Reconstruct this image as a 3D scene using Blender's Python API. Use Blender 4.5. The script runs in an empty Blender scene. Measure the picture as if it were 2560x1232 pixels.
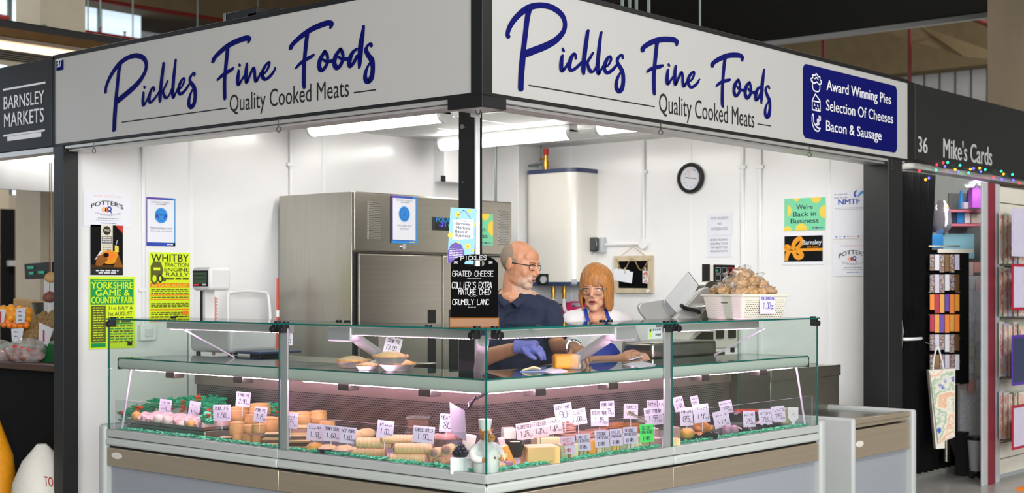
import bpy, bmesh, math, random
from mathutils import Vector as V, Matrix, noise

sc = bpy.context.scene
col = sc.collection
rnd = random.Random(11)
PI = math.pi

# ------------------------------------------------------------------ camera
# world: the stall's street corner is at the origin, +X runs along the right frontage, +Y along the left one
FPX, HOR, YAW, CAMZ = 3486.47, 718.386, 0.710798572, 1.464
FW = V((math.cos(YAW), math.sin(YAW), 0)); RT = V((math.sin(YAW), -math.cos(YAW), 0)); UP = V((0, 0, 1))
CAM = -6.5 * FW - ((1205 - 1280) / FPX * 6.5) * RT + V((0, 0, CAMZ))
cd = bpy.data.cameras.new('camera'); cam = bpy.data.objects.new('camera', cd); col.objects.link(cam)
cam.location = CAM; cam.rotation_euler = (PI / 2, 0, YAW - PI / 2)
cd.sensor_width = 36; cd.lens = FPX / 2560 * 36; cd.shift_y = (HOR - 616) / 2560
cd.clip_start = .1; cd.clip_end = 200
cd.dof.use_dof = True; cd.dof.focus_distance = 7.1; cd.dof.aperture_fstop = 3.0
sc.camera = cam

# ------------------------------------------------------------------ view and world
vs = sc.view_settings
vs.view_transform = 'Standard'; vs.look = 'None'; vs.gamma = 1; vs.use_curve_mapping = False
vs.exposure = 0.0
sc.cycles.use_denoising = True
sc.cycles.max_bounces = 8; sc.cycles.transparent_max_bounces = 40; sc.cycles.glossy_bounces = 4
sc.cycles.caustics_reflective = False; sc.cycles.caustics_refractive = False
sc.cycles.sample_clamp_indirect = 6
wd = bpy.data.worlds.new('world'); sc.world = wd; wd.use_nodes = True
wd.node_tree.nodes['Background'].inputs[0].default_value = (.93, .97, 1, 1)
wd.node_tree.nodes['Background'].inputs[1].default_value = .16

def area(name, loc, target, sx, sy, power, colr=(1, 1, 1)):
    l = bpy.data.lights.new(name, 'AREA'); l.shape = 'RECTANGLE'; l.size = sx; l.size_y = sy; l.energy = power; l.color = colr
    o = bpy.data.objects.new(name, l); col.objects.link(o); o.location = loc
    o.rotation_euler = (V(target) - V(loc)).to_track_quat('-Z', 'Y').to_euler()
    return o
# unseen area lights standing in for the market hall's luminaires, outside both frontages
area('unseen_hall_light', (-4.5, 1.5, 5.6), (-3.2, 1.5, 0), 1.2, 7, 10, (1, .97, .92))
area('unseen_hall_light', (2.5, -5.0, 5.6), (2.5, -3.6, 0), 7, 1.2, 260, (1, .98, .94))
area('unseen_hall_light', (-5.5, -5.5, 5.8), (-1.5, -1.5, .9), 4, 4, 120, (1, .98, .95))

area('unseen_hall_light', (3.0, 11.0, 7.6), (3.0, 11.5, 0), 8, 2, 900, (1, .97, .92))  # added to brighten the hall behind the left stalls
area('unseen_hall_light', (13.0, -1.0, 7.6), (13.4, -1, 0), 2, 9, 900, (1, .96, .9))  # added likewise so the hall beyond the right stalls reads brighter
area('column_fill', (-4.5, 13.5, 4.5), (2.0, 12.0, 2.2), 3, 4, 160, (.72, .84, 1))  # added bluish light that tints the plaster column's left face
# added soft fill from behind the camera, brightening counter fronts and signs
area('front_fill', (-9.6, -12.8, 3.5), (0, 0, .9), 12, 5, 3000, (.97, .99, 1))
# ------------------------------------------------------------------ pixel rays (the photograph as 2560 x 1232)
def ray(px, py): return FW + RT * ((px - 1280) / FPX) + UP * ((HOR - py) / FPX)
def on_plane(px, py, n, c):
    D = ray(px, py); return CAM + D * ((c - n.dot(CAM)) / n.dot(D))
EX, EY = V((1, 0, 0)), V((0, 1, 0))
def onx(px, py, x): return on_plane(px, py, EX, x)
def ony(px, py, y): return on_plane(px, py, EY, y)
def onz(px, py, z): return on_plane(px, py, UP, z)
def atd(px, py, Z): return CAM + ray(px, py) * Z
def depth(p): return (V(p) - CAM).dot(FW)
# the counter's own frame: corner of its front glass, u along the right run, v along the left run
TH = -0.0114
CC = CAM + 6 * FW + ((1216 - 1280) / FPX * 6) * RT; CC.z = 0
EU = V((math.cos(TH), math.sin(TH), 0)); EV = V((-math.sin(TH), math.cos(TH), 0))
def W(u, v, z): return CC + EU * u + EV * v + UP * z
def uv(p): q = V(p) - CC; return q.dot(EU), q.dot(EV), p[2]
def onu(px, py, u): return on_plane(px, py, EU, u + CC.dot(EU))
def onv(px, py, v): return on_plane(px, py, EV, v + CC.dot(EV))

# ------------------------------------------------------------------ materials
def lin(c):
    return tuple(((x / 255) / 12.92 if x / 255 <= .04045 else ((x / 255 + .055) / 1.055) ** 2.4) for x in c)
MATS = {}
def mat(name, c, rough=.5, metal=0, var=.05, scale=14, bump=0, bscale=60, emit=0, spec=.5, coat=0, stretch=None, sub=0):
    m = bpy.data.materials.new(name); m.use_nodes = True; nt = m.node_tree; N = nt.nodes; Lk = nt.links
    b = N['Principled BSDF']
    c = lin(c)
    tc = N.new('ShaderNodeTexCoord'); mp = N.new('ShaderNodeMapping')
    Lk.new(tc.outputs['Object'], mp.inputs[0])
    if stretch: mp.inputs['Scale'].default_value = stretch
    nz = N.new('ShaderNodeTexNoise'); nz.inputs['Scale'].default_value = scale; nz.inputs['Detail'].default_value = 4
    Lk.new(mp.outputs[0], nz.inputs['Vector'])
    mx = N.new('ShaderNodeMix'); mx.data_type = 'RGBA'
    mx.inputs[6].default_value = (*[max(0, x * (1 - var * 1.6)) for x in c], 1); mx.inputs[7].default_value = (*[min(1, x * (1 + var * 1.6)) for x in c], 1)
    Lk.new(nz.outputs[0], mx.inputs[0]); Lk.new(mx.outputs[2], b.inputs['Base Color'])
    b.inputs['Roughness'].default_value = rough; b.inputs['Metallic'].default_value = metal
    b.inputs['Specular IOR Level'].default_value = spec
    if coat: b.inputs['Coat Weight'].default_value = coat; b.inputs['Coat Roughness'].default_value = .06
    if sub: b.inputs['Subsurface Weight'].default_value = sub; b.inputs['Subsurface Radius'].default_value = (.01, .004, .002)
    if emit:
        b.inputs['Emission Color'].default_value = (*c, 1); b.inputs['Emission Strength'].default_value = emit
    if bump:
        n2 = N.new('ShaderNodeTexNoise'); n2.inputs['Scale'].default_value = bscale; n2.inputs['Detail'].default_value = 3
        Lk.new(mp.outputs[0], n2.inputs['Vector'])
        bp = N.new('ShaderNodeBump'); bp.inputs['Strength'].default_value = bump; bp.inputs['Distance'].default_value = .004
        Lk.new(n2.outputs[0], bp.inputs['Height']); Lk.new(bp.outputs[0], b.inputs['Normal'])
    MATS[name] = m; return m
def glassmat(name, tint, refl=1.0, rough=0.0, extra=0.0, ext_col=(255, 255, 255)):
    m = bpy.data.materials.new(name); m.use_nodes = True; nt = m.node_tree; N = nt.nodes; Lk = nt.links
    N.remove(N['Principled BSDF']); out = N['Material Output']
    tr = N.new('ShaderNodeBsdfTransparent'); tr.inputs[0].default_value = (*lin(tint), 1)
    gl = N.new('ShaderNodeBsdfGlossy'); gl.inputs['Roughness'].default_value = rough
    fr = N.new('ShaderNodeFresnel'); ge = N.new('ShaderNodeNewGeometry'); mi = N.new('ShaderNodeMix'); mi.inputs[2].default_value = 1.45; mi.inputs[3].default_value = 1 / 1.45
    Lk.new(ge.outputs['Backfacing'], mi.inputs[0]); Lk.new(mi.outputs[0], fr.inputs[0])
    ml = N.new('ShaderNodeMath'); ml.operation = 'MULTIPLY'; ml.inputs[1].default_value = refl
    mx = N.new('ShaderNodeMixShader'); Lk.new(fr.outputs[0], ml.inputs[0]); Lk.new(ml.outputs[0], mx.inputs[0])
    Lk.new(tr.outputs[0], mx.inputs[1]); Lk.new(gl.outputs[0], mx.inputs[2])
    last = mx.outputs[0]
    if extra:
        nz = N.new('ShaderNodeTexNoise'); nz.inputs['Scale'].default_value = 18
        tcn = N.new('ShaderNodeTexCoord'); Lk.new(tcn.outputs['Object'], nz.inputs['Vector'])
        mr = N.new('ShaderNodeMapRange'); mr.inputs[1].default_value = .4; mr.inputs[2].default_value = .7; mr.inputs[3].default_value = extra * .3; mr.inputs[4].default_value = extra
        Lk.new(nz.outputs[0], mr.inputs[0])
        df = N.new('ShaderNodeBsdfDiffuse'); df.inputs[0].default_value = (*lin(ext_col), 1)
        m2 = N.new('ShaderNodeMixShader'); Lk.new(mr.outputs[0], m2.inputs[0]); Lk.new(last, m2.inputs[1]); Lk.new(df.outputs[0], m2.inputs[2]); last = m2.outputs[0]
    Lk.new(last, out.inputs[0]); MATS[name] = m; return m

# ------------------------------------------------------------------ mesh builder
class MB:
    def __init__(s, m='white'): s.v = []; s.f = []; s.fm = []; s.m = m; s.X = None; s.names = []
    def _m(s, m):
        m = m or s.m
        if m not in s.names: s.names.append(m)
        return s.names.index(m)
    def add(s, vs, fs, m=None):
        o = len(s.v); i = s._m(m)
        s.v += [(s.X @ V(p) if s.X else V(p)) for p in vs]
        for f in fs: s.f.append([o + k for k in f]); s.fm.append(i)
        return s
    def box(s, a, b, m=None, top=None):
        x0, y0, z0 = a; x1, y1, z1 = b
        return s.add([(x0, y0, z0), (x1, y0, z0), (x1, y1, z0), (x0, y1, z0), (x0, y0, z1), (x1, y0, z1), (x1, y1, z1), (x0, y1, z1)],
                     [(0, 3, 2, 1), (4, 5, 6, 7), (0, 1, 5, 4), (1, 2, 6, 5), (2, 3, 7, 6), (3, 0, 4, 7)], m)
    def cb(s, c, sx, sy, sz, m=None): return s.box((c[0] - sx / 2, c[1] - sy / 2, c[2] - sz / 2), (c[0] + sx / 2, c[1] + sy / 2, c[2] + sz / 2), m)
    def obox(s, O, ex, ey, ez, m=None):   # parallelepiped from a corner and three edge vectors
        O = V(O); ex = V(ex); ey = V(ey); ez = V(ez)
        p = [O, O + ex, O + ex + ey, O + ey]; p += [q + ez for q in p]
        return s.add(p, [(0, 3, 2, 1), (4, 5, 6, 7), (0, 1, 5, 4), (1, 2, 6, 5), (2, 3, 7, 6), (3, 0, 4, 7)], m)
    def prism(s, pts, d, m=None):         # polygon (3-D points) extruded along d
        n = len(pts); d = V(d); p = [V(q) for q in pts]; p += [q + d for q in p]
        return s.add(p, [list(range(n))[::-1], list(range(n, 2 * n))] + [(i, (i + 1) % n, n + (i + 1) % n, n + i) for i in range(n)], m)
    def poly(s, pts, m=None): return s.add(pts, [list(range(len(pts)))], m)
    def tube(s, pts, r, n=8, m=None, closed=False, caps=True, flat=1.0):
        P = [V(p) for p in pts]; k = len(P); rr = r if isinstance(r, (list, tuple)) else [r] * k
        vs = []; nrm = None
        for i in range(k):
            if closed: t = P[(i + 1) % k] - P[i - 1]
            else: t = P[min(i + 1, k - 1)] - P[max(i - 1, 0)]
            t = t.normalized() if t.length > 1e-9 else V((0, 0, 1))
            if nrm is None:
                nrm = t.orthogonal().normalized() if abs(t.z) > .95 else t.cross(UP).normalized()
            nrm = (nrm - t * nrm.dot(t)).normalized(); bn = t.cross(nrm)
            for j in range(n):
                a = 2 * PI * j / n; vs.append(P[i] + nrm * math.cos(a) * rr[i] + bn * math.sin(a) * rr[i] * flat)
        fs = []
        for i in range(k if closed else k - 1):
            a = i * n; b = ((i + 1) % k) * n
            for j in range(n): fs.append((a + j, a + (j + 1) % n, b + (j + 1) % n, b + j))
        if caps and not closed: fs += [list(range(n))[::-1], list(range((k - 1) * n, k * n))]
        return s.add(vs, fs, m)
    def cyl(s, a, b, r, n=16, m=None, r2=None): return s.tube([a, b], [r, r if r2 is None else r2], n, m)
    def lathe(s, prof, c=(0, 0, 0), n=24, m=None, ax=None, wob=None):
        # profile of (radius, height) around the z axis (or ax), wob(angle, i) scales the radius
        c = V(c); z = V(ax).normalized() if ax else UP
        x = z.orthogonal().normalized() if ax else V((1, 0, 0)); y = z.cross(x); vs = []; k = len(prof)
        for i, (r, h) in enumerate(prof):
            for j in range(n):
                a = 2 * PI * j / n; q = r * (wob(a, i) if wob else 1)
                vs.append(c + x * math.cos(a) * q + y * math.sin(a) * q + z * h)
        fs = [(i * n + j, i * n + (j + 1) % n, (i + 1) * n + (j + 1) % n, (i + 1) * n + j) for i in range(k - 1) for j in range(n)]
        fs += [list(range(n))[::-1], list(range((k - 1) * n, k * n))]
        return s.add(vs, fs, m)
    def ell(s, c, r, m=None, nu=16, nv=10, rot=None, disp=None):
        c = V(c); r = (r, r, r) if isinstance(r, (int, float)) else r; vs = []; R = rot
        for i in range(nv + 1):
            t = PI * i / nv
            for j in range(nu):
                a = 2 * PI * j / nu; p = V((math.sin(t) * math.cos(a), math.sin(t) * math.sin(a), math.cos(t)))
                k = disp(p) if disp else 1
                p = V((p.x * r[0] * k, p.y * r[1] * k, p.z * r[2] * k)); vs.append(c + (R @ p if R else p))
        fs = [(i * nu + j, (i + 1) * nu + j, (i + 1) * nu + (j + 1) % nu, i * nu + (j + 1) % nu) for i in range(nv) for j in range(nu)]
        return s.add(vs, fs, m)
    def build(s, name, parent=None, bevel=0, w=True, ang=38, sub=0, seg=2, smooth=True, mods=()):
        me = bpy.data.meshes.new(name); vs = s.v
        if parent is not None and w:
            M = Matrix.Identity(4); q = parent
            while q: M = q.matrix_basis @ M; q = q.parent
            I = M.inverted(); vs = [I @ p for p in vs]
        me.from_pydata([tuple(p) for p in vs], [], s.f)
        for n_ in s.names: me.materials.append(MATS[n_])
        me.polygons.foreach_set('material_index', s.fm)
        bm = bmesh.new(); bm.from_mesh(me)
        bmesh.ops.remove_doubles(bm, verts=bm.verts, dist=1e-6)
        bmesh.ops.recalc_face_normals(bm, faces=bm.faces)
        bm.to_mesh(me); bm.free()
        if smooth:
            me.polygons.foreach_set('use_smooth', [True] * len(me.polygons)); me.set_sharp_from_angle(angle=math.radians(ang))
        o = bpy.data.objects.new(name, me); col.objects.link(o); o.parent = parent
        if bevel:
            b = o.modifiers.new('bevel', 'BEVEL'); b.width = bevel; b.segments = seg; b.limit_method = 'ANGLE'; b.angle_limit = math.radians(35)
        if sub:
            b = o.modifiers.new('subdivision', 'SUBSURF'); b.levels = sub; b.render_levels = sub
        return o
def tag(o, label, cat, group=None):
    o['label'] = label; o['category'] = cat
    if group: o['group'] = group
    return o
def thing(name, label, cat, loc=(0, 0, 0), rot=(0, 0, 0), group=None):
    o = bpy.data.objects.new(name, None); col.objects.link(o); o.location = loc; o.rotation_euler = rot; o.empty_display_size = .1
    return tag(o, label, cat, group)
def struct(o, label=None):
    o['kind'] = 'structure'
    if label: o['label'] = label
    return o
def dup(root, loc=None, rot=None, label=None, scale=None):
    r = root.copy(); col.objects.link(r)
    if loc is not None: r.location = loc
    if rot is not None: r.rotation_euler = rot
    if scale is not None: r.scale = scale
    if label: r['label'] = label
    for ch in list(root.children):
        c = ch.copy(); col.objects.link(c); c.parent = r
        for g in list(ch.children):
            d = g.copy(); col.objects.link(d); d.parent = c
    return r

# ------------------------------------------------------------------ lettering
_TX = {}
def _glyphs(s, bold):
    k = (s, bold)
    if k not in _TX:
        cu = bpy.data.curves.new('lettering', 'FONT'); cu.body = s; cu.offset = bold; cu.resolution_u = 3; cu.fill_mode = 'FRONT'
        o = bpy.data.objects.new('lettering', cu); me = bpy.data.meshes.new_from_object(o)
        _TX[k] = ([tuple(v.co) for v in me.vertices], [list(p.vertices) for p in me.polygons])
        bpy.data.objects.remove(o); bpy.data.curves.remove(cu); bpy.data.meshes.remove(me)
    return _TX[k]
def text(mb, s, O, ex, ey, w, h, m, bold=0, arc=0):
    # printed text filling the box at O (lower left) of width w and height h along the unit vectors ex, ey; arc bends it upward in the middle
    vs, fs = _glyphs(s, 0)
    xs = [v[0] for v in vs]; ys = [v[1] for v in vs]; x0, x1, y0, y1 = min(xs), max(xs), min(ys), max(ys)
    nn = ex.cross(ey); sh = [0] if bold <= 0 else [-bold, bold, 0]
    for k, d in enumerate(sh):
        out = []
        for v in vs:
            a = (v[0] - x0) / (x1 - x0 + 1e-9); b = (v[1] - y0) / (y1 - y0 + 1e-9)
            out.append(V(O) + ex * (a * w + d * h) + ey * (b * h + arc * (1 - (2 * a - 1) ** 2)) + nn * (.00015 * k))
        mb.add(out, fs, m)
SF = {'A': '002640 1232', 'B': '000636453433 03333342413000', 'C': '4536160501103041', 'D': '00062644422000', 'E': '46060040 0333', 'F': '460600 0333', 'G': '45361605011030414323',
      'H': '0006 4046 0343', 'I': '2026', 'J': '4641301001', 'K': '0006 460340', 'L': '060040', 'M': '0006234640', 'N': '00064046', 'O': '160501103041453616', 'P': '00063645443303',
      'Q': '160501103041453616 2240', 'R': '00063645443303 1340', 'S': '4536160504334241301001', 'T': '0646 2620', 'U': '060110304146', 'V': '062046', 'W': '0610233046', 'X': '0046 0640',
      'Y': '062346 2320', 'Z': '06460040', '0': '160501103041453616', '1': '152620', '2': '0516364544010040', '3': '06462333424130100 1'.replace(' ', ''), '4': '30360242', '5': '4606033442413010', '6': '36050110304142331302',
      '7': '064610', '8': '2304051636453423 2302011030414223', '9': '4313040516364541 4120', '$': '45362615110313 0040'.replace('110313', '10 0333'), "'": '2625', '.': '2021', '-': '0343', '*': '2125 0343 0145 0541'}
def hand(mb, s, O, ex, ey, w, h, t, m, slant=.1):
    # handwriting: pen strokes of half width t
    n = len(s); cw = w / (n * 5 - 1); nn = ex.cross(ey); kk = 0
    for i, ch in enumerate(s):
        if ch == '~': sts = [''.join('%d%d' % (rnd.randint(0, 4), rnd.randint(0, 5)) for _ in range(rnd.randint(3, 4)))]
        else: sts = SF.get(ch, '').split()
        for st in sts:
            P = []
            for k in range(0, len(st) - 1, 2):
                x = i * 5 + int(st[k]) + (rnd.random() - .5) * .3; y = int(st[k + 1]) / 6 + (rnd.random() - .5) * .03
                P.append((x * cw + y * h * slant, y * h))
            for (ax, ay), (bx, by) in zip(P, P[1:]):
                kk = (kk + 1) % 7
                dx, dy = bx - ax, by - ay; l = math.hypot(dx, dy) or 1e-6; nx, ny = -dy / l * t, dx / l * t; ex_ = dx / l * t * .6; ey_ = dy / l * t * .6
                mb.poly([V(O) + ex * px + ey * py + nn * (kk * .00012) for px, py in ((ax - nx - ex_, ay - ny - ey_), (bx - nx + ex_, by - ny + ey_), (bx + nx + ex_, by + ny + ey_), (ax + nx - ex_, ay + ny - ey_))], m)
def smooth_path(pts, n=5):
    out = []; k = len(pts)
    for i in range(k - 1):
        p0 = pts[max(i - 1, 0)]; p1 = pts[i]; p2 = pts[i + 1]; p3 = pts[min(i + 2, k - 1)]
        for j in range(n):
            t = j / n
            out.append(tuple(.5 * (2 * b + (c - a) * t + (2 * a - 5 * b + 4 * c - d) * t * t + (-a + 3 * b - 3 * c + d) * t ** 3) for a, b, c, d in zip(p0, p1, p2, p3)))
    out.append(tuple(pts[-1])); return out
def pen(pts, n=5, caps=7):
    # variable-width brush stroke (x, y, half width) -> outline quads/caps in 2-D
    P = smooth_path(pts, n); L = []; Rr = []
    for i, (x, y, w) in enumerate(P):
        a = P[max(i - 1, 0)]; b = P[min(i + 1, len(P) - 1)]; dx, dy = b[0] - a[0], b[1] - a[1]; l = math.hypot(dx, dy) or 1e-6
        L.append((x - dy / l * w, y + dx / l * w)); Rr.append((x + dy / l * w, y - dx / l * w))
    polys = [[L[i], L[i + 1], Rr[i + 1], Rr[i]] for i in range(len(P) - 1)]
    for (x, y, w) in (P[0], P[-1]): polys.append([(x + w * math.cos(2 * PI * j / 12), y + w * math.sin(2 * PI * j / 12)) for j in range(12)])
    return polys
def disc(mb, O, ex, ey, x, y, rx, ry=None, m=None, n=20, a0=0, a1=2 * PI):
    ry = ry or rx; full = abs(a1 - a0 - 2 * PI) < 1e-6; k = n if full else n + 1
    mb.poly([V(O) + ex * (x + rx * math.cos(a0 + (a1 - a0) * j / n)) + ey * (y + ry * math.sin(a0 + (a1 - a0) * j / n)) for j in range(k)], m)
def rect(mb, O, ex, ey, x0, y0, x1, y1, m): mb.poly([V(O) + ex * x + ey * y for x, y in ((x0, y0), (x1, y0), (x1, y1), (x0, y1))], m)
def scribble(mb, O, ex, ey, x0, x1, y, h, m, k=None):   # a line of print too small to read
    x = x0
    while x < x1:
        l = min(rnd.uniform(2, 6) * h, x1 - x); rect(mb, O, ex, ey, x, y, x + l, y + h, m); x += l + h * .9
# ------------------------------------------------------------------ materials
mat('white', (236, 236, 236), .3, var=.02)
mat('wallpvc', (236, 235, 234), .22, var=.015, scale=3)
mat('ceilwhite', (246, 245, 243), .6, var=.02)
mat('offwhite', (222, 217, 205), .4, var=.03)
mat('cream', (226, 216, 192), .45, var=.03)
mat('boilerwhite', (234, 230, 220), .25, var=.015, coat=.4)
mat('black', (16, 16, 17), .5, var=.1)
mat('matteblack', (7, 7, 8), .8, var=.1, spec=.2)
mat('postgrey', (26, 27, 28), .45, var=.12, scale=30)
mat('signblack', (28, 29, 29), .55, var=.1)
mat('signface', (181, 180, 177), .42, var=.015, scale=4)
mat('signblue', (0, 6, 92), .7, var=.03, spec=.15)
mat('signwhite', (232, 232, 236), .4, var=.02)
mat('ink', (22, 22, 26), .6, var=.1)
mat('alu', (196, 196, 192), .38, metal=.5, var=.05, scale=30, stretch=(1, 1, 6))
mat('steel', (160, 157, 148), .3, metal=1, var=.05, scale=40, stretch=(1, 1, .06))
mat('steel_h', (166, 159, 147), .27, metal=1, var=.07, scale=16, stretch=(.1, .1, 4))
mat('darksteel', (120, 116, 108), .35, metal=1, var=.1)
mat('chrome', (215, 215, 215), .12, metal=1, var=.02)
mat('countergrey', (192, 198, 192), .38, var=.02, scale=5)
mat('countergrey2', (180, 184, 181), .45, var=.03, scale=6)
mat('kick', (150, 155, 162), .6, var=.06, scale=90)
mat('lilacpost', (190, 184, 188), .4, metal=.3, var=.03)
mat('rubber', (14, 14, 15), .5, var=.1)
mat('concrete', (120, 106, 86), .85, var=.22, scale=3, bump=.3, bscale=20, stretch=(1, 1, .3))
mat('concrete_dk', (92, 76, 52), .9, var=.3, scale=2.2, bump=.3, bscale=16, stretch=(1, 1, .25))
mat('plaster', (176, 165, 146), .85, var=.06, scale=6)
mat('hallfloor', (170, 168, 164), .25, var=.08, scale=2)
mat('stallfloor', (222, 220, 216), .6, var=.1)
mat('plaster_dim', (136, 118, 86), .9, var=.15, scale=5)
mat('redpipe', (96, 20, 12), .4, var=.08)
mat('galv', (120, 132, 126), .45, metal=.5, var=.1)
mat('cladding', (190, 190, 190), .5, var=.08, scale=8)
mat('daylight', (200, 218, 232), .5, emit=1.1)
mat('tube', (255, 252, 248), .4, emit=17, var=.0)
mat('tubedim', (255, 226, 190), .4, emit=1.6, var=.0)
mat('bronze', (96, 70, 40), .35, metal=.7, var=.15)
mat('paper', (224, 225, 232), .7, var=.015)
mat('paperwhite', (232, 233, 240), .55, var=.01)
mat('lilaccard', (226, 214, 232), .6, var=.015)
mat('navyink', (28, 30, 70), .6, var=.05)
mat('faintink', (176, 178, 188), .7, var=.05)
mat('midink', (118, 120, 130), .7, var=.05)
mat('salmon', (236, 178, 172), .7, var=.05)
mat('red', (196, 40, 36), .5, var=.06)
mat('orange', (240, 128, 30), .5, var=.06)
mat('yellow', (238, 206, 72), .5, var=.04)
mat('bluec', (36, 140, 214), .45, var=.04)
mat('blue', (40, 70, 170), .45, var=.06)
mat('purple', (86, 50, 160), .45, var=.05)
mat('green', (24, 150, 60), .5, var=.05)
mat('dayglo', (214, 240, 30), .6, var=.02)
mat('glogreen', (10, 148, 72), .6, var=.03)
mat('olive', (88, 92, 24), .7, var=.08)
mat('gold', (226, 150, 26), .4, var=.12, scale=40)
mat('brown', (96, 58, 28), .6, var=.15)
mat('glow_green', (30, 150, 110), .4, emit=.35)
mat('lcd', (70, 92, 70), .2, var=.04)
GLASS = glassmat('glass', (249, 253, 251), 1.0)
glassmat('clearpane', (248, 249, 250), .9)
mat('glassedge', (14, 100, 92), .2, var=.1)
mat('paneedge', (244, 222, 246), .3, var=.02)

# ------------------------------------------------------------------ market hall
XR, YL, ZC = 4.541, 3.661, 2.675     # stall: right back wall, left back wall, ceiling
ZS0, ZS1 = 2.365, 2.932              # fascia bottom and top
b = MB('hallfloor'); b.box((-14, -14, -.2), (26, 26, 0)); struct(b.build('floor'))
b = MB('concrete_dk'); b.box((-14, -14, 8.0), (26, 26, 8.3)); struct(b.build('ceiling'))
b = MB('stallfloor'); b.box((.16, .16, 0), (XR, YL, .004)); struct(b.build('floor_stall'))
# stall shell
b = MB('wallpvc'); b.box((0.16, YL, 0), (XR + .06, YL + .06, ZC + .02))
for X in (1.05, 2.27, 3.49): b.box((X - .018, YL - .003, 0), (X + .018, YL, ZC), 'white')
struct(b.build('wall_left'))
b = MB('wallpvc'); b.box((XR, .19, 0), (XR + .06, YL, ZC + .02))
for Y in (.62, 1.84, 3.06): b.box((XR - .003, Y - .01, 0), (XR, Y + .01, ZC), 'white')
struct(b.build('wall_right'))
b = MB('ceilwhite'); b.box((0.06, 0.06, ZC), (XR, YL, ZC + .04))
for k in range(1, 8): b.box((k * .6 - .012, .06, ZC - .002), (k * .6 + .012, YL, ZC), 'white')
for k in range(1, 7): b.box((.06, k * .6 - .012, ZC - .002), (XR, k * .6 + .012, ZC), 'white')
struct(b.build('ceiling_stall'))
pc = ony(1288, 600, YL - .12); pr = onx(1318, 600, XR - .0)
b = MB('wallpvc'); b.box((4.2, YL - .3, 0), (XR, YL, ZC)); struct(b.build('trim_1', bevel=.004))
# frame posts
b = MB('postgrey'); b.box((0, 3.565, 0), (.11, 3.675, ZS0)); struct(b.build('trim_2', bevel=.004))
b = MB('postgrey'); b.box((4.23, .0, 0), (4.45, .19, ZS0)); struct(b.build('trim_3', bevel=.004))
PX0 = .335; PY0, PY1 = onx(1190, 300, PX0).y, onx(1146, 300, PX0).y; PX1 = ony(1206, 300, PY0).x
b = MB('postgrey'); b.box((PX0, PY0, 0), (PX1, PY1, ZC)); struct(b.build('trim_4', bevel=.003))
tp = MB('chrome')
# hall structure behind the stalls, seen over the fascias
cxy = atd(101, 300, 13.2)
xe = ony(213, 300, cxy.y).x; ye = onx(40, 300, cxy.x).y
b = MB('plaster'); b.box((cxy.x, cxy.y, 0), (xe, ye, 8)); struct(b.build('column'))
YW = 17.0
zt = ony(215, 15, YW).z
b = MB('plaster'); b.box((-4, YW, 0), (20, YW + .2, 3.0)); struct(b.build('wall_back'))
b = MB('daylight'); b.box((-4, YW + .05, 3.0), (9.8, YW + .1, zt))
for k in range(8): b.box((-3 + k * 1.7, YW, 3.0), (-2.93 + k * 1.7, YW + .1, zt), 'galv')
struct(b.build('window_1'))
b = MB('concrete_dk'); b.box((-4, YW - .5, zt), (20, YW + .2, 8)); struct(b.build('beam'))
XW = 21.0
b = MB('concrete'); b.box((XW, -14, 0), (XW + .3, 14, 8)); struct(b.build('wall_far'))
# right: black ceiling raft with a bright edge, concrete beams, column
ze = 4.2
xa = onz(1910, 105, ze).x; xb = onz(1577, 2, ze).x
b = MB('matteblack'); b.box((min(xa, xb), -14, ze), (max(xa, xb), 14, ze + .5)); rf = b.build('ceiling_raft')
xa_ = max(xa, xb)
e = MB('alu'); e.box((xa_ - .02, -14, ze - .05), (xa_ + .05, 14, ze + .01)); e.build('edge_trim', rf)
struct(rf)
cc = atd(2469, 200, 12.0)
b = MB('concrete'); b.box((cc.x, cc.y - .4, 0), (cc.x + .9, cc.y, 8)); struct(b.build('column'))
p0 = onx(2190, 75, 17.6); p1 = onx(2470, 128, 17.6)
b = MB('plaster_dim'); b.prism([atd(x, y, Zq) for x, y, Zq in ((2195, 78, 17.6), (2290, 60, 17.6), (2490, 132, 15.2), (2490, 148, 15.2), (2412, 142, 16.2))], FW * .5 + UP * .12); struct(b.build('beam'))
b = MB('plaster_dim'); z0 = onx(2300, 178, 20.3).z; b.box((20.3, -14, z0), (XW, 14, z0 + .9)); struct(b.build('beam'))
b = MB('cladding'); za = onx(2440, 215, 20.6).z
b.box((20.8, -14, 2), (20.95, 14, z0), 'cladding')
for k in range(60): b.box((20.77, -8 + k * .31, 2), (20.8, -7.988 + k * .31, z0), 'postgrey')
b.box((20.74, -14, za - .55), (20.8, 14, za - .35), 'bronze')
struct(b.build('wall_cladding'))

def run(name, pts, r, m, label, cat, group=None): o = MB(m).tube(pts, r, 8).build(name); return tag(o, label, cat, group)
# sprinkler pipes and services, left
A, B_ = ony(160, -13, 16), ony(640, 65, 16)
run('sprinkler_pipe', [A, B_], .038, 'redpipe', 'upper red sprinkler pipe below the concrete beam above the left sign', 'pipe', )
A, B_ = ony(-40, 37, 14.5), ony(20, 47, 14.5)
run('sprinkler_pipe', [A, B_], .05, 'redpipe', 'short red pipe end at the top left beside the plaster column', 'pipe')
A, B_ = ony(205, 78, 15), ony(420, 111, 15)
run('sprinkler_pipe', [A, B_], .03, 'redpipe', 'lower dark red sprinkler pipe crossing the high window', 'pipe')
for px, py in ((251, 80), (312, 92)):
    p = ony(px, py, 15); o = MB('redpipe'); o.cyl(p, p + UP * .07, .014); o.cyl(p + UP * .07, p + UP * .085, .026); p2 = o.build('sprinkler')
    tag(p2, 'small red sprinkler head on the lower pipe, ' + ('nearer the column' if px == 251 else 'farther from the column'), 'sprinkler')
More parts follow.
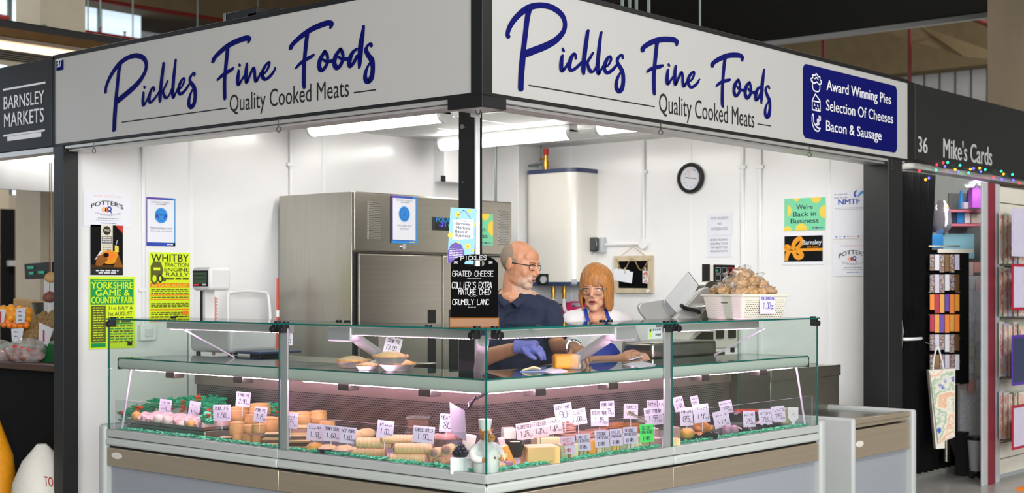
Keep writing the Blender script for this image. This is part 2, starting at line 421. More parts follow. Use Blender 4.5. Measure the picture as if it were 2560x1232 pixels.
for px, y0, Yk in ((220, 122, 15.5), (251, 80, 15.0), (332, 100, 15.2), (494, 68, 15.6), (645, 40, 15.6)):
    p = ony(px, y0, Yk); run('hanger_rod', [p, V((p.x, p.y, 8))], .012, 'galv', {220: 'thin steel hanger rod close beside the plaster column', 251: 'thin hanger rod holding the lower red pipe', 332: 'long hanger rod in front of the high window', 494: 'hanger rod right of the high window', 645: 'hanger rod above the cable boxes on the sign'}[px], 'rod')
cf = cxy.y - .04
run('conduit', [onx(44, 85, cxy.x - .05), onx(92, 71, cxy.x - .05), ony(113, 68, cf), ony(119, 74, cf), ony(120, 112, cf)], .028, 'galv', 'galvanised conduit bending down the plaster column', 'conduit')
run('conduit', [ony(214, 92, 13.9), ony(236, 88, 13.9), ony(243, 95, 13.9), ony(244, 230, 13.9)], .02, 'galv', 'upper small bent conduit against the high window', 'conduit')
run('conduit', [ony(214, 112, 13.9), ony(229, 108, 13.9), ony(236, 115, 13.9), ony(238, 240, 13.9)], .02, 'galv', 'lower small bent conduit against the high window', 'conduit')
# louvred lighting raft over the neighbour's aisle
t = thing('light_trough', 'bronze edged hanging light trough with two bare tubes above the black market sign', 'light trough', onz(100, 120, 3.35))
ys = [onz(50, y, 3.35).y for y in (97, 107, 119, 126, 131, 143, 158, 168)]
ms = ['bronze', 'darksteel', 'steel_h', 'black', 'cladding', 'cladding', 'cream']
x0, x1 = -2.6, 3.4
b = MB('bronze'); b.box((x0, ys[0], 3.35), (x1, ys[1], 3.42)); b.box((x0, ys[0], 3.42), (x1, ys[0] + .1, 3.48), 'black'); b.build('edge_beam', t, .01)
b = MB('steel_h'); b.box((x0, ys[1], 3.37), (x1, ys[3], 3.39)); b.build('reflector', t)
b = MB('black'); b.box((x0, ys[3], 3.34), (x1, ys[4], 3.42)); b.build('spine', t, .01)
b = MB('cladding'); b.box((x0, ys[4], 3.37), (x1, ys[6], 3.39))
for k in range(5): yy = ys[4] + (ys[6] - ys[4]) * (k + .5) / 5; b.box((x0, yy, 3.355), (x1, yy + .03, 3.37), 'darksteel')
b.build('louvre_panel', t)
b = MB('cream'); b.box((x0, ys[6], 3.35), (x1, ys[7], 3.42)); b.build('edge_strip', t, .01)
for k, yy in enumerate((ys[1] * .35 + ys[2] * .65, ys[2] * .4 + ys[3] * .6)):
    o = MB('tubedim').cyl((.55 - .2 * k, yy, 3.35), (2.6, yy, 3.35), .018).build('light_tube', t)
# little cable boxes standing on the fascia's top
for px, w_, h_, lab in ((577, .13, .15, 'grey fronted cable box on top of the left sign'), (633, .16, .12, 'black cable box on top of the left sign')):
    p = onx(px, 55, .35)
    o = MB('black'); o.box((.3, p.y - .3, ZS1), (.62, p.y, ZS1 + h_)); o.box((.295, p.y - .02, ZS1), (.3, p.y + .005, ZS1 + h_), 'galv' if px == 577 else 'black')
    tag(o.build('cable_box', bevel=.005), lab, 'box')
for px, y0 in ((1556, 12), (1574, 18), (1591, 24), (1622, 30), (1750, 60)):
    p = atd(px, y0 + 10, 9.5); run('hanger_rod', [p, V((p.x, p.y, 5.6))], .012 if px != 1750 else .008, 'galv', 'thin hanger rod before the black raft, ' + {1556: 'leftmost of the row', 1574: 'second in the row', 1591: 'third in the row', 1622: 'fourth in the row', 1750: 'set apart to the right'}[px], 'rod')
for a, c, lab in (((2058, 90), (2060, 150), 'red pipe dropping behind the right sign below the raft edge'), ((2274, 182), (2276, 204), 'short red pipe drop left of the far cladding')):
    p, q = atd(a[0], a[1], 17), atd(c[0], c[1], 17); run('sprinkler_pipe', [V((p.x, p.y, 8)), V((p.x, p.y, q.z - .5))], .026, 'redpipe', lab, 'pipe')
pq = atd(2400, 35, 19)
run('sprinkler_pipe', [V((pq.x, pq.y, 8)), pq, atd(2500, 70, 19)], .05, 'redpipe', 'red sprinkler pipe high beside the far concrete column', 'pipe')
# ------------------------------------------------------------------ fascia signs
SCRIPT1 = [  # traced from the right-hand sign, crop scale 5.134 at (1250, 0)
 [(98, 470, 27), (93, 430, 27), (118, 350, 31), (175, 258, 35), (250, 178, 38), (340, 112, 42), (430, 78, 40), (540, 69, 37), (650, 92, 36), (740, 145, 34), (800, 210, 31), (829, 300, 27), (815, 390, 30), (760, 470, 36), (680, 538, 42), (560, 600, 46), (450, 642, 47), (350, 680, 48), (300, 695, 44)],
 [(372, 110, 35), (345, 230, 33), (324, 400, 32), (300, 600, 33), (280, 800, 38), (265, 1000, 37), (260, 1140, 35)],
 [(797, 622, 11), (803, 640, 18), (810, 655, 13)], [(790, 715, 17), (780, 790, 25), (778, 870, 26), (790, 910, 23), (830, 870, 17), (870, 810, 20)],
 [(965, 752, 14), (961, 712, 17), (940, 692, 19), (905, 740, 24), (885, 810, 26), (882, 870, 25), (905, 903, 22), (960, 878, 20), (1020, 820, 18), (1045, 790, 14)],
 [(1117, 398, 20), (1100, 520, 26), (1078, 680, 27), (1063, 820, 28), (1060, 900, 27), (1063, 945, 18)], [(1180, 680, 14), (1150, 735, 17), (1105, 805, 18)],
 [(1108, 815, 18), (1125, 870, 20), (1150, 915, 22), (1180, 920, 16), (1215, 880, 15), (1240, 825, 13)],
 [(1294, 417, 17), (1278, 530, 22), (1262, 680, 25), (1250, 820, 26), (1248, 890, 26), (1260, 950, 20), (1290, 900, 15), (1325, 845, 16)],
 [(1330, 850, 16), (1370, 850, 13), (1400, 812, 15), (1421, 760, 16), (1408, 722, 15), (1372, 755, 22), (1342, 825, 24), (1336, 890, 22), (1370, 935, 24), (1430, 905, 22), (1480, 852, 18), (1505, 815, 13)],
 [(1568, 747, 13), (1566, 715, 16), (1545, 707, 16), (1508, 748, 20), (1502, 795, 19), (1530, 850, 24), (1565, 920, 25), (1577, 1000, 24), (1573, 1080, 25), (1555, 1145, 29), (1522, 1172, 29), (1490, 1130, 25), (1489, 1060, 22), (1508, 990, 18), (1540, 930, 12)]]
SCRIPT2 = [  # crop scale 6.16 at (1580, 70)
 [(155, 345, 31), (163, 310, 34), (220, 262, 38), (330, 205, 42), (450, 178, 44), (570, 176, 43), (645, 187, 40), (682, 218, 31), (677, 262, 18)],
 [(375, 235, 28), (358, 400, 28), (342, 560, 27), (330, 700, 27), (328, 850, 27), (332, 980, 25), (336, 1020, 19)], [(228, 672, 19), (270, 640, 27), (340, 612, 31), (420, 592, 30), (455, 581, 22)],
 [(548, 548, 10), (555, 568, 18), (562, 585, 12)], [(540, 645, 17), (530, 740, 25), (527, 820, 25), (542, 865, 20), (580, 812, 17), (628, 745, 17)],
 [(660, 585, 17), (648, 680, 24), (645, 790, 24), (655, 875, 20), (690, 800, 18), (733, 708, 20), (752, 685, 19), (766, 740, 18), (770, 830, 20), (785, 900, 21), (818, 855, 18), (850, 800, 18)],
 [(865, 822, 19), (905, 805, 17), (938, 755, 18), (954, 692, 17), (935, 677, 18), (890, 725, 23), (860, 795, 24), (868, 870, 24), (905, 913, 23), (955, 893, 24), (1000, 850, 20), (1031, 793, 13)]]
SCRIPT3 = [  # crop scale 6.16 at (1760, 120)
 [(122, 278, 27), (128, 243, 31), (200, 187, 36), (300, 137, 39), (400, 112, 40), (500, 110, 40), (558, 122, 34), (585, 152, 27), (581, 192, 17)],
 [(315, 170, 24), (300, 300, 24), (285, 480, 22), (278, 600, 23), (274, 750, 23), (275, 860, 22), (283, 905, 15)], [(185, 587, 14), (225, 547, 23), (290, 515, 27), (350, 500, 27), (385, 490, 20)],
 [(515, 488, 19), (470, 565, 27), (453, 650, 22), (465, 715, 24), (490, 742, 19), (525, 698, 22), (547, 640, 15), (544, 560, 17), (522, 492, 15)], [(500, 590, 12), (535, 635, 18), (590, 650, 24), (620, 650, 20)],
 [(685, 527, 18), (640, 595, 26), (623, 680, 22), (635, 745, 24), (660, 778, 19), (694, 730, 22), (714, 670, 15), (711, 600, 17), (692, 532, 15)], [(670, 625, 12), (704, 668, 18), (760, 687, 24), (785, 690, 18)],
 [(855, 602, 18), (818, 625, 22), (790, 690, 24), (782, 765, 22), (793, 808, 16), (828, 765, 20), (862, 690, 17)], [(920, 330, 14), (906, 450, 23), (892, 560, 27), (885, 700, 26), (880, 800, 20), (878, 850, 14)],
 [(1000, 625, 13), (991, 592, 16), (970, 590, 17), (944, 640, 19), (965, 720, 22), (1000, 800, 25), (1011, 900, 21), (1003, 990, 25), (985, 1050, 30), (960, 1063, 27), (937, 1010, 21), (941, 930, 18), (965, 860, 13), (985, 822, 9)]]
def sign_script(fn, mb):
    kk = 0
    for S, k, ox, oy in ((SCRIPT1, 5.134, 1250, 0), (SCRIPT2, 6.16, 1580, 70), (SCRIPT3, 6.16, 1760, 120)):
        for st in S:
            kk += 1
            for i, pl in enumerate(pen(st)): mb.poly([fn(*(lambda q: (q.x, q.z))(ony(x / k + ox, y / k + oy, 0)), .0025 + (kk % 9) * .0006 + (.0018 if len(pl) > 4 else 0)) for x, y in pl])
# affine map of the artwork from the right sign (x, z) to the left one (y, z)
def _lm(pts):
    R_ = [ony(*a, 0) for a, c in pts]; L_ = [onx(*c, 0) for a, c in pts]
    def fit(src, dst):   # least squares a*s+b
        n = len(src); ms, md = sum(src) / n, sum(dst) / n
        a = sum((s - ms) * (d - md) for s, d in zip(src, dst)) / sum((s - ms) ** 2 for s in src); return a, md - a * ms
    return fit([p.x for p in R_], [p.y for p in L_]), fit([p.z for p in R_], [p.z for p in L_])
(ya, yb), (za_, zb_) = _lm([((1301, 229.8), (287.7, 328)), ((1909, 170.6), (911.3, 62.7)), ((1805.5, 269.4), (760, 225)), ((1269.5, 96.8), (266.8, 232.6)), ((1916.7, 297.8), (921.9, 213)), ((1467, 74), (409, 155))])
SD = .058
def fascia(name, label, a, b2, axis):
    t = thing(name, label, 'sign', a)
    return t
# --- left sign
t = thing('shop_sign', 'long pale shop sign on the left frontage with blue script and number 37 badge', 'sign', (0, 1.83, ZS0))
MB('signface').box((0, .06, ZS0 + .012), (SD, 3.66, ZS1 - .012)).build('panel', t)
b = MB('black'); b.box((-.006, .062, ZS1 - .014), (SD, 3.675, ZS1 + .012)); b.box((-.004, .062, ZS0 - .004), (SD, 3.675, ZS0 + .012)); b.box((-.006, 3.655, ZS0), (SD, 3.675, ZS1)); b.build('frame', t, .002)
b = MB('alu'); b.box((.004, .21, ZS0 - .024), (.16, 3.55, ZS0 - .005)); b.box((.03, .21, ZS0 - .04), (.16, 3.55, ZS0 - .026)); b.build('shutter_track', t, .002)
b = MB('signblue'); sign_script(lambda x, z, o: (-o, ya * x + yb, za_ * z + zb_), b); b.build('script_lettering', t, smooth=False)
b = MB('ink')
def lquad(A, B2): return onx(A[0], A[1], -.002), onx(B2[0], B2[1], -.002)
q0, q1 = onx(575, 283, 0), onx(873, 224, 0); q0b = onx(575, 249, 0)
b_h = .105; z_ = onx(592, 279, 0).z
text(b, 'Quality Cooked Meats', (-.0025, q0.y, z_ - .028), -EY, UP, q0.y - q1.y, .125, 'ink', 0)
for a, c in (((305, 304), (569, 272)), ((885, 232), (941, 224))):
    p, q = onx(*a, 0), onx(*c, 0); zz = (p.z + q.z) / 2
    b.poly([(-.0025, p.y, zz - .003), (-.0025, q.y, zz - .003), (-.0025, q.y, zz + .003), (-.0025, p.y, zz + .003)])
b.build('tagline', t, smooth=False)
p, q = onx(143, 153, 0), onx(159, 174, 0)
b = MB('signblue'); b.box((-.006, q.y, q.z), (0, p.y, p.z)); text(b, '37', (-.0075, p.y - .012, q.z + .018), -EY, UP, (p.y - q.y) - .024, .05, 'signwhite', .03); b.build('number_badge', t, smooth=False)
b = MB('black'); b.box((-.01, -.01, ZS0 - .002), (0, .0615, ZS1 + .012)); b.box((0, -.01, ZS0 - .002), (.0615, .0615, ZS1 + .012))
b.box((-.012, -.012, ZS0 - .06), (0, .21, ZS0 - .002)); b.box((0, -.012, ZS0 - .06), (.16, 0, ZS0 - .002)); b.box((0, 0, ZS0 - .06), (.16, .2, ZS0 - .052), 'alu')
tag(b.build('corner_bracket', bevel=.002), 'black corner piece joining the two long shop signs over the post', 'bracket')
# --- right sign
t = thing('shop_sign', 'long pale shop sign on the right frontage with a blue panel of offers', 'sign', (2.27, 0, ZS0))
MB('signface').box((.062, 0, ZS0 + .012), (4.53, SD, ZS1 - .012)).build('panel', t)
b = MB('black'); b.box((.062, -.006, ZS1 - .014), (4.545, SD, ZS1 + .012)); b.box((.062, -.004, ZS0 - .004), (4.545, SD, ZS0 + .012)); b.box((4.53, -.006, ZS0), (4.64, SD, ZS1)); b.build('frame', t, .002)
b = MB('alu'); b.box((.165, .004, ZS0 - .024), (4.5, .16, ZS0 - .005)); b.box((.165, .03, ZS0 - .04), (4.5, .16, ZS0 - .026)); b.build('shutter_track', t, .002)
b = MB('signblue'); sign_script(lambda x, z, o: (x, -o, z), b); b.build('script_lettering', t, smooth=False)
b = MB('ink'); q0, q1 = ony(1647, 285, 0), ony(1885, 316, 0); zz = ony(1665, 284, 0).z
text(b, 'Quality Cooked Meats', (q0.x, -.0025, zz - .032), EX, UP, q1.x - q0.x, .14, 'ink', 0)
for a, c in (((1321, 214), (1636, 266)), ((1893, 310), (1927, 314.5))):
    p, q = ony(*a, 0), ony(*c, 0); zz = (p.z + q.z) / 2
    b.poly([(p.x, -.0025, zz - .003), (q.x, -.0025, zz - .003), (q.x, -.0025, zz + .003), (p.x, -.0025, zz + .003)])
b.build('tagline', t, smooth=False)
p, q = ony(2007, 160, 0), ony(2242, 379, 0); x0, x1, z1_, z0_ = p.x, q.x, ony(2007, 158, 0).z, ony(2007, 344, 0).z
b = MB('signblue'); r_ = .045; pts = []
for cx_, cz_, a0 in ((x1 - r_, z1_ - r_, 0), (x0 + r_, z1_ - r_, 90), (x0 + r_, z0_ + r_, 180), (x1 - r_, z0_ + r_, 270)):
    for k in range(7): a = math.radians(a0 + k * 15); pts.append((cx_ + r_ * math.cos(a), -.0025, cz_ + r_ * math.sin(a)))
b.prism(pts, (0, .0024, 0)); ip = b.build('offer_panel', t, smooth=False)
b = MB('signwhite')
for s_, xa1, xb1, yb_ in (('Award Winning Pies', 2065, 2226, 226), ('Selection Of Cheeses', 2064, 2231, 275.5), ('Bacon & Sausage', 2064, 2202, 327.5)):
    p, q = ony(xa1, yb_, 0), ony(xb1, yb_, 0); dsc = .02 if 'g' in s_ else .001
    text(b, s_, (p.x, -.0045, p.z - dsc), EX, UP, q.x - p.x, .07 + dsc, 'signwhite', .02)
b.build('lettering', ip, smooth=False)
def icon(strokes, c, sx, sz, name):
    b = MB('signwhite')
    for st in strokes:
        for i, pl in enumerate(pen([(x * sx, y * sz, .0045) for x, y in st], 4)): b.poly([(c.x + x, -.0045 - .0001 * (i % 5), c.z + y) for x, y in pl])
    b.build(name, ip, smooth=False)
c = ony(2039, 207, 0)
icon([[(-.8, .1), (-.6, -.9), (.6, -.9), (.8, .1)], [(-1, .05), (-1.1, .35), (-.7, .5), (-.8, .8), (-.3, .8), (0, 1.05), (.4, .8), (.8, .75), (.8, .45), (1.1, .3), (1, .0), (.5, -.1), (.1, .1), (-.4, -.1), (-1, .05)], [(-.3, .45), (.1, .6), (.4, .4)]], c, .062, .055, 'pie_icon')
c = ony(2039, 257, 0)
icon([[(-.9, .2), (-.2, 1)], [(-.2, 1), (.9, .3)], [(.9, .3), (.9, -.9)], [(.9, -.9), (-.9, -.9)], [(-.9, -.9), (-.9, .2)], [(-.9, .15), (.9, .15)], [(-.4, -.2), (-.3, -.35), (-.45, -.3)], [(.3, -.25), (.45, -.4), (.25, -.35)], [(-.1, -.6), (.1, -.7), (-.1, -.7)], [(.5, -.65), (.6, -.7), (.5, -.7)]], c, .058, .054, 'cheese_icon')
c = ony(2039, 309, 0)
icon([[(-.9, .9), (-.9, .1), (-.4, -.7), (.4, -.9), (.9, -.5)], [(-.6, .8), (-.55, .2), (-.1, -.3), (.4, -.5), (.9, -.5)], [(-.9, .9), (-.7, 1.1), (-.6, .8)], [(-.1, -.1), (.3, .1), (.2, .5), (.6, .6), (.6, 1)], [(.2, -.2), (.6, 0), (.5, .35), (.9, .5), (.9, .95)]], c, .06, .052, 'sausage_icon')
# --- neighbours' black fascias
t = thing('market_sign', 'black market sign with white lettering at the left end of the frontage', 'sign', (0, 4.4, ZS0))
MB('signblack').box((0, 3.69, ZS0 + .0), (.12, 6.2, ZS1 - .0)).build('panel', t, .003)
b = MB('alu'); b.box((.004, 3.69, ZS0 - .035), (.12, 6.2, ZS0 - .004)); b.build('track', t)
b = MB('black'); b.box((-.008, 3.676, ZS0), (.12, 3.70, ZS1)); b.build('end_strip', t)
b = MB('signwhite')
def lrow(s_, x0p, x1p, ybot, ytop, bold):   # row lettered on the left frontage; pixel box at its right end
    p, q = onx(x0p, ybot, 0), onx(x1p, ybot, 0); pz = onx(x0p, ybot, 0).z; pt = onx(x0p, ytop, 0).z
    text(b, s_, (-.002, p.y, pz), -EY, UP, p.y - q.y, pt - pz, 'signwhite', bold)
lrow('BARNSLEY', 10, 111, 274, 242, .012); lrow('MARKETS', 11, 110, 319, 284, .012)
for a, c, h_ in (((8, 226), (114, 205), .013), ((9, 341), (113, 324), .013), ((19, 349), (104, 334), .03)):
    p, q = onx(*a, 0), onx(*c, 0); zz = (p.z + q.z) / 2; b.poly([(-.002, p.y, zz - h_ / 2), (-.002, q.y, zz - h_ / 2), (-.002, q.y, zz + h_ / 2), (-.002, p.y, zz + h_ / 2)])
b.build('lettering', t, smooth=False)
t = thing('market_sign', 'black market sign with grey lettering over the card stall', 'sign', (5.5, 0, ZS0))
MB('signblack').box((4.66, 0, ZS0), (9.5, .12, ZS1)).build('panel', t, .003)
b = MB('alu'); b.box((4.66, .004, ZS0 - .045), (9.5, .12, ZS0 - .004)); b.build('track', t)
b = MB('cladding')
for s_, xa1, xb1, yb_, yt_ in (('36', 2295, 2318, 380, 340), ("Mike's Cards", 2358, 2479, 394, 343)):
    p, q = ony(xa1, yb_, 0), ony(xb1, yb_, 0); text(b, s_, (p.x, -.002, p.z), EX, UP, q.x - p.x, ony(xa1, yt_, 0).z - p.z, 'cladding', .03)
b.build('lettering', t, smooth=False)
# ring hooks under the fascias
def hook(p, lab):
    b = MB('darksteel'); b.tube([p + V((0, 0, .036)), p + V((0, 0, -.006))], .0026, 6)
    b.tube([p + RT * (.011 * math.sin(a)) + UP * (-.02 + .014 * math.cos(a)) for a in [2 * PI * k / 12 for k in range(12)]], .0026, 5, closed=True)
    tag(b.build('ring_hook'), lab, 'hook', )
for px, lab in ((235, 'ring hook under the left sign near the dark end post'), (697, 'ring hook under the middle of the left sign')):
    hook(onx(px, (363.6 - .1185 * (px - 136)) + 17, -.006), lab)
for px, lab in ((1195, 'ring hook hanging under the corner bracket by the post'), (1652, 'ring hook under the middle of the right sign'), (2024, 'ring hook under the right sign below the blue panel'), (2229, 'ring hook at the right end of the right sign')):
    hook(ony(px, 242 + .154 * (px - 1246) + (34 if px < 1200 else 17), -.006 if px > 1200 else .1), lab)
# white cable trunking clipped on the corner post
t = thing('cable_trunking', 'white cable trunking clipped down the dark corner post', 'trunking', (PX0 + .02, PY0, 1.3))
xt0, xt1 = ony(1191, 300, PY0 - .015).x, ony(1200, 300, PY0 - .015).x
MB('white').box((xt0, PY0 - .016, 1.07), (xt1, PY0 - .001, ZC)).build('channel', t, .003)
zc_ = ony(1190, 288, PY0).z
b = MB('white'); b.box((xt0 - .03, PY0 - .019, zc_ - .012), (xt1 + .004, PY0 - .001, zc_ + .012)); b.build('clip', t, .002)
for (px, py), r, lab in (((1157, 317), .013, 'large bright screw near the top of the corner post'), ((1158, 455), .005, 'small bright screw on the corner post above the blue poster')):
    p = onx(px, py, PX0); tag(MB('chrome').cyl(p, p - EX * .006, r).build('screw'), lab, 'screw')
# two batten lights on the stall ceiling
def batten(P, Q, label):
    x = (P.x + Q.x) / 2; y0, y1 = P.y, Q.y
    t = thing('batten_light', label, 'light', (x, (y0 + y1) / 2, ZC))
    MB('white').box((x - .05, y0, ZC - .06), (x + .05, y1, ZC - .002)).build('housing', t, .006)
    b = MB('tube'); pr = [(x + .058 * math.cos(a), ZC - .056 - .054 * math.sin(a)) for a in [-.25 + (PI + .5) * k / 12 for k in range(13)]]
    b.prism([(px_, y0 + .03, pz_) for px_, pz_ in pr], (0, y1 - y0 - .06, 0)); b.build('diffuser', t)
    for yy in (y0, y1 - .03):
        MB('white').prism([(x + (a - x) * 1.08, yy, ZC - .06 + (c + .06 - ZC) * 1.08) for a, c in pr] , (0, .03, 0)).build('end_cap', t)
    return t
ZD = ZC - .11
batten(onz(1106, 304, ZD), onz(788, 342, ZD), 'left ceiling batten light, nearer the left sign')
batten(onz(1426, 346.6, ZD), onz(1110, 378, ZD), 'right ceiling batten light seen behind the corner post')
batten(V((.75, 1.0, ZC)), V((.75, 2.5, ZC)), 'added unseen ceiling batten light close behind the left sign')  # unseen batten added to even out the stall's light
batten(V((3.2, .35, ZC)), V((3.2, 1.75, ZC)), 'added unseen ceiling batten light close behind the right sign')  # second unseen batten added for the right half of the stall
# ------------------------------------------------------------------ display counters
def perfmat(name, base, hole, sx=.021, sz=.0125):
    m = mat(name, base, .33, metal=1, var=.05, scale=20, stretch=(1, 1, .1)); nt = m.node_tree; N = nt.nodes; Lk = nt.links; b = N['Principled BSDF']
    tc = N.new('ShaderNodeTexCoord'); sp = N.new('ShaderNodeSeparateXYZ'); Lk.new(tc.outputs['Object'], sp.inputs[0])
    ad = N.new('ShaderNodeMath'); Lk.new(sp.outputs[0], ad.inputs[0]); Lk.new(sp.outputs[1], ad.inputs[1])
    cb = N.new('ShaderNodeCombineXYZ'); Lk.new(ad.outputs[0], cb.inputs[0]); Lk.new(sp.outputs[2], cb.inputs[1])
    br = N.new('ShaderNodeTexBrick'); br.inputs['Scale'].default_value = 1; br.inputs['Brick Width'].default_value = sx; br.inputs['Row Height'].default_value = sz
    br.inputs['Mortar Size'].default_value = .0036; br.inputs['Mortar Smooth'].default_value = .2; br.offset = .5
    Lk.new(cb.outputs[0], br.inputs['Vector'])
    old = b.inputs['Base Color'].links[0].from_socket
    mx = N.new('ShaderNodeMix'); mx.data_type = 'RGBA'; mx.inputs[6].default_value = (*lin(hole), 1); Lk.new(br.outputs['Fac'], mx.inputs[0]); Lk.new(old, mx.inputs[7]); Lk.new(mx.outputs[2], b.inputs['Base Color'])
perfmat('perf', (176, 166, 160), (98, 88, 86), .019, .0115)
perfmat('perf_square', (186, 182, 172), (40, 38, 34), .016, .013)
mat('pinktube', (255, 196, 238), .4, emit=58, var=0)
mat('pinkled', (255, 190, 238), .4, emit=58, var=0)
mat('backsteel', (196, 178, 166), .36, metal=1, var=.06, scale=8, stretch=(1, 1, 3))
mat('bandsteel', (186, 172, 150), .36, metal=.6, var=.07, scale=14, stretch=(.1, .1, 4))
mat('deckwhite', (214, 212, 212), .4, var=.03)

MXL = Matrix(((EV.x, EU.x, 0, CC.x), (EV.y, EU.y, 0, CC.y), (0, 0, 1, 0), (0, 0, 0, 1)))
MXR = Matrix(((EU.x, EV.x, 0, CC.x), (EU.y, EV.y, 0, CC.y), (0, 0, 1, 0), (0, 0, 0, 1)))
SMAX = {'A': 2.925, 'D': 2.885}
ZT = 1.28
def counter(key, side, s0, s1, label, end):
    X = MXL if side == 'L' else MXR
    def mb(m): b = MB(m); b.X = X; return b
    mit = s0 == 0
    def plank(b, t0, t1, z0, z1, m=None, e1=0):  # plank with the corner mitred when the module meets its neighbour
        a0, a1 = (t0, t1) if mit else (s0, s0)
        pts = [(a0, t0, z0), (s1 - e1, t0, z0), (s1 - e1, t1, z0), (a1, t1, z0)]
        return b.prism(pts, (0, 0, z1 - z0), m)
    loc = X @ V(((s0 + s1) / 2, .45, 0))
    t = thing('display_counter', label, 'counter', loc, (0, 0, 0))
    g = .0008
    s0_, s1_ = s0, s1
    b = mb('kick'); plank(b, .03, .07, .0, .452); plank(b, .07, .66, .0, .12, 'black'); b.build('kick_panel', t)
    b = mb('bandsteel'); plank(b, .0, .03, .452, .556); sb = b.build('steel_band', t, .004)
    b = mb('black'); plank(b, .02, .06, .556, .57); plank(b, .06, .55, .45, .57, 'black'); b.build('shadow_gap', t)
    b = mb('countergrey'); plank(b, -.012, .06, .568, .613); b.build('bumper_rail', t, .012, seg=3)
    b = mb('countergrey2'); plank(b, -.004, .05, .616, .66); b.build('deck_rail', t, .006, seg=3)
    b = mb('deckwhite'); plank(b, .05, .62, .62, .642); b.build('deck', t)
    b = mb('backsteel'); plank(b, .63, .66, .64, 1.0)
    plank(b, .6, .635, .885, .955); b.build('back_panel', t)
    b = mb('perf'); plank(b, .615, .63, .66, .885); b.build('air_grille', t)
    wd_ = {'A': 1.12, 'D': .92, 'B': .67, 'C': .67}[key]
    b = mb('steel'); plank(b, .5, wd_, .985, 1.045 if key in 'AD' else 1.0); b.build('worktop', t, .004)
    b = mb('backsteel'); plank(b, .66, .68, .12, .985); b.build('rear_cabinet', t)
    # upright panes
    e_ = .0
    b = mb('glass'); f0 = s0 + .003
    a = s1 - .003 if end else s1 - .001
    bx = [(f0 if not mit else .006, .004), (a, .004), (a, .012), (f0 if not mit else .012, .012)]
    def pane(b, s0_, s1_, t0, t1, z0, z1, thin):   # a glass sheet: faces clear, rims green
        o = b.X
        p = [(s0_, t0, z0), (s1_, t0, z0), (s1_, t1, z0), (s0_, t1, z0)]; p += [(x, y, z1) for x, y, z in p]
        fs = {'z-': (0, 3, 2, 1), 'z+': (4, 5, 6, 7), 't-': (0, 1, 5, 4), 's+': (1, 2, 6, 5), 't+': (2, 3, 7, 6), 's-': (3, 0, 4, 7)}
        for k_, f in fs.items(): b.add(p, [f], 'glassedge' if k_[0] != thin else None)
    pane(b, .006 if mit else f0, a, .004, .012, .66, ZT - .001, 't'); b.build('front_glass', t, smooth=False)
    b = mb('glass'); m0 = .006 if mit else s0 + .002
    if mit:   # top and shelf panes mitred at the corner
        def mp(b, t0, t1, z0, z1, cut):
            p = [(t0 + cut, t0, z0), (s1 - .002, t0, z0), (s1 - .002, t1, z0), (t1 + cut, t1, z0)]; p += [(x, y, z1) for x, y, z in p]
            b.add(p, [(0, 3, 2, 1), (4, 5, 6, 7)]); b.add(p, [(0, 1, 5, 4), (1, 2, 6, 5), (2, 3, 7, 6), (3, 0, 4, 7)], 'glassedge')
        mp(b, -.006, .45, ZT, ZT + .008, .002); b.build('top_glass', t, smooth=False)
        b = mb('glass'); mp(b, .03, .45, 1.06, 1.067, .01); b.build('shelf_glass', t, smooth=False)
    else:
        pane(b, s0 + .002, s1, -.006, .45, ZT, ZT + .008, 'z'); b.build('top_glass', t, smooth=False)
        b = mb('glass'); pane(b, s0 + .01, s1 - .07, .03, .45, 1.06, 1.067, 'z'); b.build('shelf_glass', t, smooth=False)
    b = mb('clearpane'); lo0 = .03 if mit else s0 + .012; lo1 = s1 - .04
    p = [(lo0, .02, .655), (lo1, .02, .655), (lo1, .024, .655), (lo0, .024, .655)]; p += [(x, y, .83) for x, y, z in p]
    b.add(p, [(0, 1, 5, 4), (2, 3, 7, 6)]); b.add(p, [(4, 5, 6, 7), (1, 2, 6, 5), (3, 0, 4, 7)], 'paneedge'); b.build('low_pane', t, smooth=False)
    # shelf rail, a rounded aluminium tube, and the pink lamp under it
    b = mb('countergrey'); r0 = .075 if mit else s0 + .012; r1 = s1 - .075 if end else s1 - .012
    pr = [(.035 + .034 * (1 - math.cos(a)), 1.033 + .03 * math.sin(a)) for a in [(-.5 + k / 12 + .0) * PI * 1.0 for k in range(13)]]
    pr = [(.03, 1.058), (.028, 1.05), (.026, 1.04), (.026, 1.028), (.03, 1.014), (.038, 1.006), (.05, 1.002), (.07, 1.002), (.085, 1.01), (.085, 1.058)]
    n = len(pr); A_ = [((q[0] if mit else r0), q[0], q[1]) for q in pr]; B_ = [(r1, q[0], q[1]) for q in pr]
    b.add(A_ + B_, [list(range(n)), list(range(n, 2 * n))] + [(i, (i + 1) % n, n + (i + 1) % n, n + i) for i in range(n)])
    if end: b.box((r1 - .001, .026, 1.0), (r1 + .008, .087, 1.06), 'postgrey')
    rl = b.build('shelf_rail', t)
    b = mb('pinktube'); b.cyl((r0 + .06, .105, 1.004), (r1 - .06, .105, 1.004), .011); b.build('lamp_tube', rl)
    b = mb('lilacpost'); b.box((r0 + .02, .118, 1.0), (r1 - .02, .13, 1.04))
    for q in (.3, .72): s_ = r0 + (r1 - r0) * q; b.box((s_ - .04, .09, .965), (s_ + .04, .16, 1.0), 'darksteel')
    b.build('lamp_holder', rl, .003)
    # light rail under the top pane
    q0 = .16 if mit else s0 + .05; q1 = {'A': 2.495, 'B': 1.063, 'C': 1.15, 'D': 2.387}[key]
    b = mb('alu'); b.box((q0, .1, ZT - .046), (q1, .145, ZT - .004)); lr = b.build('light_rail', t, .006, seg=3)
    b = mb('pinkled')
    k = q0 + .05
    while k < q1 - .02: b.cb((k, .122, ZT - .0455), .008, .012, .003); k += .022
    b.build('led_strip', lr)
    # seam post, clamps, arms
    b = mb('lilacpost')
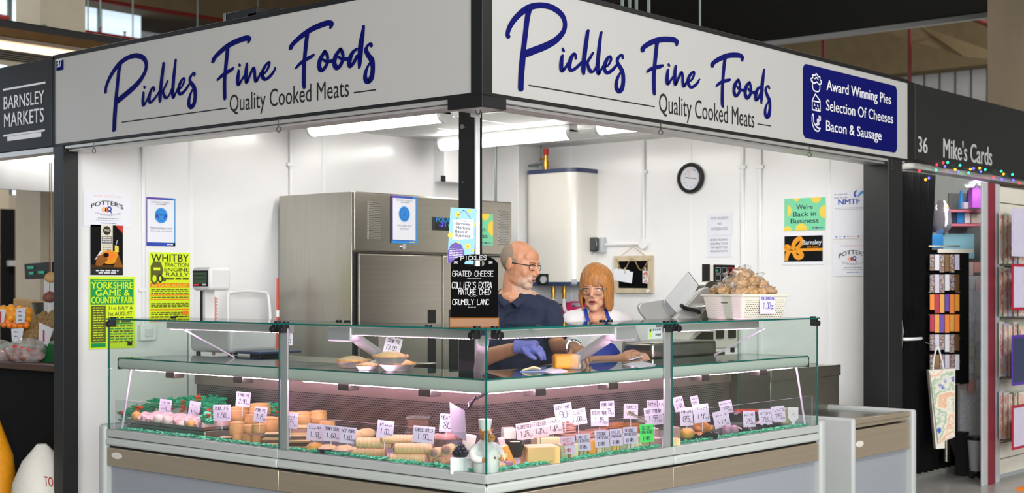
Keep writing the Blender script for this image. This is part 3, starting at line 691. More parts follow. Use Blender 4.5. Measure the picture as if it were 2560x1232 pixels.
    if end: b.box((s0 - .0 + .004, .014, .66), (s0 + .012, .026, ZT - .03))
    else: b.box((s1 - .052, .014, .655), (s1 - .004, .026, ZT - .02))
    b.build('seam_post', t, .002)
    ends = ((s0 + .03 if not mit else .075, s1 - .035) )
    for s_ in ends:
        b = mb('rubber'); b.cyl((s_, -.022, ZT - .024), (s_, .03, ZT - .024), .0165, 14); b.box((s_ - .014, -.006, ZT - .04), (s_ + .014, .03, ZT + .0)); b.build('glass_clamp', t, .002)
        b = mb('rubber'); b.cyl((s_, .02, ZT + .008), (s_, .02, ZT + .016), .017, 14); b.cyl((s_ - .0, .425, ZT + .008), (s_, .425, ZT + .015), .017, 14); b.build('glass_pad', t, .002)
    sa = {'A': 2.33, 'B': 1.0, 'C': 1.07, 'D': 2.45}[key]
    if key in 'BC':
        b = mb('lilacpost'); b.tube([(sa, .15, ZT - .06), (sa, .42, 1.07)], .027, 14); b.build('support_arm', t)
        b = mb('lilacpost'); b.box((sa - .03, .09, ZT - .078), (sa + .14, .17, ZT - .004)); b.build('arm_bracket', t, .01, seg=3)
        b = mb('paneedge'); b.tube([(sa + .05, .2, ZT - .075), (sa + .05, .44, 1.07)], .006, 8); b.build('arm_rod', t)
    else:
        b = mb('paneedge'); b.tube([(sa, .1, ZT - .045), (sa, .44, 1.07)], .005, 8); b.build('support_arm', t)
        b = mb('paneedge'); b.tube([(s1 - .12, .08, 1.0), (s1 - .09, .04, .66)], .006, 8); b.build('shelf_stay', t)
    if end:
        b = mb('glass')
        p = [(s1 - .008, .014, .66), (s1, .014, .66), (s1, .55, .66), (s1 - .008, .55, .66)]; p += [(x, y, ZT) for x, y, z in p]
        b.add(p, [(1, 2, 6, 5), (3, 0, 4, 7)]); b.add(p, [(4, 5, 6, 7), (0, 1, 5, 4), (2, 3, 7, 6)], 'glassedge'); b.build('end_glass', t, smooth=False)
        e0, e1 = (s1 + .002, s1 + .07)
        b = mb('countergrey2'); b.box((e0, -.016, .0), (e1, .95, .686)); b.build('end_panel', t, .022, seg=4)
        if side == 'L':
            b = mb('offwhite'); c0 = V((s1 - .1, -.002, .515)); k = 20
            b.prism([c0 + V((.052 * math.cos(2 * PI * i / k), 0, .019 * math.sin(2 * PI * i / k))) for i in range(k)], (0, .006, 0)); b.build('oval_badge', sb, .002)
    if key == 'B':   # corner arm belongs to this module
        b = mb('lilacpost'); b.tube([(.16, .155, ZT - .055), (.44, .43, 1.07)], .027, 14); b.build('support_arm', t)
    if key == 'C':
        b = mb('rubber'); b.tube([(.04, .1, .985), (.06, .16, .93), (.1, .2, .95), (.18, .17, .985)], .005, 6); b.build('loose_cable', rl)
    return t
counter('A', 'L', 1.40, 2.925, 'left end glass display counter with bacon trays and large pork pies', True)
counter('B', 'L', 0, 1.40, 'glass display counter left of the glass corner, holding sausage rolls and pastries', False)
counter('C', 'R', 0, 1.40, 'glass display counter right of the glass corner, holding cheeses and sliced meats', False)
counter('D', 'R', 1.40, 2.885, 'right end glass display counter with black meat trays, below the white basket', True)
# one vertical corner edge where the front panes meet
# pay desk unit to the right
t = thing('pay_desk', 'low grey pay desk with steel top to the right of the glass counters', 'desk', W(3.7, .4, 0))
def rmb(m): b = MB(m); b.X = MXR; return b
b = rmb('kick'); b.box((3.315, .03, 0), (4.085, .07, .42)); b.build('kick_panel', t)
b = rmb('bandsteel'); b.box((3.312, .0, .42), (4.088, .03, .592)); sb = b.build('steel_band', t, .004)
b = rmb('offwhite'); c0 = V((3.39, -.002, .505)); b.prism([c0 + V((.05 * math.cos(2 * PI * i / 20), 0, .02 * math.sin(2 * PI * i / 20))) for i in range(20)], (0, .006, 0)); b.build('oval_badge', sb, .002)
b = rmb('bandsteel'); b.box((3.312, .01, .604), (4.088, .05, .63)); b.box((3.312, .0, .63), (4.088, .05, .66)); b.build('front_lip', t, .003)
b = rmb('steel'); b.box((3.312, .05, .62), (4.088, .6, .64)); b.build('steel_top', t)
for e0, e1 in ((3.27, 3.312), (4.088, 4.14)):
    b = rmb('countergrey2'); b.box((e0, -.02, 0), (e1, .95, .67)); b.build('side_panel', t, .018, seg=4)
b = rmb('steel'); b.box((3.35, .6, .62), (4.25, 1.05, .93)); b.box((3.34, .592, .86), (4.26, .6, .935)); b.build('raised_back', t, .006)
b = rmb('backsteel'); b.box((3.32, .06, .1), (4.08, .9, .62)); b.build('cabinet', t)

t = thing('scale_stand', 'steel stand carrying the right shop scale behind the end counter', 'stand', W(2.9, 1.03, 0))
b = rmb('steel'); b.box((2.5, .93, 1.0), (3.33, 1.14, 1.045)); b.build('stand_top', t, .004)
for u_ in (2.54, 3.29): b = rmb('alu'); b.box((u_ - .02, 1.08, 0), (u_ + .02, 1.12, 1.0)); b.build('leg', t, .003)
# ------------------------------------------------------------------ things inside the stall
mat('smoke', (34, 36, 38), .2, var=.05, coat=.5)
mat('ltgrey', (186, 190, 192), .45, var=.03)
mat('brass', (176, 138, 62), .3, metal=.9, var=.08)
mat('navyenamel', (44, 58, 92), .35, var=.05)
mat('oldwood', (196, 180, 152), .75, var=.18, scale=18, stretch=(1, 1, .2), bump=.2)
mat('goldwood', (140, 84, 18), .4, var=.25, scale=10, stretch=(.3, .3, 3))
mat('chalk', (8, 8, 9), .9, var=.15, spec=.1)
mat('chalkwhite', (214, 214, 214), .8, var=.05)
mat('twine', (186, 150, 100), .9, var=.1)
mat('tealboard', (14, 84, 110), .5, var=.04)
mat('pinkboard', (206, 40, 104), .5, var=.04)
mat('tealbowl', (92, 150, 142), .4, var=.05)
mat('orangestick', (232, 76, 36), .4, var=.05)
mat('basketwhite', (222, 218, 204), .55, var=.02)
mat('scalewhite', (218, 218, 216), .4, var=.02)
mat('scaledark', (52, 50, 44), .4, var=.08)
mat('redled', (230, 50, 50), .4, emit=.6)
mat('blueled', (90, 80, 255), .4, emit=1.2)
mat('crackling', (196, 140, 76), .6, var=.6, scale=45, bump=.8, bscale=90)
glassmat('film', (252, 252, 252), 1.2, .08, .22, (240, 236, 228))
# upright fridge
FX0, FX1, FY0, FY1, FZ = 1.80, 3.478, 2.81, 3.62, 2.134
t = thing('fridge', 'tall two door stainless steel fridge behind the corner post', 'fridge', ((FX0 + FX1) / 2, (FY0 + FY1) / 2, 0))
MB('steel').box((FX0, FY0 + .03, .1), (FX1, FY1, FZ)).build('cabinet', t, .004)
b = MB('steel_h'); b.box((FX0 + .0, FY0, 1.715), (FX1, FY0 + .029, FZ)); b.build('header', t, .012, seg=4)
b = MB('black'); b.box((FX0 + .012, FY0 + .014, .14), (FX1 - .01, FY0 + .03, 1.71)); b.build('door_seal', t)
xm = ony(1104, 700, FY0).x
for a, c, k in ((FX0 + .03, xm - .004, 0), (xm + .004, FX1 - .012, 1)):
    d = MB('steel_h').box((a, FY0 - .012, .15), (c, FY0 + .013, 1.70)).build('door', t, .008, seg=3)
    h0 = ony(1067, 800, FY0).x if k == 0 else ony(1120, 800, FY0).x; h1 = ony(1086, 800, FY0).x if k == 0 else ony(1142, 800, FY0).x
    MB('black').box((h0, FY0 - .015, .7), (h1, FY0 - .011, 1.30)).build('handle', d)
    b = MB('perf_square'); p, q = (ony(920, 503, FY0), ony(951, 600, FY0)) if k == 0 else (ony(1246, 523, FY0), ony(1272, 612, FY0))
    b.box((p.x, FY0 - .004, q.z), (q.x, FY0 - .0005, p.z)); b.build('vent', t)
p, q = ony(1081, 542, FY0), ony(1152, 578, FY0)
b = MB('postgrey'); b.box((p.x, FY0 - .008, q.z), (q.x, FY0 + .0, p.z)); cp = b.build('control_panel', t, .004)
b = MB('bluec'); text(b, 'POLAR', (p.x + .03, FY0 - .0095, (p.z + q.z) / 2 + .012), EX, UP, .18, .034, 'bluec', .06); b.build('maker_lettering', cp, smooth=False)
b = MB('black'); b.box((p.x + .03, FY0 - .0095, q.z + .015), (q.x - .03, FY0 - .0085, (p.z + q.z) / 2 - .0)); text(b, '-21', (p.x + .06, FY0 - .0105, q.z + .026), EX, UP, .07, .032, 'blueled', .02); rect(b, (p.x, FY0 - .0105, q.z), EX, UP, .16, .026, .18, .05, 'glow_green'); b.build('display', cp, smooth=False)
p = ony(1007, 616, FY0); MB('chrome').cyl(p, p - EY * .012, .02).build('lock', t)
# trolley, stick
t = thing('hand_trolley', 'white tubular hand trolley leaning on the wall beside the fridge', 'trolley', (1.42, 3.45, 0))
x0, x1, zt = 1.235, 1.60, 1.43
b = MB('white'); b.tube(smooth_path([(x0, 3.46, .12), (x0, 3.47, 1.0), (x0, 3.49, zt - .06), (x0 + .05, 3.50, zt), (x1 - .05, 3.50, zt), (x1, 3.49, zt - .06), (x1, 3.47, 1.0), (x1, 3.46, .12)], 5), .012, 10); b.build('frame', t)
b = MB('white')
for z in (.35, .7, 1.05): b.tube([(x0, 3.468, z), (x1, 3.468, z)], .009, 8)
b.build('crossbars', t)
MB('ltgrey').box((x0, 3.2, .02), (x1, 3.46, .03)).build('toe_plate', t)
for x in (x0 - .03, x1 + .03): MB('rubber').cyl((x - .02, 3.47, .1), (x + .02, 3.47, .1), .1, 20).build('wheel', t)
p = ony(694, 695, 3.45); t = thing('broom_handle', 'bright orange pole with a white band standing left of the fridge', 'pole', (p.x, 3.45, 0))
z1 = ony(694, 775, 3.45).z; z2 = ony(694, 792, 3.45).z
b = MB('orangestick'); b.cyl((p.x, 3.45, 0), (p.x, 3.45, p.z), .015, 10, None, .008); b.build('shaft', t); MB('white').cyl((p.x, 3.45, z2), (p.x, 3.45, z1), .0145, 10).build('band', t)
# rear bench along the right wall
t = thing('rear_bench', 'long steel bench along the right back wall behind the two people', 'bench', (4.2, 1.9, 0))
MB('steel').box((3.9, .7, .86), (4.53, 3.33, .9)).build('bench_top', t, .004)
for x in (3.95, 4.48):
    for y in (.76, 2.0, 3.27): MB('alu').cyl((x, y, 0), (x, y, .86), .02).build('leg', t)
# boiler
BX = 4.24; by0 = onx(1447, 560, BX + .05).y; bz1 = onx(1400, 421, BX + .02).z; bz0 = onx(1400, 714, BX + .02).z
t = thing('water_heater', 'tall cream water heater with navy end caps on the right back wall', 'heater', (4.4, (by0 + 3.35) / 2, bz0))
def dprof(g, z): # rounded front corners
    r = .1; pts = [(XR - .002, by0 - g), ]
    for k in range(9): a = -PI / 2 - k * PI / 16; pts.append((BX + r + (r + g) * math.cos(a), by0 + r + (r + g) * math.sin(a)))
    for k in range(9): a = PI - k * PI / 16; pts.append((BX + r + (r + g) * math.cos(a), 3.34 - r + (r + g) * math.sin(a)))
    pts.append((XR - .002, 3.34 + g)); return [(x, y, z) for x, y in pts]
MB('boilerwhite').prism(dprof(0, bz0 + .03), (0, 0, bz1 - bz0 - .06)).build('tank', t)
MB('navyenamel').prism(dprof(.006, bz1 - .035), (0, 0, .035)).build('top_cap', t); MB('navyenamel').prism(dprof(.006, bz0), (0, 0, .032)).build('bottom_cap', t)
p = onx(1358, 699, BX - .002); b = MB('black'); b.prism([p + V((0, y, z)) for y, z in ((-.06, -.05), (.04, -.05), (.09, 0), (.04, .05), (-.06, .05))], (-.012, 0, 0)); cb_ = b.build('thermostat', t, .004)
MB('ltgrey').cyl(p + V((-.012, -.02, 0)), p + V((-.03, -.02, 0)), .03, 18).build('dial', cb_)
p = onx(1434, 704, BX - .002); b = MB('ltgrey')
for i in range(2):
    for j in range(2): rect(b, p + V((-.001, .02, -.02)), -EY, UP, i * .03, j * .022, i * .03 + .026, j * .022 + .018, 'ltgrey')
b.build('rating_plate', t, smooth=False)
for px in (1383, 1410):
    q = onx(px, 716, 4.36); b = MB('brass'); b.cyl((4.36, q.y, bz0), (4.36, q.y, bz0 - .11), .017); b.cyl((4.36, q.y, bz0 - .03), (4.36, q.y, bz0 - .06), .024); b.build('outlet', t)
    b = MB('white'); b.tube(smooth_path([(4.36, q.y, bz0 - .1), (4.37, q.y, bz0 - .2), (4.45, q.y + (.02 if px < 1400 else -.01), bz0 - .28), (4.52, q.y, bz0 - .5)], 5), .015, 8); b.build('waste_pipe', t)
t = thing('pipework', 'copper and steel pipes with a red capped valve above the water heater', 'pipes', (4.4, 3.2, bz1))
b = MB('galv')
for px in (1320, 1351): q = onx(px, 400, 4.36); b.cyl((4.36, q.y, bz1), (4.36, q.y, ZC), .011)
qa, qb = onx(1320, 414, 4.34), onx(1365, 408, 4.34); b.tube([qa, qb], .01); b.build('feed_pipe', t)
q = onx(1365, 420, 4.34); b = MB('brass'); b.cyl((4.34, q.y, bz1), (4.34, q.y, bz1 + .13), .018); b.cyl((4.34, q.y, bz1 + .03), (4.34, q.y, bz1 + .08), .026); b.cyl((4.34, q.y + .07, bz1 + .1), (4.34, q.y - .01, bz1 + .1), .01); b.build('relief_valve', t)
MB('red').cyl((4.34, q.y, bz1 + .13), (4.34, q.y, bz1 + .185), .022).build('valve_cap', t)
q = onx(1318, 378, 4.36); MB('brass').cyl((4.36, q.y + .05, ZC - .03), (4.36, q.y - .03, ZC - .03), .012).build('isolating_valve', t)
p = onx(1455, 485, 4.5); tag(MB('ltgrey').box((4.5, p.y - .035, p.z - .035), (XR, p.y + .03, p.z + .035)).build('wall_bracket', bevel=.003), 'small grey wall bracket beside the upper part of the heater', 'bracket')
# isolator, conduits, round box
p, q = onx(1455, 594, 4.47), onx(1497, 632, 4.47)
t = thing('isolator_switch', 'weatherproof switch with a smoked cover on the right back wall by the heater', 'switch', (4.5, (p.y + q.y) / 2, p.z))
MB('ltgrey').box((4.48, q.y - .03, q.z), (XR, p.y - .02, p.z)).build('back_box', t, .01, seg=3)
MB('smoke').box((4.44, q.y, q.z + .01), (4.48, p.y, p.z + .0)).build('cover', t, .015, seg=3)
MB('ltgrey').box((4.45, (p.y + q.y) / 2 - .03, q.z - .015), (4.48, (p.y + q.y) / 2 + .03, q.z + .01)).build('latch', t, .004)
t = thing('junction_box', 'round white conduit box and pipes on the right wall above the memo board', 'junction box', onx(1608, 609, XR))
p = onx(1608, 609, XR - .02); MB('white').cyl(p + EX * .018, p - EX * .012, .045, 24).build('round_box', t, .004)
a = onx(1497, 615, XR - .015); b = MB('white'); b.tube([(XR - .015, a.y, p.z), (XR - .015, p.y, p.z)], .0125); b.build('side_conduit', t)
b = MB('white'); b.tube([(XR - .015, p.y, p.z), (XR - .015, p.y, ZC)], .0125); b.build('riser_conduit', t)
b = MB('white'); zc1 = onx(1610, 430, XR).z; b.box((XR - .02, p.y - .035, zc1 - .01), (XR - .001, p.y + .035, zc1 + .01)); b.build('conduit_clip', t)
for px, lab in ((1858, 'vertical white trunking on the right back wall, nearer the clock'), (1902, 'vertical white trunking on the right back wall, nearer the green poster')):
    q = onx(px, 400, XR); t = thing('cable_trunking', lab, 'trunking', (XR, q.y, 1))
    b = MB('white'); b.box((XR - .018, q.y - .014, .95), (XR - .001, q.y + .014, ZC)); b.build('channel', t, .004)
    z_ = onx(px, 417, XR).z; MB('white').box((XR - .021, q.y - .034, z_ - .012), (XR - .001, q.y + .034, z_ + .012)).build('clip', t, .003)
for px, lab in ((356, 'white trunking down the left back wall between the posters'), (724, 'white trunking down the left back wall beside the fridge')):
    q = ony(px, 400, YL); t = thing('cable_trunking', lab, 'trunking', (q.x, YL, 1))
    MB('white').box((q.x - .012, YL - .018, 1.2 if px < 400 else .3), (q.x + .012, YL - .001, ZC)).build('channel', t, .004)
    z_ = ony(px, 725 if px < 400 else 412, YL).z; MB('white').box((q.x - .035, YL - .021, z_ - .012), (q.x + .016, YL - .001, z_ + .012)).build('clip', t, .003)
q = ony(1238, 440, YL - .31); tag(MB('galv').tube([(q.x, YL - .315, ZC), (q.x, YL - .315, 1.9)], .011).build('conduit'), 'thin steel conduit on the boxed corner above the fridge', 'conduit')
p, q = ony(343, 812, YL), ony(382, 850, YL)
t = thing('wall_socket', 'white socket box on the left back wall below the trunking', 'socket', (p.x, YL, q.z))
MB('white').box((p.x, YL - .045, q.z), (q.x, YL - .001, p.z)).build('box', t, .006); MB('scalewhite').box((p.x + .03, YL - .052, q.z + .025), (q.x - .03, YL - .044, p.z - .025)).build('plate', t, .002)
p, q = ony(1112, 366, YL - .12), ony(1180, 460, YL - .12)
t = thing('fuse_board', 'white fuse board on the left back wall partly behind the corner post', 'fuse board', (p.x, YL, q.z))
MB('white').box((p.x, YL - .12, q.z), (q.x + .1, YL - .001, p.z + .04)).build('case', t, .008); r = ony(1107, 455, YL - .121)
MB('black').box((r.x - .02, YL - .124, q.z), (r.x + .03, YL - .118, q.z + .05)).build('label_block', t)
# clock
p = onx(1724, 445, XR - .03)
t = thing('wall_clock', 'round wall clock with a thick black rim on the right back wall', 'clock', (XR, p.y, p.z))
R_ = .121
MB('black').lathe([(R_, 0), (R_ + .003, .015), (R_ - .004, .035), (R_ - .02, .044), (R_ - .026, .036), (R_ - .03, .02)], (XR - .001, p.y, p.z), 40, ax=(-1, 0, 0)).build('rim', t)
b = MB('paper'); b.lathe([(R_ - .03, .0), (R_ - .03, .022)], (XR - .0, p.y, p.z), 40, ax=(-1, 0, 0)); b.build('dial', t)
O = V((XR - .0235, p.y, p.z)); b = MB('midink')
for k in range(12):
    a = k * PI / 6; s_ = str(12 if k == 0 else k); text(b, s_, O - EY * (.07 * math.sin(a) - .006 * len(s_) * -1) + UP * (.07 * math.cos(a) - .007), -EY, UP, .009 * len(s_), .014, 'midink')
b.build('numerals', t, smooth=False)
for nm, (dx, dz), w_, m_ in (('hour_hand', (-.045, .008), .003, 'ink'), ('minute_hand', (.062, -.008), .0022, 'ink'), ('second_hand', (-.02, .062), .001, 'orange')):
    b = MB(m_); e1 = -EY * dx + UP * dz; nn = (-EY * -dz + UP * dx).normalized() * w_; b.poly([O - EX * .002 - nn, O - EX * .002 + e1 - nn, O - EX * .002 + e1 + nn, O - EX * .002 + nn]); b.build(nm, t, smooth=False)
MB('orange').cyl(O, O - EX * .005, .005).build('boss', t)
# memo board
XB = XR - .025
p, q = onx(1537, 640, XB), onx(1631, 733, XB); y0, y1, z0, z1 = q.y, p.y, q.z, p.z
t = thing('memo_board', 'small rustic framed chalkboard hung on twine on the right back wall', 'memo board', (XR, (y0 + y1) / 2, z0))
MB('chalk').box((XB, y0 + .02, z0 + .02), (XR - .002, y1 - .02, z1 - .02)).build('slate', t)
b = MB('oldwood'); fw = .04
for a, c in (((y0, z0), (y1, z0 + fw)), ((y0, z1 - fw), (y1, z1)), ((y0, z0 + fw), (y0 + fw, z1 - fw)), ((y1 - fw, z0 + fw), (y1, z1 - fw))): b.box((XB - .012, a[0], a[1]), (XR - .002, c[0], c[1]))
b.build('frame', t, .003)
pk = onx(1583, 616, XB); b = MB('twine'); b.tube([(XB - .004, y1 - .07, z1), (XB, pk.y, pk.z), (XB - .004, y0 + .07, z1)], .003, 6)
b.tube(smooth_path([(XB - .02, y1 - .03, z1 - .02), (XB - .02, y1 - .1, z1 - .13), (XB - .02, (y0 + y1) / 2, z1 - .02), (XB - .02, y0 + .1, z1 - .12), (XB - .02, y0 + .02, z1 - .03)], 6), .003, 6); b.build('twine', t)
h_ = onx(1620, 727, XB - .015); b = MB('white'); b.prism([h_ + V((0, .018 * (16 * math.sin(a) ** 3) / 16, .016 * (13 * math.cos(a) - 5 * math.cos(2 * a) - 2 * math.cos(3 * a)) / 16)) for a in [2 * PI * k / 20 for k in range(20)]], (-.006, 0, 0)); b.build('heart', t)
def onwallboard(c, d_): return onx(c[0], c[1], XB - d_)
b = MB('paperwhite'); P = [onwallboard(c, .024) for c in ((1534, 672), (1583, 680), (1579, 708), (1535, 700))]; b.prism(P, (-.002, 0, 0)); P = [onwallboard(c, .028) for c in ((1540, 671), (1574, 675), (1571, 698), (1540, 694))]; b.prism(P, (-.002, 0, 0)); g_ = onwallboard((1563, 676), .03); b.cb(g_, .012, .008, .05, 'oldwood')
tag(b.build('paper_note', smooth=False), 'crumpled white notes pegged to the left of the memo board', 'notes')
b = MB('paperwhite'); P = [onwallboard(c, .024) for c in ((1607, 676), (1622, 678), (1621, 709), (1607, 707))]; b.prism(P, (-.003, 0, 0)); g_ = onwallboard((1613, 675), .03)
for k in range(60):
    q = onwallboard((rnd.uniform(1608, 1621), rnd.uniform(679, 706)), .0285); disc(b, q, -EY, UP, 0, 0, .0045, m=rnd.choice(['red', 'pinkboard', 'green', 'yellow', 'pinkboard']), n=6)
b.cb(g_, .012, .008, .045, 'oldwood'); tag(b.build('floral_tag', smooth=False), 'narrow floral patterned tag pegged to the right of the memo board', 'tag')
# chopping boards on the rear bench
for px0, px1, py, m_, lab in ((1357, 1406, 762, 'tealboard', 'dark blue chopping board standing on the rear bench behind the man'), (1404, 1446, 756, 'pinkboard', 'bright pink chopping board standing on the rear bench behind the woman')):
    xx = 4.44 if m_ == 'tealboard' else 4.40
    p, q = onx(px0, py, xx), onx(px1 + 30, py, xx); y0, y1 = q.y, p.y; zt = p.z
    b = MB(m_)
    hw = (y0 + y1) / 2; outer = [(xx, y0, .9), (xx, y1, .9), (xx, y1, zt), (xx, hw + .06, zt), (xx, hw + .05, zt - .035), (xx, hw - .05, zt - .035), (xx, hw - .06, zt), (xx, y0, zt)]
    b.prism(outer, (.018, 0, 0)); b.prism([(xx, hw + .06, zt), (xx, hw - .06, zt), (xx, hw - .06, zt + .012), (xx, hw + .06, zt + .012)], (.018, 0, 0))
    tag(b.build('chopping_board', bevel=.004), lab, 'board')
p = onz(1390, 893, .9); p = V((max(p.x, 4.05), onx(1390, 893, 4.15).y, .9))
tag(MB('tealbowl').lathe([(.08, 0), (.1, .01), (.17, .06), (.185, .07), (.18, .075), (.16, .06), (.09, .02), (.0001, .015)], (4.15, p.y, .9), 28).build('mixing_bowl'), 'pale teal bowl on the rear bench between the man and the woman', 'bowl')
b = MB('scalewhite'); p = onx(1592, 868, 4.3); b.box((4.2, p.y - .1, .9), (4.5, p.y + .1, 1.03)); tag(b.build('storage_box', bevel=.012), 'white box on the rear bench right of the woman', 'box')
# digital scale, left
SY0, SY1, SX0, SX1 = 2.28, 2.66, .30, .66
zb = 1.046
t = thing('shop_scale', 'pale shop scale with a raised screen on the left counter', 'scale', ((SX0 + SX1) / 2, (SY0 + SY1) / 2, zb))
b = MB('scalewhite'); b.box((SX0, SY0 - .02, zb + .03), (SX1, SY1, zb + .19)); b.build('body', t, .03, seg=4)
for x in (SX0 + .04, SX1 - .04):
    for y in (SY0 + .03, SY1 - .04): MB('rubber').cyl((x, y, zb), (x, y, zb + .03), .014, 12).build('foot', t)
b = MB('navyenamel'); b.box((SX0 + .02, SY0 - .26, zb + .03), (SX1 - .02, SY0 - .04, zb + .045)); b.box((SX0 + .08, SY0 - .2, zb), (SX1 - .08, SY0 - .1, zb + .03), 'black'); b.build('weigh_plate', t, .004)
b = MB('steel'); b.box((SX0 - .02, SY0 - .3, zb + .19), (SX1 + .02, SY1 + .02, zb + .2)); 
hp = onx(516, 690, SX0 + .1); hy = hp.y
b = MB('scalewhite'); b.box((SX0 + .07, hy - .03, zb + .18), (SX0 + .14, hy + .022, zb + .42)); b.box((SX0 + .066, hy - .006, zb + .18), (SX0 + .07, hy + .02, zb + .42), 'postgrey'); b.build('column', t, .004)
p, q = onx(479, 668, SX0 - .0), onx(524, 726, SX0 - .0)
b = MB('scalewhite'); b.box((SX0, q.y - .0, q.z), (SX0 + .16, p.y, p.z)); hd = b.build('display_head', t, .022, seg=4)
b = MB('black'); b.box((SX0 - .004, q.y + .016, q.z + .025), (SX0 + .002, p.y - .016, p.z - .02)); b.box((SX0 - .005, q.y + .024, q.z + .04), (SX0 - .0035, p.y - .024, p.z - .03), 'lcd')
O = V((SX0 - .006, p.y - .026, q.z + .03)); w_ = (p.y - q.y) - .05
for k in range(3): scribble(b, O, -EY, UP, .004, w_ * .9, .035 + k * .022, .006, 'ink')
rect(b, O, -EY, UP, .0, .0, w_ * .4, .008, 'redled'); rect(b, O, -EY, UP, w_ * .7, 0, w_, .01, 'scalewhite'); b.build('screen', hd, smooth=False)
# small printer scale behind the seam of the left counters
p, q = onu(690, 915, .72), onu(764, 888, .72)
t = thing('label_printer', 'small cream counter device with a green sticker behind the left seam post', 'printer', W(.62, 1.28, 1.0))
b = MB('offwhite'); b.box((.24, .80, 1.0), (.34, 1.05, 1.075)); b.build('base', t, .006)
b = MB('offwhite'); b.prism([(.29, .86, 1.07), (.29, 1.0, 1.07), (.29, 1.0, 1.24), (.29, .93, 1.24), (.29, .88, 1.15)], (.04, 0, 0)); b.build('neck', t, .006)
b = MB('green'); b.box((.237, .82, 1.03), (.2395, .87, 1.055)); b.build('sticker', t)
# digital scale, right
p = onv(1610, 884, .95); u0 = p.dot(EU) - CC.dot(EU)
zd = 1.046
t = thing('shop_scale', 'cream shop scale with sloping dark front behind the right counter', 'scale', W(3.0, .95, zd))
def vmb(m): b = MB(m); b.X = MXR; return b
b = vmb('offwhite'); b.prism([(2.62, .8, zd + .03), (3.28, .8, zd + .03), (3.32, .8, zd + .08), (3.28, .8, zd + .17), (2.86, .8, zd + .17), (2.60, .8, zd + .05)], (0, .3, 0)); b.build('body', t, .008)
b = vmb('scaledark'); b.prism([(2.70, .792, zd + .035), (2.98, .792, zd + .035), (2.98, .792, zd + .14), (2.86, .792, zd + .14), (2.68, .792, zd + .06)], (0, .008, 0)); b.box((3.02, .79, zd + .095), (3.1, .80, zd + .155)); b.box((3.16, .79, zd + .095), (3.24, .80, zd + .155)); b.build('front_panels', t)
for u_ in (2.66, 3.26):
    for v_ in (.83, 1.06): b = vmb('rubber'); b.cyl((u_, v_, zd), (u_, v_, zd + .032), .014, 12); b.build('foot', t)
p = onv(1803, 683, .95); u_ = p.dot(EU) - CC.dot(EU); hw = .145
b = vmb('offwhite'); b.box((u_ - .02, .96, zd + .16), (u_ + .03, 1.0, p.z - .02)); b.build('column', t)
b = vmb('offwhite'); b.box((u_ - hw, .945, p.z - .062), (u_ + hw, 1.0, p.z + .058)); hd = b.build('display_head', t, .004)
b = vmb('black'); b.box((u_ - hw + .045, .938, p.z - .06), (u_ + hw, .946, p.z + .056)); b.box((u_ - hw - .004, .944, p.z - .062), (u_ - hw + .003, 1.0, p.z + .058))
for k, (xx, zz, m_) in enumerate(((-.085, .0, 'ltgrey'), (-.012, .0, 'ltgrey'), (.058, .0, 'redled'), (-.085, -.048, 'ltgrey'))):
    for a, c in (((0, 0), (.058, .002)), ((0, .036), (.058, .038)), ((0, 0), (.002, .038)), ((.056, 0), (.058, .038))): b.box((u_ + xx + a[0], .9355, p.z + zz + a[1]), (u_ + xx + c[0], .9365, p.z + zz + c[1]), m_)
b.box((u_ + .12, .9355, p.z + .02), (u_ + .14, .9365, p.z + .03), 'redled'); b.box((u_ - .078, .9355, p.z + .012), (u_ - .06, .9365, p.z + .024), 'glow_green'); b.build('readout', hd)
# meat slicer
vS = .62; zs_ = 1.046
def sp(px, py, v=vS): q = onv(px, py, v); return V((q.dot(EU) - CC.dot(EU), v, q.z))
t = thing('meat_slicer', 'stainless steel meat slicer with a clear guard behind the right counter', 'slicer', W(2.45, .7, zs_))
pl = [sp(*c) for c in ((1688, 803), (1620, 803), (1602, 780), (1598, 766), (1603, 758), (1616, 754), (1664, 748), (1700, 790))]
b = vmb('alu'); b.prism(pl, (0, .02, 0)); b.build('product_table', t, .006)
b = vmb('clearpane'); g = [sp(*c, vS - .02) for c in ((1660, 760), (1664, 748), (1722, 679), (1727, 686), (1760, 730), (1690, 796), (1672, 786))]; n = len(g); g2 = [q + V((0, .006, 0)) for q in g]
b.add(g + g2, [list(range(n)), list(range(n, 2 * n))]); b.add(g + g2, [(i, (i + 1) % n, n + (i + 1) % n, n + i) for i in range(n)], 'ltgrey'); b.build('clear_guard', t, smooth=False)
ar = [sp(*c, vS - .06) for c in ((1683, 800), (1748, 729), (1758, 721), (1772, 718), (1784, 726), (1789, 738), (1786, 750), (1742, 803))]
b = vmb('alu'); b.prism(ar, (0, .03, 0)); b.build('carriage_plate', t, .008, seg=3)
b = vmb('black'); hd_ = [sp(*c, vS - .085) for c in ((1703, 763), (1713, 770), (1730, 774), (1746, 778), (1748, 785))]; b.tube(smooth_path(hd_, 4), .012, 10); b.build('handle', t)
b = vmb('chrome'); q = sp(1750, 766, vS - .06); b.cyl(q, q + V((0, -.05, 0)), .02, 16); b.tube([q + V((0, -.05, 0)), q + V((0, -.07, 0))], .012, 12); b.build('gauge_knob', t)
b = vmb('steel'); b.box((sp(1640, 800)[0], vS + .02, zs_), (sp(1800, 800)[0], vS + .3, zs_ + .1)); b.build('base', t, .02, seg=3)
b = vmb('steel'); q = sp(1770, 755, vS + .1); b.cyl(q + V((0, -.03, 0)), q + V((0, .02, 0)), .13, 36); b.build('blade_disc', t, .004)
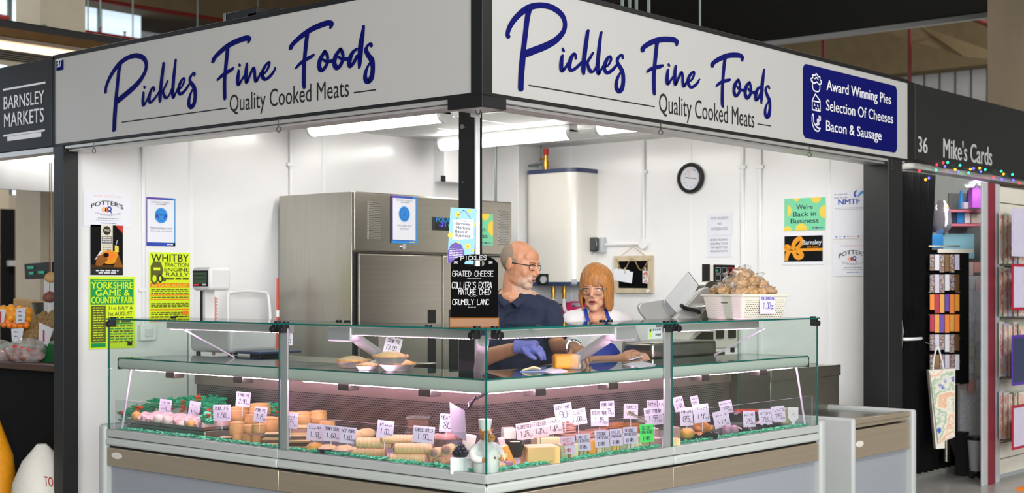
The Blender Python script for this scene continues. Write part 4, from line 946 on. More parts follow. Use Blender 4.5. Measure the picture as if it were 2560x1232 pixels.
# zigzag edged cards by the scales
for base, lab, dv in ((onx(537, 770, .45), 'pink zigzag edged card beside the left scale', 0), (onv(1786, 757, .5), 'pink zigzag edged card behind the white basket', 1)):
    b = MB('salmon'); e = -EY if not dv else EX; pts = []
    for k in range(8): pts += [base + e * (.02 + (.014 if not dv else -.03)) + UP * (-.075 + k * .019), base + e * (.008 if not dv else .01) + UP * (-.066 + k * .019)]
    pts += [base + e * (-.03 if not dv else .06) + UP * .075, base + e * (-.03 if not dv else .06) + UP * (-.08 if dv else 1.047 - base.z), base + e * .0 + UP * (-.08 if dv else 1.047 - base.z)]
    b.prism(pts, (EX if not dv else EY) * .002); tag(b.build('zigzag_card', smooth=False), lab, 'card')
# blackboard on the corner glass
c = W(.10, .10, ZT + .008); d_ = depth(c)
ex = RT; ey = UP; ez = -FW
cen = atd(1186, 815, d_); O = V((cen.x, cen.y, ZT + .008)); s = d_ / FPX
t = thing('menu_blackboard', 'small chalk blackboard with arched top on a gold wood base at the glass corner', 'blackboard', O)
b = MB('goldwood'); b.obox(O - ex * 62 * s - ez * .03, ex * 124 * s, -ez * -.07, ey * 25 * s); b.build('base', t, .004)
def bp(px, py): return O + ex * ((px - 1186) * s) + ey * ((820 - py) * s) - ez * .005
out = [(1127, 797), (1127, 664)] + [(1128 + 116 * k / 14, 658 - 21 * max(0, math.sin(PI * k / 14)) ** .6) for k in range(15)] + [(1245, 664), (1245, 797)]
b = MB('chalk')
hole = [(1168 + 7 * math.cos(a), 660 - 7 * math.sin(a)) for a in [PI / 2 + PI * k / 8 for k in range(9)]] + [(1204 + 7 * math.cos(a), 660 - 7 * math.sin(a)) for a in [-PI / 2 + PI * k / 8 for k in range(9)]]
def frame2(b, O2, dep):
    bmx = bmesh.new(); vo = [bmx.verts.new(bp(*p) + O2) for p in out]; vh = [bmx.verts.new(bp(*p) + O2) for p in hole]
    eo = [bmx.edges.new((vo[i], vo[(i + 1) % len(vo)])) for i in range(len(vo))]; eh = [bmx.edges.new((vh[i], vh[(i + 1) % len(vh)])) for i in range(len(vh))]
    bmesh.ops.triangle_fill(bmx, use_beauty=True, use_dissolve=False, edges=eo + eh, normal=ez)
    bmx.verts.index_update(); V_ = [v.co.copy() for v in bmx.verts]; F_ = [[v.index for v in f.verts] for f in bmx.faces]; bmx.free()
    n = len(V_); b.add(V_ + [v - ez * dep for v in V_], F_ + [[i + n for i in f] for f in F_] + [(i, (i + 1) % len(out), n + (i + 1) % len(out), n + i) for i in range(len(out))] + [(len(out) + i, len(out) + (i + 1) % len(hole), n + len(out) + (i + 1) % len(hole), n + len(out) + i) for i in range(len(hole))])
frame2(b, V((0, 0, 0)), .012); b.build('board', t)
b = MB('chalkwhite')
for s_, x0, x1, yb, yt, tk in (('GRATED CHEESE', 1131, 1236, 692, 679, .0011), ("COLLIER'S EXTRA", 1130, 1232, 722, 707, .0012), ('MATURE CHED', 1146, 1229, 738, 725, .0012), ('CRUMBLY LANC', 1131, 1225, 763, 750, .0012)):
    hand(b, s_, bp(x0, yb) + ez * .002, ex, ey, (x1 - x0) * s * .97, (yb - yt) * s, tk, 'chalkwhite', .05)
hand(b, 'PICKLES', bp(1152, 652) + ez * .002, (ex + ey * .02).normalized(), ey, 64 * s, 10 * s, .0011, 'chalkwhite', .05)
for x in (1135, 1222): hand(b, '*', bp(x, 662) + ez * .002, ex, ey, 9 * s, 9 * s, .0009, 'chalkwhite', 0)
for x0, x1, y in ((1168, 1204, 698), (1172, 1194, 742), (1170, 1190, 770)):
    for k in range(5): a = x0 + (x1 - x0) * k / 5; hand(b, '-', bp(a, y + (k % 2) * 1.5) + ez * .002, ex, ey, (x1 - x0) / 6 * s, 2 * s, .0009, 'chalkwhite', 0)
b.build('chalk_writing', t, smooth=False)
# white basket of pork scratchings on the right glass
def gp(px, py, z): q = onz(px, py, z); return q
zb = ZT + .0085
cN = atd(1856, 806, depth(W(2.02, .12, zb))); cN.z = zb          # near bottom corner
sB = depth(cN) / FPX
t = thing('basket', 'white woven plastic basket of bagged scratchings on the right glass counter', 'basket', cN + V((.05, .1, 0)))
eR = (RT * .8 + FW * .6).normalized(); eL = V((-eR.y, eR.x, 0))
LR, LL, HB = .32, .27, .132
mat('weave', (226, 222, 208), .55, var=.02)
m = MATS['weave']; nt = m.node_tree; N = nt.nodes
def wall4(b, i0, i1, o0, o1, z0, z1, m=None): pass
b = MB('basketwhite')
def ring(f, z):   # outward flare f
    return [cN - eR * f - eL * f + UP * z, cN + eR * (LR + f) - eL * f + UP * z, cN + eR * (LR + f) + eL * (LL + f) + UP * z, cN - eR * f + eL * (LL + f) + UP * z]
r0, r1 = ring(0, 0), ring(.02, HB); i0, i1 = ring(-.004, .004), ring(.016, HB)
b.add(r0 + r1 + i0 + i1, [(0, 1, 2, 3), (8, 9, 10, 11)] + [(i, (i + 1) % 4, 4 + (i + 1) % 4, 4 + i) for i in range(4)] + [(8 + i, 8 + (i + 1) % 4, 12 + (i + 1) % 4, 12 + i) for i in range(4)])
b.build('shell', t, .01, seg=3)
b = MB('basketwhite'); rr, ri = ring(.028, HB - .006), ring(.028, HB + .006); q0, q1 = ring(.014, HB - .006), ring(.014, HB + .006)
b.add(rr + ri + q0 + q1, [(i, (i + 1) % 4, 4 + (i + 1) % 4, 4 + i) for i in range(4)] + [(8 + i, 8 + (i + 1) % 4, 12 + (i + 1) % 4, 12 + i) for i in range(4)] + [(4 + i, 4 + (i + 1) % 4, 12 + (i + 1) % 4, 12 + i) for i in range(4)] + [(i, (i + 1) % 4, 8 + (i + 1) % 4, 8 + i) for i in range(4)])
b.build('rim', t, .004)
b = MB('olive')
def pip(face, a, z, w_, h_, m_):   # dark woven slots on the walls
    f = .02 * z / HB + .0012
    if face == 0: O = cN - eL * f + eR * a + UP * z; e = eR
    else: O = cN - eR * f + eL * a + UP * z; e = eL
    b.poly([O, O + e * w_, O + e * w_ + UP * h_, O + UP * h_], m_)
mat('slot', (120, 112, 92), .7, var=.1)
for r in range(9):
    z = .012 + r * .0115
    for k in range(17): pip(0, .012 + k * .0178 + (r % 2) * .009, z, .009, .0045, 'slot')
    for k in range(13):
        a = .01 + k * .0195 + (r % 2) * .009
        if not (r >= 6 and .09 < a < .16): pip(1, a, z, .008, .0025, 'ltgrey')
b.build('weave_slots', t, smooth=False)
b = MB('brass'); pip(1, .098, .088, .05, .018, 'slot'); b.build('hand_hole', t, .0, smooth=False)
tag_o = None
fO = cN - eL * .024 + eR * .112 + UP * .03
b = MB('lilaccard'); b.obox(fO, eR * .118, UP * .1, -eL * .0015); pcard = b.build('price_card', smooth=False); tag(pcard, 'white price card fixed on the basket of scratchings, blue handwriting', 'price card')
b = MB('blue'); hand(b, 'PORK SCRATCHING', fO - eL * .0025 + eR * .006 + UP * .078, eR, UP, .104, .015, .0009, 'blue', .1); hand(b, '1.00', fO - eL * .0025 + eR * .022 + UP * .028, eR, UP, .055, .034, .0013, 'blue', .1); hand(b, 'PER', fO - eL * .0025 + eR * .084 + UP * .04, eR, UP, .02, .008, .0008, 'blue', .1); hand(b, 'BAG', fO - eL * .0025 + eR * .084 + UP * .026, eR, UP, .02, .008, .0008, 'blue', .1)
b.build('handwriting', pcard, smooth=False)
def bag(loc, r, k):
    sd = k * 3.7
    t = thing('scratching_bag', '', 'snack bag', loc, (rnd.uniform(-.5, .5), rnd.uniform(-.4, .4), rnd.uniform(0, 6)), 'bags of scratchings in the white basket')
    b = MB('crackling'); b.ell((0, 0, 0), (r * 1.15, r, r * .8), nu=30, nv=20, disp=lambda p: 1 + .3 * noise.noise(p * 2.6 + V((sd, 0, 0))) + .26 * noise.noise(p * 6 + V((0, sd, 0)))); b.build('contents', t, w=False, ang=70)
    b = MB('film'); b.ell((0, 0, .002), (r * 1.22, r * 1.06, r * .86), nu=30, nv=20, disp=lambda p: 1 + .34 * noise.noise(p * 2.6 + V((sd, 0, 0))) + .09 * noise.noise(p * 9)); b.build('film', t, w=False)
    b = MB('film'); b.lathe([(.004, 0), (.006, .008), (.014, .02), (.022, .034)], (r * .4, 0, r * .72), 9, wob=lambda a, i: 1 + .35 * math.sin(a * 3 + i)); b.build('tied_neck', t, w=False)
    return t
cB = cN + eR * LR / 2 + eL * LL / 2 + UP * HB
LV = [((-.12, -.07, 0), .046), ((-.045, -.085, 0), .046), ((.03, -.08, .002), .05), ((.105, -.075, 0), .046), ((-.125, .02, .005), .05), ((.115, .02, 0), .046), ((-.11, .09, 0), .048), ((0, .09, .0), .05), ((.1, .09, 0), .046),
      ((-.08, -.03, .052), .048), ((-.005, -.045, .058), .05), ((.07, -.035, .048), .046), ((-.06, .06, .052), .047), ((.045, .05, .055), .048), ((-.03, .0, .098), .046), ((.03, .02, .094), .043), ((.0, .0, .01), .06)]
nm = ['front left corner', 'front, second from left', 'front, third from left', 'front right corner', 'left side', 'right side', 'back left corner', 'back middle', 'back right corner', 'middle layer, front left', 'middle layer, front centre', 'middle layer, front right', 'middle layer, back left', 'middle layer, back right', 'topmost, left of the two', 'topmost, right of the two', 'buried in the centre']
for k, ((a, c, z), r) in enumerate(LV):
    o = bag(cB + eR * a + eL * c + UP * (z + .012), r, k); o['label'] = 'bag of brown scratchings in the white basket, ' + nm[k]
# ------------------------------------------------------------------ posters and notices
class Poster:
    def __init__(s, O, ex, ey, n, w, h, base, name, label, cat='poster', thick=.0012):
        s.O, s.ex, s.ey, s.n, s.w, s.h = V(O), ex, ey, n, w, h; s.b = MB(base); s.lab = (name, label, cat); s.k = 1
        s.b.obox(s.O + n * .0006, ex * w, ey * h, n * thick); s.t = thick + .0006
    def L(s, k): return s.O + s.n * (s.t + .0005 * k)
    def rect(s, x0, y0, x1, y1, m, k=1): rect(s.b, s.L(k), s.ex, s.ey, x0 * s.w, y0 * s.h, x1 * s.w, y1 * s.h, m); return s
    def text(s, t, x, y, w, h, m, bold=0, k=3, arc=0): text(s.b, t, s.L(k) + s.ex * x * s.w + s.ey * y * s.h, s.ex, s.ey, w * s.w, h * s.h, m, bold, arc * s.h); return s
    def disc(s, x, y, r, m, k=1, ry=None, a0=0, a1=2 * PI): disc(s.b, s.L(k), s.ex, s.ey, x * s.w, y * s.h, r * s.w, (ry or r) * s.w, m, 24, a0, a1); return s
    def poly(s, pts, m, k=1): s.b.poly([s.L(k) + s.ex * x * s.w + s.ey * y * s.h for x, y in pts], m); return s
    def scrib(s, x0, x1, y, h, m, k=2): scribble(s.b, s.L(k), s.ex, s.ey, x0 * s.w, x1 * s.w, y * s.h, h * s.h, m); return s
    def line(s, pts, m, k=2, n=4):
        for i, pl in enumerate(pen([(x * s.w, y * s.h, r * s.w) for x, y, r in pts], n)): s.b.poly([s.L(k + .15 * (i % 4)) + s.ex * x + s.ey * y for x, y in pl], m)
        return s
    def done(s): o = s.b.build(s.lab[0], smooth=False); return tag(o, s.lab[1], s.lab[2])
def pos_left(x0, x1, yt, yb, *a, roll=0):
    p, q = ony(x0, yt, YL), ony(x1, yb, YL); zb_ = ony(x0, yb, YL).z
    c, s_ = math.cos(roll), math.sin(roll); return Poster((p.x, YL - .004, zb_), V((c, 0, s_)), V((-s_, 0, c)), -EY, q.x - p.x, p.z - zb_, *a)
def pos_right(x0, x1, yt, yb, *a, roll=0):
    p, q = onx(x0, yt, XR), onx(x1, yb, XR); zb_ = onx(x0, yb, XR).z
    c, s_ = math.cos(roll), math.sin(roll); return Poster((XR - .004, p.y, zb_), V((0, -c, s_)), V((0, s_, c)), -EX, p.y - q.y, p.z - zb_, *a)
def potters(P):
    P.text('WE SELL QUALITY PIES', .2, .86, .6, .055, 'salmon', .0)
    P.text("POTTER'S", .16, .52, .68, .13, 'ink', .03, arc=.12)
    P.disc(.5, .5, .052, 'orange').disc(.43, .5, .05, 'salmon', 1).disc(.545, .525, .05, 'blue', 2).disc(.545, .525, .022, 'paperwhite', 3).line([(.56, .48, .012), (.585, .42, .012)], 'blue', 2)
    P.disc(.435, .52, .02, 'yellow', 2).text('OF BARNSLEY LTD', .24, .38, .54, .055, 'midink', .0, arc=-.06)
    P.scrib(.3, .74, .24, .018, 'midink').scrib(.26, .78, .18, .018, 'faintink').scrib(.36, .68, .1, .018, 'blue')
    return P.done()
potters(pos_left(207, 325, 478, 565, 'paperwhite', 'pie_notice', 'faint white pie maker notice at the top of the left back wall', 'notice'))
potters(pos_right(2082, 2184, 606, 690, 'paperwhite', 'pie_notice', 'faint white pie maker notice low on the right back wall', 'notice'))
P = pos_left(225, 306, 561, 687, 'matteblack', 'pie_poster', 'dark photographic pie poster on the left back wall', 'poster')
P.rect(.32, .62, .68, 1, 'cream').rect(.34, .62, .67, .78, 'midink', 2).rect(.32, .47, .68, .62, 'cream').disc(.5, .89, .12, 'postgrey', 2).disc(.5, .89, .085, 'ink', 3).text('PIES', .42, .87, .16, .045, 'cream', .02, 4)
for k in range(3): P.scrib(.37, .63, .74 - k * .04, .02, 'cream', 3)
for k in range(3): P.scrib(.37, .63, .58 - k * .04, .014, 'midink', 3)
P.rect(.0, .14, 1, .2, 'bronze').disc(.58, .36, .3, 'gold', 2, .19).disc(.56, .39, .22, 'orange', 3, .1).poly([(.14, .2), (.2, .38), (.48, .42), (.52, .3), (.3, .17)], 'goldwood', 4).disc(.47, .4, .09, 'matteblack', 5, .06).poly([(.12, .3), (.3, .48), (.52, .44), (.3, .34)], 'paper', 1).poly([(.7, .16), (.85, .42), (1, .16)], 'goldwood', 3)
P.poly([(.74, .46), (.86, .46), (.86, .58), (.74, .6)], 'yellow', 4).line([(.78, .6, .012), (.82, .7, .012)], 'ltgrey', 3).poly([(.76, 1), (1, 1), (1, .84)], 'red', 2).rect(0, 0, 1, .13, 'postgrey', 2).scrib(.16, .86, .075, .025, 'paper', 3).scrib(.24, .78, .03, .025, 'paper', 3).done()
P = pos_left(365, 437, 492, 614, 'purple', 'distancing_notice', 'blue bordered distancing notice with a blue disc on the left back wall', 'notice', )
P.rect(.5, 0, 1, 1, 'blue').rect(.9, 0, 1, 1, 'bluec', 2).rect(0, 0, 1, .07, 'blue', 2).rect(.02, .075, .96, .955, 'paperwhite', 3).text('BARNSLEY MARKETS', .16, .885, .66, .035, 'midink', 0, 5).rect(.3, .855, .66, .866, 'ink', 5).disc(.5, .63, .225, 'bluec', 5).disc(.5, .63, .15, 'blue', 6).disc(.5, .63, .14, 'bluec', 7).text('2m', .42, .63, .16, .04, 'signblue', .02, 8).line([(.33, .6, .02), (.36, .66, .02), (.4, .58, .02)], 'blue', 8).line([(.67, .6, .02), (.64, .66, .02), (.6, .58, .02)], 'blue', 8)
P.text('Please maintain social', .12, .35, .76, .045, 'midink', .01, 5).text('distancing of 2 metres', .12, .29, .76, .04, 'midink', .01, 5).scrib(.7, .92, .025, .02, 'paper', 5).done()
P = pos_left(372, 474, 630, 804, 'dayglo', 'rally_poster', 'fluorescent yellow and orange traction engine rally poster on the left back wall', 'poster')
P.text('WHITBY', .04, .865, .92, .11, 'ink', .02).text('TRACTION', .36, .795, .6, .055, 'ink', .01).text('ENGINE', .36, .725, .6, .055, 'ink', .01).text('RALLY', .4, .655, .56, .055, 'ink', .01)
P.poly([(.03, .58), (.03, .8), (.1, .87), (.28, .86), (.34, .74), (.3, .66), (.4, .62), (.4, .58)], 'olive', 1).disc(.12, .62, .09, 'olive', 2, .12).disc(.12, .62, .05, 'dayglo', 3, .07).disc(.26, .62, .06, 'ink', 2, .09).disc(.26, .62, .03, 'dayglo', 3, .05).rect(.1, .74, .26, .78, 'dayglo', 2)
P.scrib(.36, .96, .605, .03, 'olive').rect(.02, .49, .98, .555, 'orange').text('6th 7th 8th AUGUST', .06, .5, .88, .042, 'dayglo', .02)
for y, m_ in ((.455, 'olive'), (.43, 'olive'), (.4, 'olive'), (.34, 'olive'), (.25, 'olive'), (.228, 'olive'), (.205, 'olive'), (.12, 'olive'), (.095, 'olive'), (.06, 'ink')): P.scrib(.04, .96, y, .015, m_)
for y0, y1 in ((.375, .39), (.31, .325), (.16, .18), (.0, .035)): P.rect(.02, y0, .98, y1, 'orange')
P.rect(.8, .09, .96, .15, 'orange', 3).rect(.6, .05, .7, .08, 'ink', 3).done()
P = pos_left(221, 336, 691, 873, 'dayglo', 'fair_poster', 'fluorescent green and yellow country fair poster low on the left back wall', 'poster', roll=-.0)
P.rect(.03, .61, .97, .965, 'glogreen').text('YORKSHIRE', .05, .83, .9, .095, 'dayglo', .03).text('GAME &', .14, .735, .74, .085, 'dayglo', .03).text('COUNTRY FAIR', .05, .63, .9, .09, 'dayglo', .03).rect(.1, .945, .9, .95, 'dayglo', 2)
P.rect(.04, .09, .36, .6, 'olive').rect(.04, .02, .36, .08, 'glogreen')
for k in range(14): P.scrib(.09, .31, .56 - k * .034, .013, 'dayglo', 3)
P.text('31st JULY &', .41, .53, .54, .055, 'ink', .01).text('1st AUGUST', .42, .455, .52, .055, 'ink', .01).scrib(.4, .95, .405, .03, 'olive').scrib(.44, .93, .36, .03, 'olive').rect(.38, .335, .96, .355, 'glogreen')
for k in range(7): P.scrib(.41, .95, .3 - k * .036, .018, 'glogreen' if k % 2 else 'olive')
P.rect(.83, .03, .94, .09, 'ink').done()
# on the fridge
fy = FY0 - .0045
def pos_fridge(x0, x1, yt, yb, *a):
    p, q = ony(x0, yt, fy), ony(x1, yb, fy); zb_ = ony(x0, yb, fy).z; return Poster((p.x, fy, zb_), EX, UP, -EY, q.x - p.x, p.z - zb_, *a)
P = pos_fridge(978, 1041, 488, 607, 'blue', 'payment_notice', 'purple and blue bordered card payment notice on the fridge front', 'notice')
P.rect(0, 0, .2, 1, 'purple').rect(.85, 0, 1, 1, 'bluec').rect(0, 0, 1, .05, 'bluec', 2).rect(.05, .07, .95, .95, 'paperwhite', 3).text('BARNSLEY MARKETS', .18, .89, .64, .035, 'midink', 0, 5).rect(.33, .862, .68, .872, 'ink', 5).disc(.5, .62, .22, 'bluec', 5)
for k, (r, m_) in enumerate(((.17, 'blue'), (.155, 'bluec'), (.11, 'blue'), (.1, 'bluec'))): P.disc(.5, .62, r, m_, 6 + k)
P.text('\u00a3', .44, .58, .12, .08, 'blue', .02, 12).text('We accept card', .22, .345, .56, .045, 'midink', .01, 5).text('payments', .33, .28, .34, .045, 'midink', .01, 5).rect(.7, .02, .92, .04, 'yellow', 5).done()
def backbiz(P):
    P.disc(.04, .62, .14, 'yellow', 1, None, -1.3, 1.3).disc(.3, 1.0, .07, 'yellow', 1, None, PI, 2 * PI).disc(.78, 1.0, .12, 'yellow', 1, None, PI, 2 * PI).disc(1, .55, .14, 'yellow', 1, None, PI / 2, 1.5 * PI).disc(.08, 0, .1, 'yellow', 1, None, 0, PI).disc(.42, 0, .15, 'yellow', 1, None, 0, PI)
    P.text("We're", .3, .65, .4, .15, 'navyink', .02).text('Back in', .22, .43, .56, .155, 'navyink', .02).text('Business', .16, .22, .68, .15, 'navyink', .02).scrib(.68, .95, .06, .02, 'navyink').disc(.8, .07, .02, 'purple', 4)
    return P.done()
mat('mint', (120, 208, 160), .6, var=.02)
backbiz(pos_fridge(1140, 1232, 530, 610, 'mint', 'back_in_business_poster', 'green and yellow business poster on the fridge, half hidden by the corner post', 'poster'))
backbiz(pos_right(1962, 2064, 497, 577, 'mint', 'back_in_business_poster', 'green and yellow business poster on the right back wall above the gift card', 'poster'))
P = pos_right(1957, 2060, 586, 662, 'paperwhite', 'gift_card_poster', 'black gift card poster with an orange bow on the right back wall', 'poster')
P.rect(.05, .1, .98, .94, 'matteblack').rect(.05, .44, .98, .53, 'gold', 2)
for st in ([(.24, .5, .045), (.3, .72, .05), (.42, .86, .05), (.48, .74, .045), (.38, .56, .04), (.24, .5, .03)], [(.24, .48, .04), (.42, .42, .05), (.48, .28, .05), (.36, .24, .05), (.24, .46, .03)], [(.24, .5, .04), (.12, .6, .05), (.07, .56, .04)], [(.22, .48, .04), (.13, .36, .05), (.1, .18, .045)]): P.line(st, 'gold', 4)
P.text('Barnsley', .5, .6, .45, .2, 'paperwhite', .02, 4).text('Gift Card', .6, .55, .27, .06, 'gold', .01, 5).done()
P = pos_right(2083, 2172, 476, 597, 'paperwhite', 'membership_poster', 'white membership poster with blue letters at the right of the back wall', 'poster')
P.text('NMTF', .16, .7, .6, .11, 'blue', .05).scrib(.04, .42, .9, .022, 'faintink').scrib(.04, .42, .83, .022, 'faintink').line([(.66, .97, .02), (.61, .91, .025), (.64, .86, .03)], 'blue').line([(.72, .86, .02), (.82, .93, .035), (.93, .93, .02)], 'bluec').scrib(.06, .94, .62, .012, 'faintink').scrib(.1, .9, .59, .012, 'faintink')
for x, m_ in ((.1, 'bluec'), (.33, 'blue'), (.5, 'salmon'), (.72, 'red')): P.disc(x, .04, .022, m_).scrib(x + .06, x + .15, .035, .014, 'faintink')
P.done()
P = pos_right(1769, 1831, 534, 589, 'paper', 'allergy_notice', 'upper white allergy notice on the right back wall', 'notice')
P.text('FOOD ALLERGIES', .14, .72, .72, .12, 'midink').text('AND', .42, .48, .16, .1, 'midink').text('INTOLERANCES', .18, .24, .64, .12, 'midink').done()
P = pos_right(1769, 1827, 590, 643, 'paper', 'allergy_notice', 'lower white allergy notice on the right back wall, above the right scale', 'notice')
for k, s_ in enumerate(('BEFORE ORDERING', 'PLEASE SPEAK TO OUR', 'STAFF ABOUT YOUR', 'REQUIREMENTS')): P.text(s_, .14, .76 - k * .18, .74, .1, 'midink')
P.done()
# blue flyer taped over the post
pd = depth((PX0, PY0, 1.4)) - .05; s = pd / FPX
mat('skyblue', (150, 206, 226), .6, var=.02)
O = atd(1118, 657, pd); a_ = math.radians(3.2)
ex, ey = (RT * math.cos(.06) - UP * math.sin(.06)), (UP * math.cos(.06) + RT * math.sin(.06))
P = Poster(O, ex, ey, -FW, 66 * s, 139 * s, 'skyblue', 'market_flyer', 'pale blue market flyer with yellow discs taped to the corner post', 'poster')
P.disc(.3, .88, .1, 'yellow').disc(.74, .96, .07, 'yellow').disc(.94, .72, .06, 'yellow').disc(.06, .5, .1, 'yellow').disc(.74, .32, .11, 'yellow').disc(.36, .36, .08, 'yellow').disc(.95, .25, .05, 'yellow').disc(.3, .88, .04, 'orange', 2).disc(.74, .32, .04, 'orange', 2)
P.poly([(.02, 0), (0, .22), (.1, .33), (.28, .38), (.5, .34), (.62, .22), (.64, .1), (.6, 0)], 'purple', 2)
for k in range(7): P.scrib(.06, .56, .25 - k * .03, .012, 'lilaccard', 4)
P.poly([(.15, .42), (.13, .78), (.9, .82), (.92, .46)], 'paperwhite', 2).line([(.25, .79, .006), (.5, .96, .006), (.8, .81, .006)], 'navyink', 3).disc(.5, .96, .02, 'ink', 4)
P.text("Let's get", .4, .755, .26, .03, 'navyink', 0, 5)
for k, s_ in enumerate(('Barnsley', 'Markets', 'Back in', 'Business')): P.text(s_, .24 + .02 * (k % 2), .685 - k * .068, .54 - .06 * (k == 2), .056, 'navyink', .01, 5)
P.done()
# payment sticker hanging inside the right glass beside the seam
p = onv(1644, 834, .03); dd = depth(p); s = dd / FPX
O = onv(1621, 847, .03)
P = Poster(O, EU, UP, -EV, .112, 28 * s, 'paperwhite', 'payment_sticker', 'small payment logo sticker inside the right glass by the seam post', 'sticker')
P.rect(.05, .1, .25, .9, 'dayglo').disc(.12, .75, .06, 'ink', 2)
for x, m_ in ((.32, 'bluec'), (.48, 'orange'), (.63, 'bluec'), (.79, 'blue')): P.rect(x, .7, x + .1, .88, m_)
P.rect(.88, .7, .9, .88, 'red', 2).text('PAYMENT', .5, .25, .42, .2, 'ink', .02).done()
# ------------------------------------------------------------------ food on the counters
ZK = .643
mat('crust', (222, 168, 106), .6, var=.14, scale=26, bump=.3, bscale=60)
mat('crustlid', (230, 178, 116), .55, var=.12, scale=30, bump=.3, bscale=70)
mat('pastry', (240, 202, 146), .55, var=.12, scale=34, bump=.3, bscale=50)
mat('goldpastry', (226, 164, 72), .35, var=.15, scale=22, bump=.2)
mat('porkmeat', (176, 138, 126), .6, var=.2, scale=50, bump=.3)
mat('darkmeat', (104, 76, 62), .7, var=.35, scale=60, bump=.5)
mat('bacon', (238, 198, 194), .4, var=.12, scale=22, stretch=(1, 4, 1))
mat('ham', (226, 158, 148), .42, var=.12, scale=20)
mat('hamedge', (196, 118, 66), .5, var=.2, scale=30)
mat('fat', (236, 226, 212), .45, var=.05)
mat('eggy', (226, 172, 90), .4, var=.06)
mat('onion', (236, 226, 206), .35, var=.05)
mat('parsley', (70, 196, 146), .5, var=.3, scale=40)
mat('petal', (240, 96, 40), .5, var=.15)
mat('traysteel', (198, 198, 200), .25, metal=1, var=.04)
mat('foil', (212, 212, 212), .3, metal=.8, var=.08, scale=40, bump=.4)
mat('blacktray', (24, 24, 30), .25, var=.1)
mat('cheeseorange', (246, 164, 40), .42, var=.05)
mat('cheesered', (250, 198, 126), .45, var=.04)
mat('cheesecream', (244, 226, 176), .45, var=.04)
mat('cheesewhite', (240, 234, 214), .5, var=.05)
mat('cheeseyellow', (246, 204, 96), .45, var=.04)
mat('cheesesage', (182, 184, 136), .5, var=.15, scale=50)
mat('roast', (204, 126, 58), .4, var=.25, scale=24, bump=.4)
mat('lilacmeat', (172, 130, 148), .35, var=.08)
mat('salami', (222, 72, 46), .4, var=.1)
mat('grape', (30, 26, 48), .25, var=.1)
mat('leaf', (92, 150, 58), .5, var=.1)
mat('pigskin', (190, 126, 62), .4, var=.1)
mat('chefwhite', (226, 226, 222), .5, var=.02)
mat('neoncard', (60, 240, 90), .6, var=.02)
mat('bluepaper', (150, 164, 220), .5, var=.04)
mat('redink', (220, 60, 70), .6, var=.05)
mat('inkpen', (60, 48, 84), .6, var=.05)
mat('pinkcard', (232, 206, 208), .6, var=.015)
mat('violetcard', (216, 204, 226), .6, var=.015)
def dk(px, py, z=ZK): return onz(px, py, z)
def px2m(p): return depth(p) / FPX
def face(p): return (math.atan2(-FW.y, -FW.x))
YAWZ = YAW - PI / 2
# --- pies
def pork_pie(p, r, h, label, tilt=(0, 0), spin=0, grp='pork pies'):
    t = thing('pork_pie', label, 'pork pie', p, (tilt[0], tilt[1], spin), grp); sd = p[0] * 9
    wob = lambda a, i: 1 + .02 * math.sin(3 * a + sd) + .012 * math.sin(7 * a + i)
    MB('crust').lathe([(r * .86, 0), (r * .95, h * .08), (r * 1.0, h * .35), (r * .98, h * .65), (r * .93, h * .84), (r * .9, h * .9)], n=22, wob=wob).build('crust', t, w=False)
    cr = lambda a, i: 1 + (.035 * math.sin(14 * a) if i in (1, 2) else 0) + .02 * math.sin(3 * a + sd)
    MB('crustlid').lathe([(r * .88, h * .86), (r * .96, h * .9), (r * .95, h * .97), (r * .85, h * .96), (r * .6, h * 1.01), (r * .2, h * 1.04), (r * .08, h * 1.03), (r * .06, h * .98)], n=28, wob=cr).build('lid', t, w=False)
    return t
def at_t(px, py, side, t): return onu(px, py, t) if side == 'L' else onv(px, py, t)
PIES = [((603, 1052), 54, 38, .30, 'large pork pie at the back of the left counter under the tall price card'), ((650, 1042), 54, 36, .33, 'large pork pie on top of the heap at the back left of the seam'), ((674, 1078), 50, 38, .22, 'large pork pie right beside the left seam post'),
        ((593, 1086), 42, 34, .2, 'medium pork pie just right of the cut gala pie'), ((622, 1082), 30, 22, .17, 'small pork pie in the upper row of the small heap'), ((647, 1082), 36, 24, .14, 'small pork pie at the top front of the heap under the small price card'),
        ((594, 1103), 26, 23, 0, 'small pork pie, left of the three in the bottom row'), ((619, 1106), 26, 23, 0, 'small pork pie, middle of the three in the bottom row'), ((643, 1109), 26, 23, 0, 'small pork pie, right of the three in the bottom row'),
        ((630, 1060), 34, 26, .26, 'pork pie in the middle of the heap behind the small ones'), ((725, 1058), 42, 30, .3, 'pork pie behind the price card just right of the left seam post'), ((757, 1062), 56, 34, .3, 'wide pork pie at the back of the second counter'), ((797, 1058), 42, 34, .34, 'pork pie standing at the back right of the slices'), ((818, 1072), 42, 22, .3, 'low pork pie at the right end of the back row')]
for (px, py), w_, h_, t_, lab in PIES:
    p = dk(px, py) if not t_ else at_t(px, py, 'L', t_)
    s = px2m(p); pork_pie(p, w_ * s / 2, h_ * s * (.95 if t_ else .9), lab + '', spin=px)
def slab(px, py, w_, d_, h_, lab, top='pastry', mid='darkmeat', t_=None, side='L', z=None, spin=0):
    p = dk(px, py, z or ZK) if t_ is None else at_t(px, py, side, t_); s = px2m(p); w, h = w_ * s, h_ * s
    t = thing('pie_slice', lab, 'pie slice', p, (0, 0, spin + YAWZ), 'slices of filled pastry')
    def wav(b, z0, z1, k, m): b.X = None; b.box((-w / 2 * k, -.0, z0), (w / 2 * k, d_ * k, z1), m); return b
    wav(MB(top), 0, h * .28, 1, top).build('bottom_crust', t, .003, w=False); wav(MB(mid), h * .28, h * .68, .97, mid).build('filling', t, .004, w=False); wav(MB(top), h * .68, h, 1.02, top).build('top_crust', t, .006, w=False)
    return t
